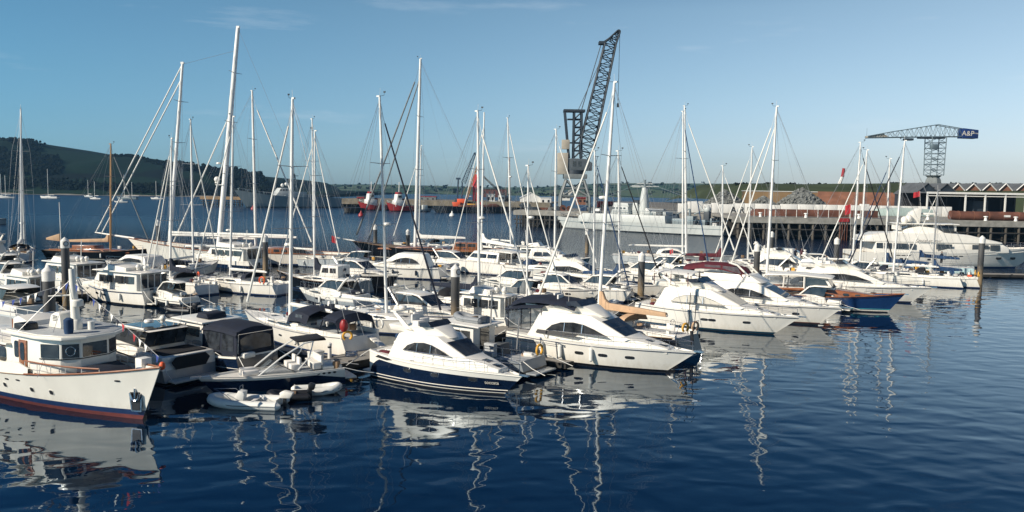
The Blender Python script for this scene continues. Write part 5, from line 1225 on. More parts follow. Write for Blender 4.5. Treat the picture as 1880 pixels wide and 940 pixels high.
vm = N_.new('ShaderNodeVectorMath'); vm.operation = 'MULTIPLY_ADD'; Lk.new(cl.outputs[0], vm.inputs[0]); vm.inputs[1].default_value = SKY_X; vm.inputs[2].default_value = (1, 1, 1)
m3 = N_.new('ShaderNodeMix'); m3.data_type = 'RGBA'; m3.blend_type = 'MULTIPLY'; m3.inputs['Factor'].default_value = 1
Lk.new(mx.outputs[2], m3.inputs[6]); Lk.new(vm.outputs[0], m3.inputs[7]); mx = m3
mp = N_.new('ShaderNodeMapping'); mp.inputs['Scale'].default_value = (2.2, 2.2, 17); Lk.new(tc.outputs['Generated'], mp.inputs[0])
nz = N_.new('ShaderNodeTexNoise'); nz.inputs['Scale'].default_value = 1.6; nz.inputs['Detail'].default_value = 6; nz.inputs['Roughness'].default_value = .6; Lk.new(mp.outputs[0], nz.inputs['Vector'])
cr = N_.new('ShaderNodeValToRGB'); cr.color_ramp.elements[0].position = .60; cr.color_ramp.elements[1].position = .80
cr.color_ramp.elements[0].color = (0, 0, 0, 1); cr.color_ramp.elements[1].color = (.22, .22, .22, 1); Lk.new(nz.outputs['Fac'], cr.inputs[0])
m2 = N_.new('ShaderNodeMix'); m2.data_type = 'RGBA'; m2.inputs[7].default_value = (6.2, 6.6, 7.0, 1)
Lk.new(cr.outputs[0], m2.inputs['Factor']); Lk.new(mx.outputs[2], m2.inputs[6]); Lk.new(m2.outputs[2], bg.inputs[0])
bg.inputs[1].default_value = SKY_S
sd = V((math.sin(SUN_AZ) * math.cos(SUN_EL), math.cos(SUN_AZ) * math.cos(SUN_EL), math.sin(SUN_EL)))
sl = bpy.data.lights.new('sun', 'SUN'); sl.energy = SUN_S; sl.angle = R(.5); sl.color = (1.0, .90, .755)
so = bpy.data.objects.new('sun', sl); col.objects.link(so); so.rotation_euler = sd.to_track_quat('Z', 'Y').to_euler()

def water_mat():
    m = bpy.data.materials.new('harbour_water'); m.use_nodes = True; nt = m.node_tree; n = nt.nodes; l = nt.links; b = n['Principled BSDF']
    b.inputs['Base Color'].default_value = W_COL; b.inputs['Roughness'].default_value = .015; b.inputs['IOR'].default_value = W_IOR
    b.inputs['Specular Tint'].default_value = (*W_TINT, 1)
    tc = n.new('ShaderNodeTexCoord')
    def nz(scale, rot, det, dist=0.0, rough=.5):
        mp = n.new('ShaderNodeMapping'); mp.inputs['Scale'].default_value = scale; mp.inputs['Rotation'].default_value = (0, 0, rot)
        l.new(tc.outputs['Object'], mp.inputs[0]); t = n.new('ShaderNodeTexNoise'); t.inputs['Scale'].default_value = 1; t.inputs['Detail'].default_value = det
        t.inputs['Distortion'].default_value = dist; t.inputs['Roughness'].default_value = rough; l.new(mp.outputs[0], t.inputs['Vector']); return t.outputs['Fac']
    def mul(a, v):
        q = n.new('ShaderNodeMath'); q.operation = 'MULTIPLY'; l.new(a, q.inputs[0])
        if isinstance(v, float): q.inputs[1].default_value = v
        else: l.new(v, q.inputs[1])
        return q.outputs[0]
    def add(a, c):
        q = n.new('ShaderNodeMath'); q.operation = 'ADD'; l.new(a, q.inputs[0]); l.new(c, q.inputs[1]); return q.outputs[0]
    # sheltered inside the marina, rougher out in the fairway
    s = n.new('ShaderNodeSeparateXYZ'); l.new(tc.outputs['Object'], s.inputs[0])
    mr = n.new('ShaderNodeMapRange'); mr.interpolation_type = 'SMOOTHSTEP'; mr.inputs[1].default_value = 98; mr.inputs[2].default_value = 150; l.new(s.outputs['Y'], mr.inputs[0])
    swell = mul(nz((.42, .62, .4), R(-20), 1.0, .3), W_A)
    rip = mul(nz((1.5, 2.4, 1.5), R(-26), 2.0, .4), W_B)
    fine = mul(nz((5.5, 9.0, 5), R(-15), 2.0), W_C)
    patch = n.new('ShaderNodeMapRange'); patch.inputs[1].default_value = .42; patch.inputs[2].default_value = .62; l.new(nz((.035, .06, .05), .3, 2.0), patch.inputs[0])
    fine = mul(fine, patch.outputs[0])
    chop = mul(mul(nz((.8, 1.5, 1), R(-10), 5.0, .2, .62), W_D), mr.outputs[0])
    hsum = add(add(swell, rip), add(fine, chop))
    rr_ = n.new('ShaderNodeMapRange'); rr_.inputs[1].default_value = 120; rr_.inputs[2].default_value = 300; rr_.inputs[3].default_value = .012; rr_.inputs[4].default_value = .3; l.new(s.outputs['Y'], rr_.inputs[0]); l.new(rr_.outputs[0], b.inputs['Roughness'])
    bp = n.new('ShaderNodeBump'); bp.inputs['Strength'].default_value = 1; bp.inputs['Distance'].default_value = 1; l.new(hsum, bp.inputs['Height']); l.new(bp.outputs[0], b.inputs['Normal'])
    return m
struct(MB().add([(-1900, -250, 0), (2600, -250, 0), (2600, 3000, 0), (-1900, 3000, 0)], [(0, 1, 2, 3)], water_mat()).build('water', smooth=False))

# ------------------------------------------------------------------ piles and pontoons
PILE = mat('pile_steel', (.085, .085, .085), .55, var=.45, scale=1.4, stretch=(1, 1, .3))
def pile_mat():
    m = MATS['pile_steel']; nt = m.node_tree; n = nt.nodes; l = nt.links; b = n['Principled BSDF']
    src = b.inputs['Base Color'].links[0].from_socket
    tc = n.new('ShaderNodeTexCoord'); s = n.new('ShaderNodeSeparateXYZ'); l.new(tc.outputs['Object'], s.inputs[0])
    z = n.new('ShaderNodeTexNoise'); z.inputs['Scale'].default_value = 2.2; l.new(tc.outputs['Object'], z.inputs[0])
    a = n.new('ShaderNodeMath'); a.operation = 'MULTIPLY_ADD'; a.inputs[1].default_value = 1.6; l.new(z.outputs['Fac'], a.inputs[0]); l.new(s.outputs['Z'], a.inputs[2])
    mr = n.new('ShaderNodeMapRange'); mr.inputs[1].default_value = 1.7; mr.inputs[2].default_value = 3.6; mr.inputs[3].default_value = 1; mr.inputs[4].default_value = 0; l.new(a.outputs[0], mr.inputs[0])
    mx = n.new('ShaderNodeMix'); mx.data_type = 'RGBA'; mx.inputs[7].default_value = (.22, .16, .09, 1)
    l.new(mr.outputs[0], mx.inputs['Factor']); l.new(src, mx.inputs[6]); l.new(mx.outputs[2], b.inputs['Base Color'])
pile_mat()
def make_pile(hh, d, sign):
    r = d / 2
    o = thing('mooring_pile', '', 'mooring pile', group='mooring piles of the marina')
    MB().lathe([(r, -1.5), (r, hh - 1.0)], (0, 0, 0), PILE, 20).build('shaft', o)
    MB().lathe([(r * 1.08, hh - 1.05), (r * 1.08, hh - .38), (r * .95, hh - .3), (.04, hh)], (0, 0, 0), WHITE2, 20).build('cap', o, ang=25)
    if sign:
        s = MB().plate((0, 0, 0), V((1, 0, 0)), V((0, 0, 1)), V((0, -1, 0)), oval(.24, .24, 18), DARKM, .02).build('emblem_disc', o); s.location = (r * .75, -r * .95, hh - .62); s.rotation_euler[2] = R(38)
        MB().plate((0, 0, 0), V((1, 0, 0)), V((0, 0, 1)), V((0, -1, 0)), oval(.18, .18, 18), PALE, .035).build('emblem_ring', s)
    return o
for px, yt, D, sg, lb in ((90, 487, 53, 0, 'thick grey pile with tall white cap beside the classic yacht mast'), (120, 435, 77, 1, 'tall grey pile with emblem on its white cap left of the white trawler yacht'), (290, 403, 143, 0, 'slim distant pile in front of the white schooner bow'),
        (487, 430, 110, 0, 'dark pile with white cap in front of the schooner stern'), (689, 411, 150, 0, 'slim pile by the bow of the black ketch'), (749, 420, 141, 0, 'slim pile just left of the tall black ketch mast'), (836, 485, 67, 1, 'large pile with white cap behind the navy hulled flybridge cruiser'),
        (1078, 420, 150, 0, 'slim distant pile below the grey warship bow'), (1178, 462, 87, 0, 'pile with brown foot left of the white radar arch'), (1390, 446, 101, 1, 'pile with white cap beside the burgundy bimini'), (1417, 424, 140, 0, 'pile standing right behind the tall mast of the right row'),
        (1536, 435, 118, 0, 'pile left of the superyacht stern'), (1802, 432, 108, 0, 'pile standing before the superyacht bow')):
    h0 = CY - 125 + (px - 940) * .0157
    hh = 12 - (yt - h0) / F * D
    o = make_pile(hh, .74, sg); o['label'] = lb; o.location = (xat(px, D, hh * .7), D, 0)

def pontoon(label, p, a, ln, w, z=.5, ribs=True):
    o = thing('pontoon', label, 'pontoon', (p[0], p[1], 0), a, 'floating pontoons')
    MB().box((ln / 2, 0, z - .06), (ln, w, .12), PONT).build('walkway', o)
    mb = MB()
    for sd in (1, -1): mb.box((ln / 2, sd * (w / 2 + .05), z - .16), (ln, .1, .34), CONCD)
    for sd in (0, 1): mb.box((sd * ln + (.05 if sd else -.05), 0, z - .16), (.1, w + .2, .34), CONCD)
    mb.build('fender_edge', o)
    mb = MB()
    k = max(2, int(ln / 5))
    for i in range(k): mb.box((ln * (i + .5) / k, 0, z - .45), (ln / k * .7, w * .85, .6), CONCD)
    mb.build('float', o)
    mb = MB()
    for i in range(k):
        for sd in (1, -1): mb.box((ln * (i + .5) / k, sd * (w / 2 - .12), z + .05), (.3, .06, .08), DARKM)
    mb.build('mooring_cleats', o)
    return o
PA = math.atan2(.75, .66)
P0 = V((-12.9, 50.6, 0)); u_ = V((math.cos(PA), math.sin(PA), 0)); v_ = V((-u_.y, u_.x, 0))
pontoon('main pontoon running between the two nearest rows of boats, its end by the speedboat', P0, PA, 85, 2.3)
Q0 = V((-44, 83, 0)); pontoon('second pontoon behind the white trawler yacht', Q0 - u_ * 22, PA, 80, 2.3)
for i, (s_, sd, ln) in enumerate(((2.5, 1, 10), (15, 1, 10), (11.5, -1, 10), (27, -1, 11), (42, -1, 11), (30, 1, 11), (45, 1, 11))):
    p = P0 + u_ * s_ + v_ * sd * 1.2
    pontoon('narrow finger pontoon %s of the main pontoon, number %s from its near end' % ('left' if sd > 0 else 'right', ['one', 'two', 'three', 'four'][[0, 1, 0, 1, 2, 2, 3][i]]), p, R(146) if sd > 0 else R(-34), ln, .9, .45)
pontoon('long pontoon at the right edge beside the superyacht', (60.5, 118, 0), R(-1), 60, 2.4)
def pedestal(p, lb):
    o = thing('service_pedestal', lb, 'power pedestal', (p[0], p[1], .5), PA, 'service pedestals on the main pontoon')
    MB().lathe([(.13, 0), (.13, .85), (.15, .87), (.15, 1.0), (.05, 1.06)], (0, 0, 0), WHITE2, 10).build('post', o)
    MB().lathe([(.135, .7), (.135, .82)], (0, 0, 0), GLASS, 10).build('lamp_band', o); return o
pedestal(P0 + u_ * 2.2 + v_ * .8, 'white service pedestal on the pontoon near its end')
pedestal(P0 + u_ * 14 + v_ * .8, 'white service pedestal further along the pontoon')
o = thing('dock_box', 'white dock box with rounded lid at the pontoon end', 'dock box', P0 + u_ * .9 + v_ * .5 + V((0, 0, .5)), PA)
MB().box((0, 0, .32), (.9, .6, .64), WHITE2).build('body', o, bevel=.05); MB().box((0, 0, .68), (.96, .66, .1), WHITE).build('lid', o, bevel=.04)
o = tag(MB().tube([V((.4 * math.cos(k * .5), .4 * math.sin(k * .5), .02 + .008 * k)) for k in range(40)], .028, CBLUE, 5).build('coiled_hose'), 'blue hose coiled on the pontoon beside the dock box', 'hose'); o.location = P0 + u_ * 3.6 + v_ * .3 + V((0, 0, .51))

# ------------------------------------------------------------------ land
def lerp_tab(tab, x):
    if x <= tab[0][0]: return tab[0][1]
    for (a, b), (c, d) in zip(tab, tab[1:]):
        if x <= c: return b + (d - b) * (x - a) / (c - a)
    return tab[-1][1]
def field_mat(name, c1, c2, hedge, sc_, wood=None):
    m = bpy.data.materials.new(name); m.use_nodes = True; nt = m.node_tree; n = nt.nodes; l = nt.links; b = n['Principled BSDF']; b.inputs['Roughness'].default_value = .95; b.inputs['Specular IOR Level'].default_value = .1
    tc = n.new('ShaderNodeTexCoord'); mp = n.new('ShaderNodeMapping'); mp.inputs['Scale'].default_value = (sc_, sc_ * .55, 0); l.new(tc.outputs['Object'], mp.inputs[0])
    w = n.new('ShaderNodeTexNoise'); w.inputs['Scale'].default_value = 1.2; l.new(mp.outputs[0], w.inputs[0])
    ad = n.new('ShaderNodeMixRGB'); ad.inputs[0].default_value = .15; l.new(mp.outputs[0], ad.inputs[1]); l.new(w.outputs['Color'], ad.inputs[2])
    v = n.new('ShaderNodeTexVoronoi'); v.inputs['Scale'].default_value = 1; l.new(ad.outputs[0], v.inputs[0])
    v2 = n.new('ShaderNodeTexVoronoi'); v2.feature = 'DISTANCE_TO_EDGE'; v2.inputs['Scale'].default_value = 1; l.new(ad.outputs[0], v2.inputs[0])
    rp = n.new('ShaderNodeValToRGB'); rp.color_ramp.elements[0].color = (*c1, 1); rp.color_ramp.elements[1].color = (*c2, 1); l.new(v.outputs['Color'], rp.inputs[0])
    st = n.new('ShaderNodeMapRange'); st.inputs[1].default_value = .025; st.inputs[2].default_value = .05; l.new(v2.outputs[0], st.inputs[0])
    mx = n.new('ShaderNodeMix'); mx.data_type = 'RGBA'; mx.inputs[6].default_value = (*hedge, 1); l.new(st.outputs[0], mx.inputs['Factor']); l.new(rp.outputs[0], mx.inputs[7])
    nz = n.new('ShaderNodeTexNoise'); nz.inputs['Scale'].default_value = .05; nz.inputs['Detail'].default_value = 8; l.new(tc.outputs['Object'], nz.inputs[0])
    mu = n.new('ShaderNodeMix'); mu.data_type = 'RGBA'; mu.blend_type = 'MULTIPLY'; mu.inputs['Factor'].default_value = .5; l.new(mx.outputs[2], mu.inputs[6]); l.new(nz.outputs['Color'], mu.inputs[7])
    l.new(mu.outputs[2], b.inputs['Base Color'])
    return m
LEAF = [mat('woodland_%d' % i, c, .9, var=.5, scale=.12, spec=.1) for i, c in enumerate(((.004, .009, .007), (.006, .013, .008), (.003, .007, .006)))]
def grove(name, spots, parent=None, seed=1, n=26):
    """many trees, each a lumpy cloud of leaf clumps on a short trunk, one mass of far-off wood"""
    rr = random.Random(seed); mb = MB()
    for x, y, z, r in spots:
        m = rr.choice(LEAF)
        for _ in range(9):
            c = V((rr.gauss(0, .5), rr.gauss(0, .5), rr.uniform(.1, 1.15))) * r
            k = r * rr.uniform(.22, .48); b0 = len(mb.v)
            mb.ball((x + c.x, y + c.y, z + c.z), k, m, 6, (1, 1, .85))
            for i in range(b0, len(mb.v)):
                q = V(mb.v[i]); o = V((x + c.x, y + c.y, z + c.z)); mb.v[i] = tuple(o + (q - o) * rr.uniform(.72, 1.25))
    o = mb.build(name, smooth=False); o['kind'] = 'stuff'; return o
HILL = [(-60, 252), (0, 255), (40, 257), (82, 274), (140, 280), (200, 287), (245, 287), (300, 303), (380, 312), (430, 319), (470, 326), (492, 340), (505, 352)]
def ridge(px): return lerp_tab(HILL, px)
def left_hill():
    rows = []; Ys = [700, 712, 740, 790, 860, 940, 1000, 1100, 1300]
    for Y in Ys:
        row = []
        for i in range(90):
            X = -1250 + (1070) * i / 89
            px = CX + X / 940 * F; Dr = 940.
            hz = 345 + (px - 940) * .0157
            zr = 12 + (hz - ridge(px)) / F * Dr
            k = max(0, min(1, (Y - 700) / 240)); k = k ** .72 if Y <= 940 else 1 - .25 * (Y - 940) / 360
            z = -1.5 + (zr + 1.5) * k + noise.noise(V((X * .012, Y * .012, 0))) * 2.2 * min(1, k * 3)
            row.append((X, Y + 12 * math.sin(X * .021), z))
        rows.append(row)
    o = MB().grid(rows, field_mat('headland_fields', (.006, .022, .013), (.014, .032, .017), (.004, .009, .008), .0045)).build('headland', ang=180); struct(o)
    def zat(X, Y):
        px = CX + X / 940 * F; hz = 345 + (px - 940) * .0157; zr = 12 + (hz - ridge(px)) / F * 940
        k = max(0, min(1, (Y - 700) / 240)); return -1.5 + (zr + 1.5) * k ** .72
    rr = random.Random(5); sp = []
    for i in range(520):      # shoreline belt
        X = rr.uniform(-700, -275); Y = rr.uniform(712, 745); sp.append((X, Y, zat(X, Y) - 1, rr.uniform(3.2, 6)))
    for i in range(330):      # wood on the left slope
        px = rr.uniform(-40, 125) * (1 if rr.random() < .75 else 1.15); Y = rr.uniform(770, 880); X = (px - CX) / F * Y
        if px > 100 + rr.uniform(-10, 25) : continue
        sp.append((X, Y, zat(X, Y) - 1, rr.uniform(4, 6.5)))
    for i in range(560):      # dark wood on the right end
        px = rr.uniform(285, 498); Y = rr.uniform(720, 945); X = (px - CX) / F * Y
        if px < 285 + (940 - Y) * .55 + rr.uniform(-18, 18) + 60 * (Y < 900): continue
        sp.append((X, Y, zat(X, Y) - 1.5, rr.uniform(4, 7.5)))
    for a, b, c in ((-20, 78, 75), (205, 248, 40), (250, 500, 210)):   # crest
        for i in range(c):
            px = rr.uniform(a, b); Y = rr.uniform(925, 965); X = (px - CX) / F * Y; sp.append((X, Y, zat(X, Y) - 4, rr.uniform(3, 5.5 if b != 500 else 5)))
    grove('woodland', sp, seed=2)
    MB().grid([[(X, 698 + 12 * math.sin(X * .021), -.2), (X, 705 + 12 * math.sin(X * .021), .6 + .5 * math.sin(X * .11))] for X in range(-720, -190, 10)], mat('shingle', (.22, .20, .17), .9, var=.4, scale=.2)).build('beach')['kind'] = 'structure'
left_hill()
FARR = [(380, 345), (520, 337), (620, 339), (700, 339), (760, 341), (830, 345), (900, 349), (960, 348), (1010, 342), (1080, 339), (1140, 336), (1220, 337), (1300, 336), (1380, 337), (1440, 338), (1600, 341), (1760, 345), (1950, 347), (2100, 347)]
def far_hills():
    rows = []; D = 1900
    for Y in (1250, 1320, 1450, 1650, 1900, 2300, 2800):
        row = []
        for i in range(130):
            X = -900 + 2700 * i / 129; px = CX + X / D * F; hz = 345 + (px - 940) * .0157
            zr = max(14, 12 + (hz - lerp_tab(FARR, px)) / F * D)
            k = max(0, min(1, (Y - 1250) / 650)) ** .8 if Y <= 1900 else 1
            row.append((X, Y, -1 + (zr + 1) * k + noise.noise(V((X * .006, Y * .006, 4))) * 3.5 * min(1, k * 2)))
        rows.append(row)
    struct(MB().grid(rows, field_mat('far_fields', (.030, .085, .055), (.13, .165, .10), (.012, .028, .022), .0085)).build('far_hills', ang=180))
    rr = random.Random(9); sp = []
    for i in range(430):
        X = rr.uniform(-850, 1600); px = CX + X / D * F
        if rr.random() < .25: Y = rr.uniform(1270, 1420)
        else: Y = rr.choice((1500, 1640, 1760, 1900)) + rr.gauss(0, 12)
        zr = max(14, 12 + (345 + (px - 940) * .0157 - lerp_tab(FARR, px)) / F * D); k = min(1, max(0, (Y - 1250) / 650)) ** .8
        sp.append((X, Y, -1 + (zr + 1) * k - 2, rr.uniform(3, 5)))
    grove('far_woodland', sp, seed=4)
far_hills()

def haze():
    m = bpy.data.materials.new('haze_air'); m.use_nodes = True; n = m.node_tree.nodes; n.clear()
    o = n.new('ShaderNodeOutputMaterial'); v = n.new('ShaderNodeVolumePrincipled'); v.inputs['Color'].default_value = (.28, .62, 1, 1); v.inputs['Density'].default_value = HAZE; v.inputs['Anisotropy'].default_value = .2
    m.node_tree.links.new(v.outputs[0], o.inputs['Volume'])
    b = MB().box((350, 1380, 60), (4600, 3330, 128), m).build('haze', smooth=False); b['kind'] = 'stuff'
if HAZE: haze()
# ------------------------------------------------------------------ harbour works behind
def XY(px, D): return xat(px, D, 5)
def zpx(px, py, D): return atD(px, py, D).z
def wharf(name, label, p0, p1, depth, z, pile_gap=3.0, deckm=CONC, beam=1.3, pr=.3, pilem=CONCD, back=True):
    p0, p1 = V((*p0, 0)), V((*p1, 0)); d = p1 - p0; ln = d.length; a = math.atan2(d.y, d.x)
    o = thing(name, label, 'wharf', p0, a)
    MB().box((ln / 2, depth / 2, z - .35), (ln, depth, .7), deckm).build('deck_slab', o)
    MB().box((ln / 2, -.1, z - .2 - beam / 2), (ln + .4, .3, beam), deckm).build('edge_beam', o)
    n = int(ln / pile_gap); rr = random.Random(int(ln))
    for i in range(min(n, 95)):
        mb = MB(); x = (i + .5) * ln / n + rr.uniform(-.3, .3)
        mb.tube([(x, .25, -2), (x, .25, z - .5)], pr, pilem, 8)
        mb.tube([(x + .4, 2.6, -2), (x + .4, 2.6, z - .5)], pr, pilem, 8)
        mb.build('pile', o)
    mb = MB(); mb.tube([(0, .1, z * .45), (ln, .1, z * .45)], .22, CONCD, 6); mb.tube([(0, 1.4, 1.0), (ln, 1.4, 1.0)], .2, CONCD, 6); mb.build('waling', o)
    if back: MB().box((ln / 2, min(depth * .7, 9), z / 2 - 1.2), (ln, .5, z + .6), CONCD).build('back_wall', o)
    return o, a
WZ = 5.6
QR, qa = wharf('quay', 'long concrete quay on timber piles along the right, behind the superyacht', (XY(1345, 206), 206), (XY(1345, 206) + 130, 200), 60, WZ, 3.1, pilem=mat('weathered_timber', (.12, .105, .085), .9, var=.5, scale=.6, stretch=(1, 1, .2)))
wharf('middle_wharf', 'dark piled wharf carrying the big jib crane behind the warship', (XY(944, 250), 250), (XY(1345, 228), 232), 42, 5.2, 1.7)
wharf('left_jetty', 'low timber jetty on piles left of the grey patrol ship', (XY(368, 425), 425), (XY(445, 425), 425), 8, 5.0, 2.2, back=False, deckm=OCHRE, pr=.28)
wharf('distant_wharf', 'long low wharf behind the red tugs', (XY(605, 455), 455), (XY(1010, 430), 430), 45, 4.4, 4.2, deckm=mat('dry_rubble', (.22, .19, .14), .95, var=.5, scale=.3), beam=2.6)
struct(MB().box((175, 372, 1.9), (235, 200, 6.4), mat('yard_ground', (.17, .16, .14), .95, var=.3, scale=.1)).build('yard_ground'))
# quay furniture
q0 = V((XY(1345, 206), 206, 0)); ud = V((math.cos(qa), math.sin(qa), 0)); vd = V((-ud.y, ud.x, 0))
def Q(s, t, z=0): return q0 + ud * s + vd * t + V((0, 0, WZ + z))
def qs(px, t=1.0):
    D = 206 + t; return (xat(px, D, 6) - q0.x) / ud.x
o = thing('rust_pipe_run', 'long rust red steel trough along the quay edge left of the superyacht mast', 'steel trough', Q(qs(1380), 4), qa)
ln = qs(1612) - qs(1380)
MB().prism([(0, .2), (0, 1.0), (1.4, 2.0), (ln, 2.0), (ln, .2)], lambda x, z: .9, RUST).build('trough', o, bevel=.05)
for i in range(12): MB().box((1 + i * ln / 12, -.95, 1.0), (.12, .12, 2.0), WHITE2).build('stanchion', o)
o = thing('rust_pontoon', 'large rust red steel cylinder lying on the quay in front of the open shed', 'steel cylinder', Q(qs(1742), 3.5), qa)
ln = qs(1900) - qs(1742)
MB().tube([(0, 0, 1.3), (1.5, 0, 1.15), (ln, 0, 1.15)], 1.15, RUST, 14).build('shell', o)
for i in range(6): MB().tube([(2 + i * ln / 6, 0, 1.15), (2.1 + i * ln / 6, 0, 1.15)], 1.22, BRICK, 14).build('hoop', o)
MB().box((ln * .62, -1.17, 1.2), (1.6, .05, .5), WHITE2).build('plate', o)
for px in (1395, 1477, 1572, 1695, 1797, 1850):
    o = MB().lathe([(.45, 0), (.35, .3), (.3, .8), (.55, .95), (.5, 1.15), (.1, 1.2)], Q(qs(px), 1), WHITE2, 12).build('quay_bollard')
    tag(o, 'white bollard on the quay edge', 'bollard', 'white bollards along the quay edge'); 
for px, lb in ((1545, 'red ladder panel on the quay face left of the superyacht mast cluster'),):
    o = thing('quay_ladder', lb, 'ladder', Q(qs(px, 0), -.35, -1.8), qa)
    mb = MB()
    for sx in (-.9, .9, -.3, .3): mb.tube([(sx, 0, -4), (sx, 0, 1)], .09, RUST, 5)
    mb.build('rails', o); MB().box((0, 0, 1.4), (2.6, .3, .9), RED).build('panel', o)
# white block wall, lettering
o = thing('block_wall', 'long white concrete block wall on the quay with dark letters', 'wall', Q(qs(1235, 34), 34), qa)
ln = qs(1712, 34) - qs(1235, 34); rr = random.Random(4); bw = MB(); x = 0
while x < ln:
    w = rr.uniform(2.0, 5.5); hgt = rr.choice((2.6, 2.9, 2.9, 3.3)); bw.box((x + w / 2, 0, hgt / 2), (w - .12, 1.2, hgt), WHITE2); x += w
bw.build('blocks', o, bevel=.05)
for ch, px in (('A', 1335), ('R', 1350), ('D', 1365)): text(ch, o, (qs(px, 34) - qs(1235, 34), -.72, .9), (1, 0, 0), (0, 0, 1), 2.6, DARKM, 'letter', .02)
o = thing('tarpaulin_stack', 'pale green tarpaulin stack in front of the white block wall', 'tarpaulin', Q(qs(1590, 30), 30), qa)
MB().prism([(0, 0), (.4, 2.0), (8, 2.5), (16, 2.1), (16.5, 0)], lambda x, z: 1.3, mat('pale_green_tarp', (.42, .52, .49), .7, var=.2, scale=.5, bump=.3)).build('cover', o, bevel=.2)
# rubble
def heap(label, px, D, ph, wpx, name='rubble_heap'):
    X = XY(px, D); zt = zpx(px, ph, D); r = wpx / F * D; rows = []
    rr = random.Random(int(px))
    for i in range(15):
        k = i / 14; row = []
        for j in range(33):
            a = 6.2832 * j / 32; nn = noise.noise(V((math.cos(a) * 2, math.sin(a) * 2, k * 3 + px)))
            rad = r * (1 - k) ** (.85) * (1 + .22 * nn); z = 5.4 + (zt - 5.4) * k + noise.noise(V((math.cos(a) * 9 * (1 - k), math.sin(a) * 9 * (1 - k), px))) * .8
            row.append((X + rad * math.cos(a), D + rad * .6 * math.sin(a), z))
        rows.append(row)
    mb = MB().grid(rows, RUBBLE)
    for _ in range(260):
        a, k = rr.uniform(3.1, 6.3), rr.random(); rad = r * (1 - k) ** .85 * 1.02; s_ = rr.uniform(.3, .8)
        mb.box((X + rad * math.cos(a), D + rad * .6 * math.sin(a), 5.4 + (zt - 5.4) * k), (s_, s_, s_), RUBBLE, M=Matrix.Rotation(rr.random() * 3, 3, V((rr.random(), rr.random(), .4)).normalized()))
    tag(mb.build(name, ang=25), label, 'rubble heap', 'rubble heaps on the quay')
heap('tall pointed heap of grey rubble on the quay', 1470, 262, 346, 62)
heap('lower heap of grey rubble behind the block wall, further left', 1330, 270, 350, 52)
heap('small low heap of grey rubble joining the tall one', 1400, 258, 362, 42)
# walls and grass bank behind
def wall(label, px0, px1, D, y0, m, th=1.5, zb=4.5, name='yard_wall', cap=WHITE2, cat='wall'):
    x0, x1 = XY(px0, D), XY(px1, D); zt = zpx((px0 + px1) / 2, y0, D)
    o = thing(name, label, cat, ((x0 + x1) / 2, D, 0))
    MB().box((0, 0, (zt + zb) / 2), (x1 - x0, th, zt - zb), m).build('wall_face', o)
    if cap: MB().box((0, 0, zt + .12), (x1 - x0 + .3, th + .3, .25), cap).build('coping', o)
    return o
wall('ochre walled long shed behind the grey rubble', 1362, 1516, 285, 352, OCHRE)
o = thing('brick_bank', 'long brick red earth bank behind the white block wall', 'bank', (0, 0, 0))
X0, X1 = XY(1516, 276), XY(1700, 276)
MB().add([(X0, 276, 5), (X1, 276, 5), (X1 - 8, 284, zpx(1600, 353, 280)), (X0, 284, zpx(1600, 353, 280)), (X1, 290, 5), (X0, 290, 5)], [(0, 1, 2, 3), (3, 2, 4, 5), (0, 3, 5), (1, 4, 2)], BRICK).build('bank', o)
def bank():
    rows = []
    for Y, k in ((292, 0), (300, .75), (330, 1.0), (420, 1.0), (470, .3)):
        row = []
        for i in range(50):
            px = 1345 + 640 * i / 49; X = XY(px, 320)
            e = min(1, max(0, (px - 1340) / 50)); row.append((X, Y, 5 + (zpx(px, 337.5, 330) - 5) * k * e ** .5 + noise.noise(V((X * .05, Y * .05, 0))) * .5))
        rows.append(row)
    struct(MB().grid(rows, mat('rough_grass', (.06, .078, .042), .95, var=.45, scale=.06, spec=.1)).build('grass_bank', ang=180))
    rr = random.Random(6); sp = []
    for a, b, c in ((1345, 1372, 9), (1395, 1420, 8), (1440, 1460, 4), (1638, 1668, 14), (1682, 1695, 6), (1745, 1760, 6), (1765, 1782, 5), (1815, 1830, 5), (1868, 1885, 5), (1500, 1515, 4)):
        for i in range(c):
            px = rr.uniform(a, b); Y = rr.uniform(345, 365); sp.append((XY(px, Y), Y, zpx(px, 338, 330) - .8, rr.uniform(.9, 1.5)))
    grove('far_trees', sp, seed=8)
bank()
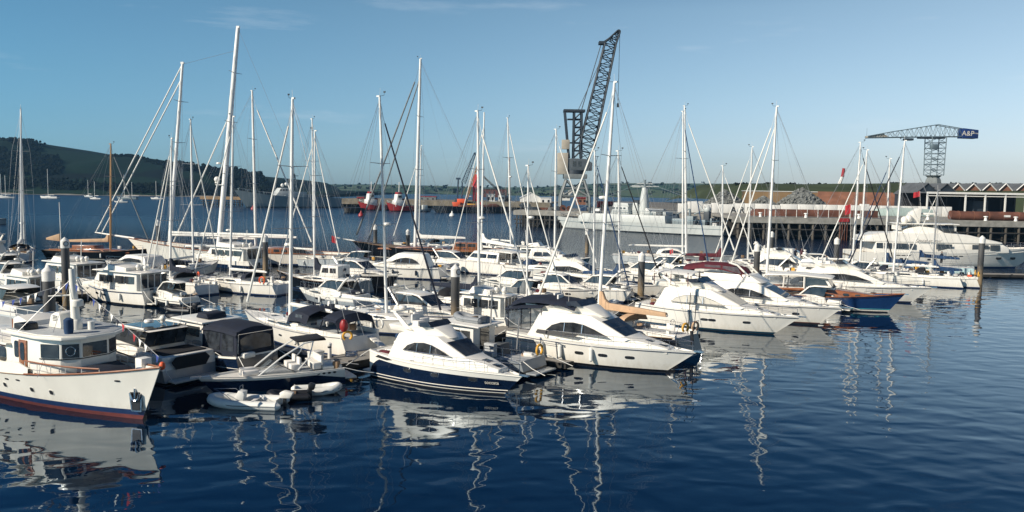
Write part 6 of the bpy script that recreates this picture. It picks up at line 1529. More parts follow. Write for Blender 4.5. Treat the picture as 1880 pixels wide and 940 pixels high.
# black gabled barn
def gable(label, px0, px1, D, yr, ye, m, roofm, zb=5.2, dep=14, name='shed', trim=None, win=None):
    x0, x1 = XY(px0, D), XY(px1, D); w = x1 - x0; pc = (px0 + px1) / 2; zr, ze = zpx(pc, yr, D), zpx(pc, ye, D)
    o = thing(name, label, 'shed', (x0, D, 0), 0, 'sheds behind the quay')
    prof = [(0, zb), (0, ze), (w / 2, zr), (w, ze), (w, zb)]
    mb = MB(); n = 5; vs = [(x, 0, z) for x, z in prof] + [(x, dep, z) for x, z in prof]
    mb.add(vs, [(0, 1, 2, 3, 4), (9, 8, 7, 6, 5), (0, 5, 6, 1), (3, 8, 9, 4)], m); mb.build('walls', o)
    mb = MB(); k = .35
    for a, b in (((-k, ze - k * (zr - ze) / (w / 2)), (w / 2, zr)), ((w + k, ze - k * (zr - ze) / (w / 2)), (w / 2, zr))):
        mb.add([(a[0], -.3, a[1] + .05), (b[0], -.3, b[1] + .05), (b[0], dep + .3, b[1] + .05), (a[0], dep + .3, a[1] + .05), (a[0], -.3, a[1] + .3), (b[0], -.3, b[1] + .3), (b[0], dep + .3, b[1] + .3), (a[0], dep + .3, a[1] + .3)],
               [(0, 1, 2, 3), (4, 5, 6, 7), (0, 1, 5, 4), (1, 2, 6, 5), (2, 3, 7, 6), (3, 0, 4, 7)], roofm)
    mb.build('roof', o, smooth=False)
    if trim:
        mb = MB()
        for a in (0, w): mb.tube([(a, -.42, ze + .12), (w / 2, -.42, zr + .2)], .22, trim, 4)
        mb.build('barge_board', o)
    for (f, z0, ww, hh) in win or (): MB().box((w * f, -.03, z0), (ww, .1, hh), DARKM).build('window', o)
    return o
gable('black timber barn with steep gable beside the open shed', 1678, 1722, 262, 337, 356, CRANE, SLATE, win=((.5, 9, 1.2, 2.2),))
gable('second dark timber barn half behind the hammerhead crane tower', 1718, 1752, 268, 338, 353, CRANE, SLATE)
for i, (a, b, w_) in enumerate(((1742, 1768, 'first'), (1770, 1797, 'second'), (1800, 1826, 'third'), (1830, 1855, 'fourth'), (1862, 1890, 'rightmost'))):
    gable(w_ + ' red brick gable of the row of workshops above the open shed' if w_ != 'rightmost' else 'rightmost red brick gable of the workshops, cut by the picture edge', a, b, 300, 338, 350.5, BRICK, SLATE, trim=WHITE2, name='workshop', win=((.5, 11.8, 1.2, 1.0),))
# open shed
def open_shed():
    D = 236; x0, x1 = XY(1699, D), XY(1930, D); w = x1 - x0; zr = zpx(1790, 353.5, D); zf = 5.5
    o = thing('open_shed', 'long open fronted dark shed with white posts on the quay', 'shed', (x0, D, 0), 0, 'sheds behind the quay')
    MB().box((w / 2, 9, zr - .2), (w, 18.5, .35), SLATE).build('roof', o); MB().box((w / 2, -.35, zr - .25), (w + .2, .3, .6), WHITE2).build('fascia', o)
    MB().box((w / 2, -.1, zr - 1.1), (w, .2, .22), WHITE2).build('rail_beam', o)
    MB().box((w / 2, 17.5, (zr + zf) / 2), (w, .5, zr - zf), mat('dark_corrugated', (.02, .021, .025), .8, var=.3)).build('back_wall', o)
    for i, px in enumerate((1700, 1770, 1806, 1843, 1880, 1915)): MB().box((XY(px, D) - x0, -.1, (zr + zf) / 2), (.38, .38, zr - zf), WHITE2).build('post', o)
    for i in range(9): MB().box((2 + w * i / 9, 8, (zr + zf) / 2), (.3, .3, zr - zf), DARKM).build('inner_post', o)
    MB().box((XY(1810, D) - x0, 5, zf + 2.6), (4.4, 4, 4.4), CRANE).build('dark_hut', o, bevel=.05); 
    MB().box((w * .55, 2, zf + .6), (w * .8, 1.2, 1.2), mat('sacks', (.42, .43, .36), .9, var=.35, scale=1.5)).build('stacked_sacks', o, bevel=.08)
open_shed()
# ---------------------------------------------------------------- cranes
CRANE2 = mat('crane_house_paint', (.10, .12, .135), .6, var=.35, scale=.4)
def jib_crane():
    D = 254; X = XY(1054, D); s = D / F
    o = thing('harbour_crane', 'tall dark dockside crane with raised lattice jib and pale counterweights', 'crane', (X, D, 0))
    zd = 5.2; zz = lambda y: zpx(1054, y, D); xx = lambda px: XY(px, D) - X
    for sx in (-1, 1):
        for sy in (-1, 1):
            leg = MB(); leg.tube([(sx * 4.6, sy * 4.2, zd), (sx * 4.4, sy * 3.8, zd + 4.5), (sx * 2.7, sy * 2.4, zz(330))], .42, CRANEL, 6); leg.box((sx * 4.6, sy * 4.2, zd + .6), (2.2, 1.4, 1.2), CRANE); leg.build('leg', o)
    mb = MB(); z1, z2 = zd + 4.5, zz(331)
    for a in ((1, 0), (-1, 0), (0, 1), (0, -1)):
        def C(sd, z):
            k = (z - z1) / (z2 - z1); w = 4.4 + (2.7 - 4.4) * k; h_ = 3.8 + (2.4 - 3.8) * k
            return (a[0] * w + (0 if a[0] else sd * w), a[1] * h_ + (0 if a[1] else sd * h_), z)
        zm = (z1 + z2) / 2
        for p, q in ((C(-1, z1), C(0, zm)), (C(1, z1), C(0, zm)), (C(0, zm), C(-1, z2)), (C(0, zm), C(1, z2)), (C(-1, z1), C(1, z1)), (C(-1, zm), C(1, zm))): mb.tube([p, q], .26, CRANEL, 5)
    mb.build('portal_bracing', o)
    MB().box((0, 0, zz(324)), (7.2, 6.4, 1.4), CRANEL).build('portal_top', o, bevel=.1); MB().box((-2.4, -1.5, zd + 5.2), (3.4, 2.4, 2.2), WHITE2).build('cable_house', o, bevel=.1)
    MB().lathe([(3.0, zz(322)), (3.0, zz(313)), (2.5, zz(312))], (0, 0, 0), CRANE, 16).build('slewing_ring', o)
    zh = zz(313)
    MB().prism([(-3.2, zh), (-3.2, zz(293)), (-1, zz(291)), (3.2, zz(292)), (5.2, zz(299)), (5.2, zh)], lambda x, z: 2.3, CRANE2).build('machinery_house', o, bevel=.1)
    for x in (-.4, 1.2): MB().box((x, -2.34, zz(301)), (1.0, .06, 1.6), GLASS).build('house_window', o)
    MB().box((-4.0, -.5, zz(301)), (3.2, 4.2, 4.6 + zz(288) - zz(300)), mat('pale_counterweight', (.46, .41, .33), .7, var=.25, scale=.4)).build('counterweight', o, bevel=.1)
    MB().box((-3.2, -1.2, zz(266)), (2.4, 2.2, zz(258) - zz(275)), MATS['pale_counterweight']).build('upper_counterweight', o, bevel=.08)
    tw = MB(); xa, xb = xx(1033), xx(1067); zt = zz(205)
    for sy in (-1.6, 1.6):
        for x_b, x_t in ((xa + 1.6, xa), ((xa + xb) / 2, (xa + xb) / 2), (xb - .4, xb - .6)): tw.tube([(x_b, sy, zz(291)), (x_t, sy, zt)], .34, CRANE, 5)
        n = 6
        for i in range(n):
            za, zb2 = zz(291) + (zt - zz(291)) * i / n, zz(291) + (zt - zz(291)) * (i + 1) / n
            xm = (xa + xb) / 2; l_, r_ = xa + .8, xb - .5
            tw.tube([(xm, sy, za), (r_, sy, zb2)], .2, CRANE, 4); tw.tube([(xm, sy, zb2), (r_, sy, zb2)], .2, CRANE, 4); tw.tube([(xm, -sy, za), (xm, sy, zb2)], .12, CRANE, 4); tw.tube([(r_, -sy, za), (r_, sy, zb2)], .12, CRANE, 4)
            if i in (1, 4): tw.tube([(l_, sy, zb2), (xm, sy, zb2)], .14, CRANE, 4)
    tw.build('tower', o)
    MB().box(((xa + xb) / 2, 0, zt + .2), (xb - xa + .8, 4.2, .7), CRANE).build('tower_platform', o)
    j0 = V((xx(1070), 0, zz(291))); j1 = V((xx(1112), 0, zz(82))); j2 = V((xx(1127), 0, zz(57)))
    jb = MB(); lattice(jb, j0, j0 + (j1 - j0) * .12, 2.4, 4.6, 2, .2, CRANE, (0, 1, 0)); lattice(jb, j0 + (j1 - j0) * .12, j1, 4.6, 3.4, 15, .24, CRANE, (0, 1, 0), .13)
    lattice(jb, j1, j2, 3.4, 1.0, 4, .22, CRANE, (0, 1, 0), .13)
    jb.box(j1 + V((-2.4, 0, .6)), (2.2, 3, .8), CRANE); jb.tube([j1 + V((-2.4, 0, .8)), j2], .15, CRANE, 5); jb.lathe([(.7, -.3), (.7, .3)], j2, CRANE, 12, Matrix.Rotation(R(90), 3, 'X')); jb.build('jib', o)
    cb = MB()
    for y in (-1, 1):
        cb.tube([(xb - .6, y, zt + .6), j1 + V((-2.6, y * .5, .8))], .09, CRANE, 4); cb.tube([(xb - 1.6, y, zt + .6), j1 + V((-1.6, y * .5, -2))], .07, CRANE, 4)
        cb.tube([j2 + V((.4, y * .2, 0)), j2 + V((.4, y * .2, -22))], .05, CRANE, 4)
    cb.build('cables', o); MB().box(j2 + V((.4, 0, -22.5)), (.7, .7, 1.2), CRANE).build('hook', o)
    mb = MB()
    for i in range(5): mb.tube([(6.2, -2.0, zd + 2 + i * 3), (6.8, -2.0, zd + 5 + i * 3)], .08, CRANE, 4); mb.box((6.4, -2, zd + 5 + i * 3), (1.6, 1.2, .12), CRANE)
    mb.tube([(7, -2, zd), (7, -2, zz(318))], .14, CRANE, 5); mb.build('stair_tower', o)
jib_crane()
def hammerhead():
    D = 345; X = XY(1710, D); o = thing('hammerhead_crane', 'grey hammerhead tower crane with long lattice arm and blue counterweight box', 'crane', (X, D, 0))
    zz = lambda y: zpx(1710, y, D); xx = lambda px: XY(px, D) - X
    M_ = mat('crane_grey_blue', (.13, .18, .21), .6, var=.3, scale=.4)
    t = MB(); lattice(t, (0, 0, zz(322)), (0, 0, zz(252)), 5.6, 6.0, 7, .22, M_, (1, 0, 0), .11); t.build('tower', o)
    MB().lathe([(5.5, 5), (3.0, zz(330)), (2.4, zz(326)), (3.4, zz(322))], (0, 0, 0), CRANEL, 8).build('tower_base', o)
    MB().box((-1.9, -2.5, zz(270)), (2.4, 2.4, 2.2), M_).build('operator_cab', o, bevel=.05)
    a = MB(); zb = zz(251)
    xl, xr = xx(1584), xx(1756); top = {-1: zz(251.5), 0: zz(229), 1: zz(236)}
    for y in (-1.5, 1.5):
        a.tube([(xl, y, zb - .9), (0, y, zb), (xr, y, zb + .2)], .2, M_, 5)
        a.tube([(xl, y, zb - .3), (xx(1630), y, zz(243)), (0, y, top[0]), (xr, y, top[1])], .18, M_, 5)
        n = 20; prev = None
        for i in range(n + 1):
            x = xl + (xr - xl) * i / n
            zt = zb - .3 + (top[0] - zb + .3) * (i / n / ((0 - xl) / (xr - xl))) ** .9 if x < 0 else top[0] + (top[1] - top[0]) * x / xr
            zl = zb - .9 * max(0, -x / -xl) if x < 0 else zb
            if prev: a.tube([prev[0] if i % 2 else prev[1], (x, y, zt) if i % 2 else (x, y, zl)], .09, M_, 4)
            a.tube([(x, y, zl), (x, y, zt)], .08, M_, 4)
            if y < 0: a.tube([(x, -1.5, zl), (x, 1.5, zl)], .1, M_, 4)
            prev = ((x, y, zl), (x, y, zt))
    a.build('arm', o)
    tip = MB(); tip.prism([(xl, zb - .9), (xl, zb - .2), (xx(1612), zz(247)), (xx(1622), zz(252.5))], lambda x, z: 1.2, MATS['pale_counterweight']); tip.build('arm_tip', o)
    MB().box((xx(1660), 0, zb - 1.3), (3.4, 2.6, .9), CRANE).build('trolley', o)
    MB().prism([(xx(1754), zz(253)), (xx(1754), zz(235)), (xx(1782), zz(238)), (xx(1782), zz(253.5))], lambda x, z: 2.2, mat('counterweight_blue', (.012, .035, .14), .5)).build('counterweight', o, bevel=.08)
    text('A&P', o, (xx(1763), -2.24, zz(245)), (1, 0, -.02), (0, 0, 1), 2.9, WHITE, 'lettering', .01)
    text('Group', o, (xx(1777), -2.24, zz(244)), (1, 0, -.02), (0, 0, 1), .9, WHITE, 'lettering', .01)
    MB().box((-2, 0, zb - .6), (10, 4, .5), CRANE).build('walkway', o)
    w = MB(); w.tube([(xl, 0, zb), (xl, 0, zb + 3.2)], .06, M_, 4); w.build('aerial', o)
hammerhead()
def small_crane(label, px, D, ybase, ytop, pxt, m, cabm, w=1.4, name='mobile_crane', tower=True):
    X = XY(px, D); o = thing(name, label, 'crane', (X, D, 0)); z0 = zpx(px, ybase, D); T = V((XY(pxt, D) - X, 0, zpx(pxt, ytop, D)))
    for y in (-1.2, 1.2): MB().box((0, y, z0 + .6), (6, 1.0, 1.2), DARKM).build('track', o, bevel=.2)
    MB().box((-.6, 0, z0 + 2.6), (5, 2.8, 2.4), cabm).build('machinery_house', o, bevel=.1); MB().box((2.0, -1.2, z0 + 2.7), (1.4, 1.4, 2.0), GLASS).build('operator_cab', o, bevel=.08)
    b = V((1.6, 0, z0 + 2.4))
    if tower:
        t = MB(); top = V((-1.2, 0, zpx(px, 328, D)))
        for y in (-1.1, 1.1): t.tube([(-1.6, y, z0 + 3), top + V((0, y, 0))], .35, m, 5); t.tube([(.8, y, z0 + 3), top + V((2.2, y, -2))], .3, m, 5)
        t.box(top, (2.4, 3, 1), m); t.build('tower', o); b = V((1.6, 0, zpx(px, 336, D)))
    j = MB(); lattice(j, b, T, w, w * .5, 10, .16, m, (0, 1, 0), .09); j.box(T, (1, 1.2, 1.2), m); j.build('jib', o)
    c = MB(); c.tube([T, T + V((.3, 0, -10))], .05, m, 4); c.tube([T, V((-1.2, 0, z0 + (zpx(px, 328, D) - z0 if tower else 5)))], .05, m, 4); c.build('cables', o)
small_crane('dark blue harbour crane with raised boom left of the red tower', 845, 440, 378, 282, 871, mat('crane_blue', (.03, .065, .11), .6, var=.3), CRANE, 2.2)
small_crane('orange crawler crane with thin lattice jib beside the dark blue crane', 850, 436, 378, 298, 878, mat('crane_orange', (.38, .17, .06), .6, var=.3), ORANGE, 1.0, tower=False)
small_crane('distant grey crane with low sloping boom behind the red tower', 925, 452, 372, 325, 888, CRANEL, CRANEL, 1.2, tower=False)
small_crane('distant pale crane with thin mast right of the red tower', 930, 455, 374, 292, 934, mat('crane_pinkish', (.34, .25, .22), .6), CRANEL, 1.0, tower=False)
def red_tower():
    D = 446; X = XY(873, D); o = thing('red_leg_tower', 'tall bright red tower standing on the distant wharf', 'tower', (X, D, 0))
    z0, z1 = zpx(873, 378, D), zpx(873, 320, D)
    MB().prism([(-1.6, z0), (-1.6, z1 - 2), (-.4, z1), (1.7, z1), (1.7, z0)], lambda x, z: 1.4, mat('signal_red', (.62, .045, .05), .5, var=.12)).build('shaft', o, bevel=.15)
    for k in (.3, .8): MB().box((-2.2, 0, z0 + (z1 - z0) * k), (3, .4, .3), WHITE2).build('bracket', o)
    MB().box((-3, 0, z0), (9, 4, 1), MATS['signal_red']).build('foot', o)
red_tower()
# red topped chimney beyond the grass bank
o = thing('chimney', 'thin white mast with red top beyond the grass bank', 'chimney', (XY(1541, 480), 480, 0))
z1 = zpx(1544, 309, 480); MB().tube([(-2.6, 0, 12), (1.0, 0, z1 - 5)], 1.3, WHITE2, 8, .9).build('shaft', o); MB().tube([(1.0, 0, z1 - 5), (1.6, 0, z1)], 1.0, RED, 8, .9).build('top', o)
# ---------------------------------------------------------------- buildings on the wharves
def hut(label, px0, px1, D, yr, yb, m, roofm=SLATE, dep=8, name='harbour_building', gbl=False):
    if gbl: return gable(label, px0, px1, D, yr, yr + (yb - yr) * .42, m, roofm, zpx(px0, yb, D), dep, name, win=[(f, zpx(px0, yb, D) + 1.8, 1.4, 1.2) for f in (.25, .5, .75)])
    x0, x1 = XY(px0, D), XY(px1, D); z0, z1 = zpx(px0, yb, D), zpx(px0, yr, D)
    o = thing(name, label, 'building', (x0, D, 0), 0, 'harbour buildings behind the wharf'); w = x1 - x0
    MB().box((w / 2, dep / 2, (z0 + z1) / 2), (w, dep, z1 - z0), m).build('walls', o); MB().box((w / 2, dep / 2, z1 + .15), (w + .5, dep + .5, .3), roofm).build('roof', o)
    for i in range(max(2, int(w / 3))): MB().box((w * (i + .5) / max(2, int(w / 3)), -.03, z0 + (z1 - z0) * .6), (1.0, .1, (z1 - z0) * .3), GLASS).build('window', o)
    return o
hut('white gabled warehouse on the wharf left of the big crane', 955, 994, 440, 354, 378, WHITE2, WHITE2, 14, gbl=True)
hut('low pale store adjoining the white gabled warehouse', 992, 1012, 438, 363, 378, WHITE2, PALE)
hut('white container stack with red base right of the big crane', 1128, 1168, 262, 374, 384, WHITE2, WHITE2, 3, name='container')
hut('red container beside the white one behind the warship bridge', 1098, 1127, 263, 371, 388, RED, RED, 3, name='container')
hut('red container under the white container', 1100, 1160, 261, 384.5, 390, RED, RED, 2.6, name='container')
hut('red workshop roof behind the big crane portal', 1060, 1078, 300, 364, 376, BRICK, RED)
hut('white office cabin under the big crane portal', 1031, 1046, 268, 358, 368, WHITE2, SLATE)
hut('pale control building left of the red tower', 893, 908, 448, 357, 375, WHITE2, PALE)
hut('small white cabin on the distant wharf right of the red tower', 915, 926, 446, 358, 372, WHITE2, SLATE)
hut('dark red brick works behind the red tower', 885, 930, 520, 347, 362, mat('dark_brick', (.12, .05, .045), .9, var=.4, scale=.3), SLATE)
hut('low red shed on the distant wharf left of the tugs', 655, 668, 462, 361, 370, RED, SLATE)
hut('long low pale shed near the wharf end by the second tug', 770, 800, 470, 361, 370, CRANEL, RED)
rr = random.Random(12)
def clutter(label, px, D, yb, hpx, m, kind):
    X = XY(px, D); z0 = zpx(px, yb, D); hh = hpx / F * D
    if kind == 'van':
        o = thing('van', label, 'van', (X, D, z0), R(rr.choice((0, 180))), 'vehicles parked on the wharves')
        MB().prism([(-2.5, .5), (-2.5, 2.3), (1.2, 2.3), (1.9, 1.4), (2.6, 1.2), (2.6, .5)], lambda x, z: .95, m).build('body', o, bevel=.08)
        windows(o, [[(.2, 1.45), (1.2, 2.1), (.2, 2.1)]], lambda x, z: .95)
        for x in (-1.6, 1.7):
            for y in (-.9, .9): MB().lathe([(.38, -.12), (.38, .12)], (x, y, .38), DARKM, 10, Matrix.Rotation(R(90), 3, 'X')).build('wheel', o)
    else:
        o = thing('steel_drum' if kind == 'drum' else 'equipment_skip', label, 'drum' if kind == 'drum' else 'skip', (X, D, z0), 0, 'gear standing on the wharves')
        if kind == 'drum': MB().tube([(0, -1, hh / 2), (0, 1, hh / 2)], hh / 2, m, 14).build('reel', o); MB().tube([(0, -1.3, hh / 2), (0, 1.3, hh / 2)], hh * .18, DARKM, 8).build('axle', o)
        else: MB().prism([(-1.8, .2), (-2.3, hh), (2.3, hh), (1.8, .2)], lambda x, z: 1.1, m).build('bin', o, bevel=.05); MB().box((0, 0, .1), (3.6, 2.0, .2), DARKM).build('skids', o)
for a in (('ochre cable reel at the left foot of the big crane', 1033, 250, 388, 12, RUST, 'drum'), ('rust cable reel between the big crane legs', 1045, 250, 388, 10, RUST, 'drum'), ('grey cable reel near the wharf end', 1014, 251, 389, 9, RUBBLE, 'drum'), ('dark skip at the wharf end left of the big crane', 975, 256, 389, 9, CRANE, 'skip'),
          ('rust skip on the wharf near the white warehouse', 993, 257, 389, 8, RUST, 'skip'), ('blue skip right of the big crane legs', 1075, 251, 389, 10, CBLUE, 'skip'), ('grey skip behind the warship foredeck', 1090, 250, 389, 8, CRANEL, 'skip'),
          ('white van parked on the distant wharf near the white warehouse', 938, 440, 378, 6, WHITE2, 'van'), ('pale van on the distant wharf by the control building', 905, 442, 377, 6, PALE, 'van'), ('dark van parked under the white warehouse gable', 962, 432, 380, 6, CRANE, 'van'), ('red van by the foot of the red tower', 884, 438, 379, 6, RED, 'van'),
          ('orange excavator skip beside the crawler crane', 838, 434, 380, 9, ORANGE, 'skip'), ('yellow skip on the distant wharf', 865, 434, 380, 6, YELLOW, 'skip'), ('brown skip right of the yellow one', 905, 434, 381, 7, RUST, 'skip')):
    clutter(*a)
# ---------------------------------------------------------------- ships
def ship(label, name, bow, stern, B, fb, m, over=4, bul=.6, boot=ANTIF, p=2.6, fl=.62, cat='ship'):
    b, s = at(*bow), at(*stern); d = b - s; a = math.atan2(d.y, d.x); L = d.length + over
    o = thing(name, label, cat, s, a); h = Hull(L, B, fb, over, ws=.8, tm=.45, p=p, fl=fl, sr=0, bul=bul)
    h.mesh([((.35,), boot), (1.0, m)], o, N=40); h.deck(SLATE if m is not RED else RUST, o); return o, h, L
def warship():
    o, h, L = ship('pale grey minehunter warship with pennant number moored by the wharf, seen from its left side', 'warship', (1036, 419), (1336, 434), 9.5, (2.9, 2.9, 3.7), GREYS, 3.5, cat='warship', boot=SLATE)
    k = L / 49; X = lambda px: (px - 1340) / (1026 - 1340) * L
    w = lambda x, z: 4.1 - .04 * (z - 4) - .09 * max(0, x - 34 * k)
    zs_ = lambda y: 12 - (y - 349.5) / F * 232
    MB().prism([(X(1248), 2.4), (X(1246), zs_(394)), (X(1095), zs_(394)), (X(1086), 3.4), (X(1086), 2.4)], w, GREYS).build('superstructure', o, bevel=.12)
    MB().prism([(X(1180), zs_(394)), (X(1178), zs_(380)), (X(1152), zs_(379)), (X(1146), zs_(394))], lambda x, z: 3.2, GREYS).build('bridge', o, bevel=.12)
    MB().prism([(X(1178), zs_(380)), (X(1176), zs_(374)), (X(1150), zs_(373)), (X(1148), zs_(380))], lambda x, z: 2.6, GREYS).build('bridge_top', o, bevel=.1)
    windows(o, [[(X(1174 - i * 6.5), zs_(384.5)), (X(1170 - i * 6.5), zs_(384.5)), (X(1170 - i * 6.5), zs_(381.5)), (X(1174 - i * 6.5), zs_(381.5))] for i in range(4)], lambda x, z: 3.2, name='bridge_window')
    MB().lathe([(1.6, zs_(394)), (1.3, zs_(370)), (.9, zs_(352)), (.7, zs_(345))], (X(1198), 0, 0), GREYS, 10).build('mast_tower', o)
    m = MB(); m.tube([(X(1198), 0, zs_(346)), (X(1198), 0, zs_(331))], .3, GREYS2, 6); 
    for y, l_ in ((343, 5.5), (338, 3)): m.tube([(X(1198) - l_ * .6, -l_ * .4, zs_(y)), (X(1198) + l_ * .6, l_ * .4, zs_(y))], .16, GREYS, 5)
    m.box((X(1186), 0, zs_(343)), (3.4, .6, .5), GREYS); m.build('yard_mast', o)
    MB().prism([(X(1193), zs_(394)), (X(1190), zs_(373)), (X(1182), zs_(372)), (X(1180), zs_(394))], lambda x, z: 1.6, GREYS).build('funnel', o, bevel=.2)
    for a_, b_, y in ((1205, 1216, 387), (1218, 1243, 388)): MB().prism([(X(b_), zs_(394)), (X(b_), zs_(y)), (X(a_), zs_(y - 1)), (X(a_), zs_(394))], lambda x, z: 2.5, GREYS).build('deck_house', o, bevel=.1)
    inflatable('grey inflatable boat stowed on the warship deck', (0, 0, 0), o.rotation_euler[2], 5.5, 2.0, m=RUBBER, engine=False).location = Matrix.Translation(o.location) @ Matrix.Rotation(o.rotation_euler[2], 4, 'Z') @ V((X(1226), 2.2, zs_(385)))
    g = MB(); g.lathe([(1.1, 2.6), (1.1, 3.5), (.7, 4.3)], (X(1080), 0, 0), GREYS, 12); g.tube([(X(1080), 0, 3.9), (X(1070), 0, 4.5)], .12, GREYS2, 6); g.build('deck_gun', o, bevel=.05)
    c = MB()
    for x in (1272, 1300): c.tube([(X(x), -2, 2.4), (X(x), -2, 7.0)], .25, GREYS2, 6); c.tube([(X(x), -2, 7.0), (X(x - 18), -1, 5.6)], .2, GREYS2, 6)
    c.tube([(X(1300), 0, 6.5), (X(1288), 0, 9)], .25, GREYS, 6); c.build('deck_crane', o)
    for x, ww, hh in ((1262, 6, 1.8), (1280, 4, 2.6), (1312, 3, 2.2)): MB().box((X(x), 0, 2.5 + hh / 2), (ww * .6, 3, hh), GREYS2).build('deck_gear', o, bevel=.08)
    MB().box((X(1309), 1.2, 4.4), (1.6, 1.6, 4.2), CRANE).build('exhaust_locker', o, bevel=.1); MB().ball((X(1309), 1.2, 7.0), 1.0, GREYS, 12).build('satellite_dome', o)
    rr = random.Random(21)
    for i in range(16):
        px = rr.choice((rr.uniform(1205, 1245), rr.uniform(1258, 1330), rr.uniform(1100, 1150))); zb = zs_(394) if px < 1248 else 2.5; hh = rr.uniform(.6, 2.0)
        MB().box((X(px), rr.uniform(-2.6, 2.6), zb + hh / 2), (rr.uniform(.5, 1.8), rr.uniform(.5, 1.4), hh), rr.choice([GREYS, GREYS2, SLATE, WHITE2, CRANE])).build('deck_gear', o, bevel=.06)
    mb = MB()
    for i in range(9):
        px = rr.uniform(1105, 1330); mb.tube([(X(px), rr.choice((-3, 3)), 2.6), (X(px) + rr.uniform(-.6, .6), rr.choice((-2.6, 2.6)), rr.uniform(7, 12))], .06, GREYS2, 4)
    mb.tube([(X(1198), 0, zs_(333)), (X(1060), 0, 5)], .05, GREYS2, 4); mb.tube([(X(1198), 0, zs_(335)), (X(1310), 0, 8)], .05, GREYS2, 4); mb.build('aerials', o)
    mb = MB()
    for sd in (-1, 1):
        for z0_ in (.55, 1.1): mb.tube([(X(1245), sd * 3.9, zs_(394) + z0_), (X(1150), sd * 3.9, zs_(394) + z0_)], .05, GREYS2, 4)
        for k in range(12): mb.tube([(X(1245 - k * 8.6), sd * 3.9, zs_(394)), (X(1245 - k * 8.6), sd * 3.9, zs_(394) + 1.1)], .05, GREYS2, 4)
    mb.build('deck_rail', o)
    MB().prism([(X(1192), zs_(373)), (X(1191), zs_(369)), (X(1183), zs_(368)), (X(1182), zs_(372))], lambda x, z: 1.5, CRANE).build('funnel_cap', o)
    for px in (1110, 1122, 1134, 1165, 1185, 1205, 1225): MB().box((X(px), -4.12, 4.1), (.5, .06, .5), DARKM).build('scuttle', o)
    h.rail(o, .02, .28, 1.1, 12, r=.05); h.rail(o, .86, .98, 1.1, 5, r=.05)
    t = 1 - (1145 - 1026) / 314; p = h.pt(t, 1.7)
    for sd in (1,): text('M106', o, (p.x, p.y + .12, 1.7), (-1, 0, 0), (0, .12, 1), 1.5, SLATE, 'pennant_number', .01); text('M106', o, (p.x, -p.y - .12, 1.7), (1, 0, 0), (0, -.12, 1), 1.5, SLATE, 'pennant_number', .01)
    h.rub(GREYS2, o, 'knuckle', r=.08, v=.66)
warship()
def patrol():
    o, h, L = ship('dark grey naval patrol ship moored far off behind the schooner masts', 'warship', (452, 380.5), (622, 380.5), 11, (5.0, 5.6, 9.0), GREYS2, 6, cat='warship')
    X = lambda px: (px - 626) / (435 - 626) * L
    z_ = lambda y: (381 - y) / F * 415
    MB().prism([(X(560), 4.5), (X(560), z_(352)), (X(510), z_(351)), (X(503), z_(360)), (X(498), 6)], lambda x, z: 4.2, GREYS).build('superstructure', o, bevel=.2)
    MB().prism([(X(535), z_(352)), (X(533), z_(345)), (X(514), z_(345)), (X(509), z_(352))], lambda x, z: 3.6, GREYS).build('bridge', o, bevel=.15)
    windows(o, [[(X(530 - i * 5), z_(350)), (X(527 - i * 5), z_(350)), (X(527 - i * 5), z_(347.5)), (X(530 - i * 5), z_(347.5))] for i in range(4)], lambda x, z: 3.6, name='bridge_window')
    m = MB(); lattice(m, (X(541), 0, z_(350)), (X(541), 0, z_(318)), 2.6, .8, 6, .22, GREYS2, (1, 0, 0)); m.tube([(X(541), 0, z_(320)), (X(541), 0, z_(304))], .2, GREYS2, 5); m.tube([(X(534), 0, z_(322)), (X(549), 0, z_(322))], .18, GREYS2, 5); m.build('mast', o)
    for x, y in ((520, 340), (527, 338)): MB().ball((X(x), 0, z_(y)), 1.0, WHITE2, 10).build('satellite_dome', o)
    MB().prism([(X(575), 5), (X(573), z_(358)), (X(562), z_(358)), (X(561), 5)], lambda x, z: 2.4, GREYS2).build('funnel', o, bevel=.2)
    MB().prism([(X(600), 5), (X(600), z_(366)), (X(580), z_(366)), (X(580), 5)], lambda x, z: 3.6, GREYS2).build('hangar', o, bevel=.1)
    h.rail(o, .02, .97, 1.2, 16, r=.05)
patrol()
def tug(label, bow, stern, hm):
    o, h, L = ship(label, 'tug', bow, stern, 8, (2.4, 2.4, 4.4), hm, 2, cat='tug', boot=BLACK)
    MB().prism([(L * .42, 2), (L * .42, 5.2), (L * .72, 5.4), (L * .75, 2.4)], lambda x, z: 2.8, WHITE2).build('deckhouse', o, bevel=.15)
    MB().prism([(L * .50, 5.2), (L * .5, 8.2), (L * .66, 8.2), (L * .69, 5.3)], lambda x, z: 2.2, WHITE2).build('wheelhouse', o, bevel=.15)
    windows(o, [[(L * .52, 6.5), (L * .64, 6.5), (L * .64, 7.6), (L * .52, 7.6)]], lambda x, z: 2.2); MB().box((L * .58, 0, 8.7), (L * .14, 3.6, .9), RED).build('wheelhouse_top', o, bevel=.1)
    MB().tube([(L * .56, 0, 9), (L * .55, 0, 14)], .2, WHITE2, 6).build('mast', o)
    MB().prism([(L * .36, 2), (L * .36, 6), (L * .42, 6.2), (L * .43, 2)], lambda x, z: 1.2, RED).build('funnel', o, bevel=.15)
    h.rail(o, .05, .95, 1.0, 10, r=.05)
tug('red hulled tug with white wheelhouse, left of the pair of tugs', (664, 386), (712, 386), RED)
tug('red hulled tug with tall white wheelhouse, right of the pair of tugs', (716, 388), (762, 388), RED)
o, h, L = ship('black floating fender pontoon in open water before the red tugs', 'floating_pontoon', (632, 391), (668, 391), 4, (2.2, 2.2, 2.2), CONCD, .3, cat='pontoon', p=9, fl=.98)
o, h, L = ship('small dark workboat by the wharf right of the tugs', 'workboat', (790, 389), (766, 389), 3.2, (1.2, 1.2, 2.0), GREYS2, .8, cat='workboat')
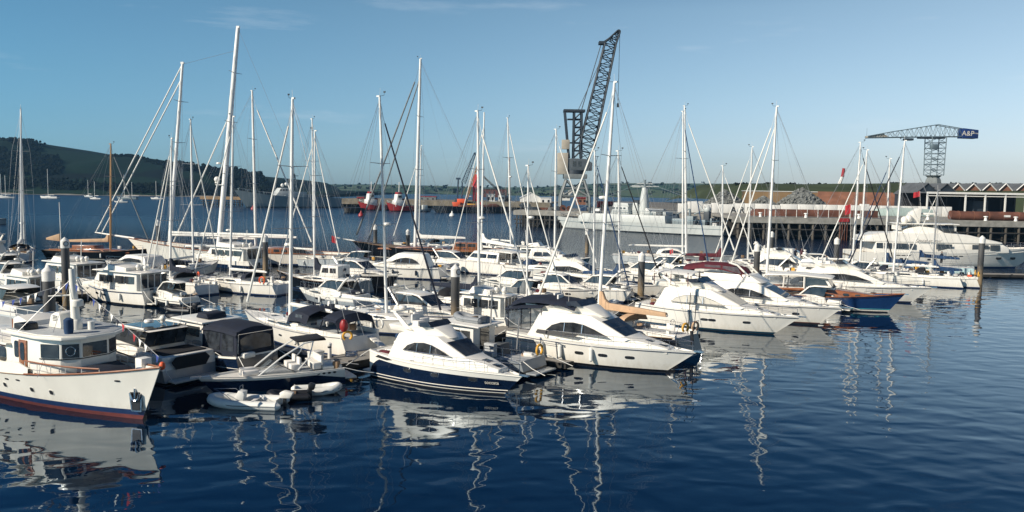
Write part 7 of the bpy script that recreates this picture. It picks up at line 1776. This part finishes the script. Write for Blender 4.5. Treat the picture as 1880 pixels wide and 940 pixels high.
MB().box((L * .5, 0, 2.2), (2.4, 2, 2.2), GREYS).build('wheelhouse', o, bevel=.1)
o, h, L = ship('long black barge moored along the distant wharf below the cranes', 'barge', (800, 390), (935, 391), 9, (3.0, 2.8, 3.2), BLACK, 2, cat='barge', p=6, fl=.9)
MB().box((L * .4, 0, 3.2), (L * .5, 6, 1.0), RUST).build('hatch_coaming', o, bevel=.1)
for px, py, m, lb in ((663, 397, RED, 'small red mooring buoy before the black floating pontoon'), (465, 385, RED, 'small red channel buoy beside the patrol ship bow'), (830, 397, WHITE2, 'small white mooring buoy before the black barge')):
    p = at(px, py); o = thing('mooring_buoy', lb, 'buoy', p, 0, 'buoys floating in the fairway'); MB().lathe([(.9, -.4), (1.2, .2), (1.0, .9), (.3, 1.6), (.2, 2.2)], (0, 0, 0), m, 12).build('float', o); MB().tube([(0, 0, 2.1), (0, 0, 2.9)], .1, DARKM, 5).build('top_ring', o)
def superyacht():
    b, s = at(1862, 492), at(1556, 484); L, over = 37.0, 4.6; d = b - s; a = math.atan2(d.y, d.x)
    L = d.length + over
    o = thing('superyacht', 'large white three deck superyacht lying along the far right pontoon', 'superyacht', s, a)
    h = Hull(L, 7.6, (2.3, 2.4, 3.5), over, ws=.86, tm=.45, p=2.6, fl=.6, sr=0, bul=.7); h.mesh([((.25,), BLUEB), (1.0, WHITE)], o, N=44); h.deck(TEAK, o)
    X = lambda px: (px - 1545) / (1882 - 1545) * L * .99; D = 132
    z_ = lambda y: 12 - (y - 357) / F * D
    w = lambda x, z: 3.5 - .10 * (z - 3) - .13 * max(0, x - .58 * L)
    # raised forward bulwark
    mb = MB()
    for sd in (1, -1):
        g = []
        for i in range(13):
            t = .45 + .5 * i / 12; p = h.pt(t); up_ = .85 * min(1, i / 2) * (1 - i / 12 * .8); g.append([V((p.x, sd * p.y, p.z - .02)), V((p.x + .05, sd * (p.y + .05), p.z + up_)), V((p.x, sd * (p.y - .12), p.z + up_)), V((p.x, sd * (p.y - .12), p.z - .4))])
        mb.grid(g, WHITE)
    mb.build('bulwark', o)
    MB().prism([(X(1580), 2.0), (X(1582), z_(445)), (X(1800), z_(446)), (X(1812), 3.4), (X(1812), 2.6)], w, WHITE).build('main_deckhouse', o, bevel=.15)
    MB().prism([(X(1560), z_(446)), (X(1566), z_(441)), (X(1590), z_(430)), (X(1700), z_(427)), (X(1740), z_(430)), (X(1800), z_(443)), (X(1798), z_(446.5))], lambda x, z: w(x, z) + .15, WHITE).build('upper_deck', o, bevel=.2)
    MB().prism([(X(1625), z_(430)), (X(1640), z_(421)), (X(1660), z_(415)), (X(1690), z_(419)), (X(1708), z_(430))], lambda x, z: 2.2, WHITE).build('sky_lounge', o, bevel=.25)
    MB().prism([(X(1690), z_(428)), (X(1690), z_(414)), (X(1718), z_(414)), (X(1728), z_(428))], lambda x, z: 1.9, GLASS).build('bridge_glass', o, bevel=.1)
    MB().prism([(X(1622), z_(412.5)), (X(1622), z_(411)), (X(1726), z_(410.5)), (X(1728), z_(412.5))], lambda x, z: 2.5, WHITE).build('hardtop', o, bevel=.05)
    for x in (1628, 1655, 1690, 1722): MB().box((X(x), 0, z_(418)), (.35, 3.8, z_(412) - z_(424)), WHITE).build('hardtop_post', o)
    MB().prism([(X(1642), z_(412)), (X(1648), z_(392)), (X(1660), z_(383)), (X(1668), z_(384)), (X(1666), z_(412))], lambda x, z: .7, WHITE).build('radar_mast', o, bevel=.12)
    for x, y in ((1637, 405), (1644, 402), (1673, 404)): MB().ball((X(x), -1.2 if x < 1650 else .8, z_(y)), .62, WHITE, 12).build('satellite_dome', o)
    MB().box((X(1684), 0, z_(393)), (2.2, 2.4, .3), WHITE).build('radar_scanner', o, bevel=.05)
    for a_, b_ in ((1583, 1594), (1596, 1609), (1612, 1637), (1640, 1650), (1685, 1712), (1746, 1764), (1767, 1775), (1778, 1795)):
        windows(o, [[(X(a_), z_(457.5)), (X(b_), z_(457.5)), (X(b_), z_(447.5)), (X(a_), z_(447.5))]], w)
    MB().panel([(X(1700), z_(475)), (X(1702), z_(462)), (X(1640), z_(462)), (X(1640), z_(468))], lambda x, z: h.pt(x / L, min(z, 2.4)).y + .03, mat('superyacht_grey_panel', (.42, .44, .45), .4), .01).build('side_panel', o)
    h.ports(o, [.28, .31, .44, .47], .55, .28, .16, frac=True); h.ports(o, [.26, .29, .32, .52, .55, .58, .61], .80, .35, .07, DARKM, 'scupper', frac=True)
    for t in (.82, .90):
        c = h.pt(t, 1.8); tg, n = h.nrm(t, 1.8); MB().plate((c.x, -c.y, 1.8), V((tg.x, -tg.y, tg.z)), V((0, 0, 1)), V((n.x, -n.y, n.z)), oval(.5, .32, 12, .6), DARKM, .03).build('anchor_pocket', o)
    MB().prism([(X(1562), z_(443)), (X(1562), z_(436)), (X(1600), z_(430)), (X(1600), z_(433))], lambda x, z: 2.4, WHITE).build('aft_wing', o, bevel=.1)
    for k in range(5): MB().box((X(1652 + k * 7), -3.02, z_(434.5)), (1.2, .05, .3), PALE).build('upper_vent', o)
    text('Coucel on pour', o, (X(1672), -w(0, z_(441)) - .2, z_(441.5)), (1, 0, 0), (0, -.1, 1), .62, SLATE, 'boat_name')
    h.rail(o, .80, .985, 1.0, 6, r=.03, join=True)
    flag(o, (.3, 0, 3.2), 2.2, 'red and white ensign flying at the superyacht stern', FLAGR, 7.0, (-.4, .1), 1.6)
    flag(o, (X(1668), 0, z_(384)), 1.4, 'small red flag flying from the superyacht radar mast', FLAGR, 3.0, (-.7, .1), .9)
superyacht()
# far moored boats
def far_yacht(label, px, py, L, hm, mast, head, name='sailing_yacht'):
    p = at(px, py); a = R(head); o = thing(name, label, 'sailing yacht' if mast else 'motor boat', p, a, 'boats at moorings off the headland')
    h = Hull(L, L * .3, (L * .1, L * .09, L * .12), .8, ws=.7); h.mesh([((.1,), ANTIF), (1.0, hm)], o, N=12); h.deck(DECK, o)
    MB().prism([(L * .35, L * .08), (L * .36, L * .08 + (.6 if mast else 1.6)), (L * .62, L * .08 + .5), (L * .75, L * .08)], lambda x, z: L * .09, WHITE2).build('coachroof', o, bevel=.05)
    for k, (f_, hh) in enumerate(mast): MB().tube([(L * f_, 0, 1), (L * f_, 0, hh)], .14, WHITE2, 6).build('mast', o); MB().tube([(L * f_, 0, 2.4), (L * (f_ - .33), 0, 2.4)], .14, CWHITE, 6).build('boom', o)
for a in (('white yacht at anchor far off, in front of the beach', 107, 364.5, 14, WHITE2, ((.55, 20),), 170), ('small white boat off the beach near the left picture edge', 18, 363, 12, WHITE2, ((.5, 16),), 178), ('white yacht with furled sail far left of the mast', 27, 364, 10, WHITE2, ((.55, 15),), 190), ('two masted ketch moored off the headland', 252, 366, 15, GREYS2, ((.62, 17), (.25, 12)), 175),
          ('small yacht moored between the anchored yacht and the ketch', 186, 366, 9, WHITE2, ((.55, 12),), 170), ('white open motor boat moored beyond the brown yawl', 235, 372, 8, WHITE2, (), 185), ('pale yacht moored left of the ketch', 172, 362, 10, PALE, ((.55, 13),), 160), ('white yacht moored near the schooner bowsprit', 300, 366, 10, WHITE2, ((.55, 13),), 172)):
    far_yacht(*a)
o = far_yacht('grey motor boat with upperworks at the left edge beyond the far left yacht', 4, 412, 16, GREYS2, ((.4, 9),), 175)

# ---------------------------------------------------------------- people
def person(label, p, shirt, trouser, sit=False, face=0):
    v = [(0, 0, .92), (0, 0, 1.2), (0, 0, 1.42), (0, 0, 1.55), (0, .02, 1.66), (0, .02, 1.74)]; e = [(0, 1), (1, 2), (2, 3), (3, 4), (4, 5)]; r_ = [.15, .14, .15, .06, .10, .07]
    for s in (-1, 1):
        b = len(v); v += [(s * .19, 0, 1.38), (s * .25, .03, 1.1), (s * .24, .2, .9), (s * .22, .26, .86)]; e += [(2, b), (b, b + 1), (b + 1, b + 2), (b + 2, b + 3)]; r_ += [.07, .05, .04, .035]
        b = len(v)
        v += [(s * .1, .02, .85), (s * .1, .03, .46), (s * .1, -.02, .08), (s * .1, .14, .04)]
        e += [(0, b), (b, b + 1), (b + 1, b + 2), (b + 2, b + 3)]; r_ += [.10, .07, .05, .045]
    me = bpy.data.meshes.new('person'); me.from_pydata(v, e, [])
    o = bpy.data.objects.new('person', me); col.objects.link(o)
    md = o.modifiers.new('skin', 'SKIN'); o.modifiers.new('sub', 'SUBSURF').render_levels = 1
    for i, d in enumerate(me.skin_vertices[0].data): d.radius = (r_[i], r_[i]); d.use_root = i == 0
    me.materials.append(shirt); o.location = p; o.rotation_euler[2] = face
    tag(o, label, 'person', 'people on the boats')
    MB().ball((0, .02, 1.72), .11, mat('skin', (.45, .28, .20), .6), 10, (.9, 1, 1.15)).build('head', o); MB().ball((0, -.0, 1.77), .115, mat('dark_hair', (.03, .02, .015), .7), 10, (.95, 1.05, .9)).build('hair', o)
    mb = MB()
    for s in (-1, 1): mb.tube([(s * .1, .02, .9), (s * .1, .03, .46), (s * .1, -.02, .1)], .105, trouser, 8, .07)
    mb.build('trousers', o)
for px, py, z, s, t, lb in ((1460, 478, 1.7, CNAVY, CBLACK, 'person in dark clothes standing on a boat left of the superyacht'), (1471, 478, 1.7, CRED, CNAVY, 'person in a dark red top standing beside the one in dark clothes'), (1516, 495, 2.2, CWHITE, CNAVY, 'person in a white top on the motor yacht flybridge'), (1728, 484, 1.6, CNAVY, CNAVY, 'person in navy on the yacht with the blue boom cover')):
    p = at(px, py, z); person(lb, p, s, t, face=R(180))

# ------------------------------------------------------------------ render settings
sc.render.engine = 'CYCLES'
sc.cycles.use_denoising = True
sc.cycles.max_bounces = 8; sc.cycles.transparent_max_bounces = 12
sc.view_settings.view_transform = 'Standard'; sc.view_settings.look = 'None'
sc.view_settings.exposure = .32; sc.view_settings.gamma = 1
bpy.context.view_layer.update()
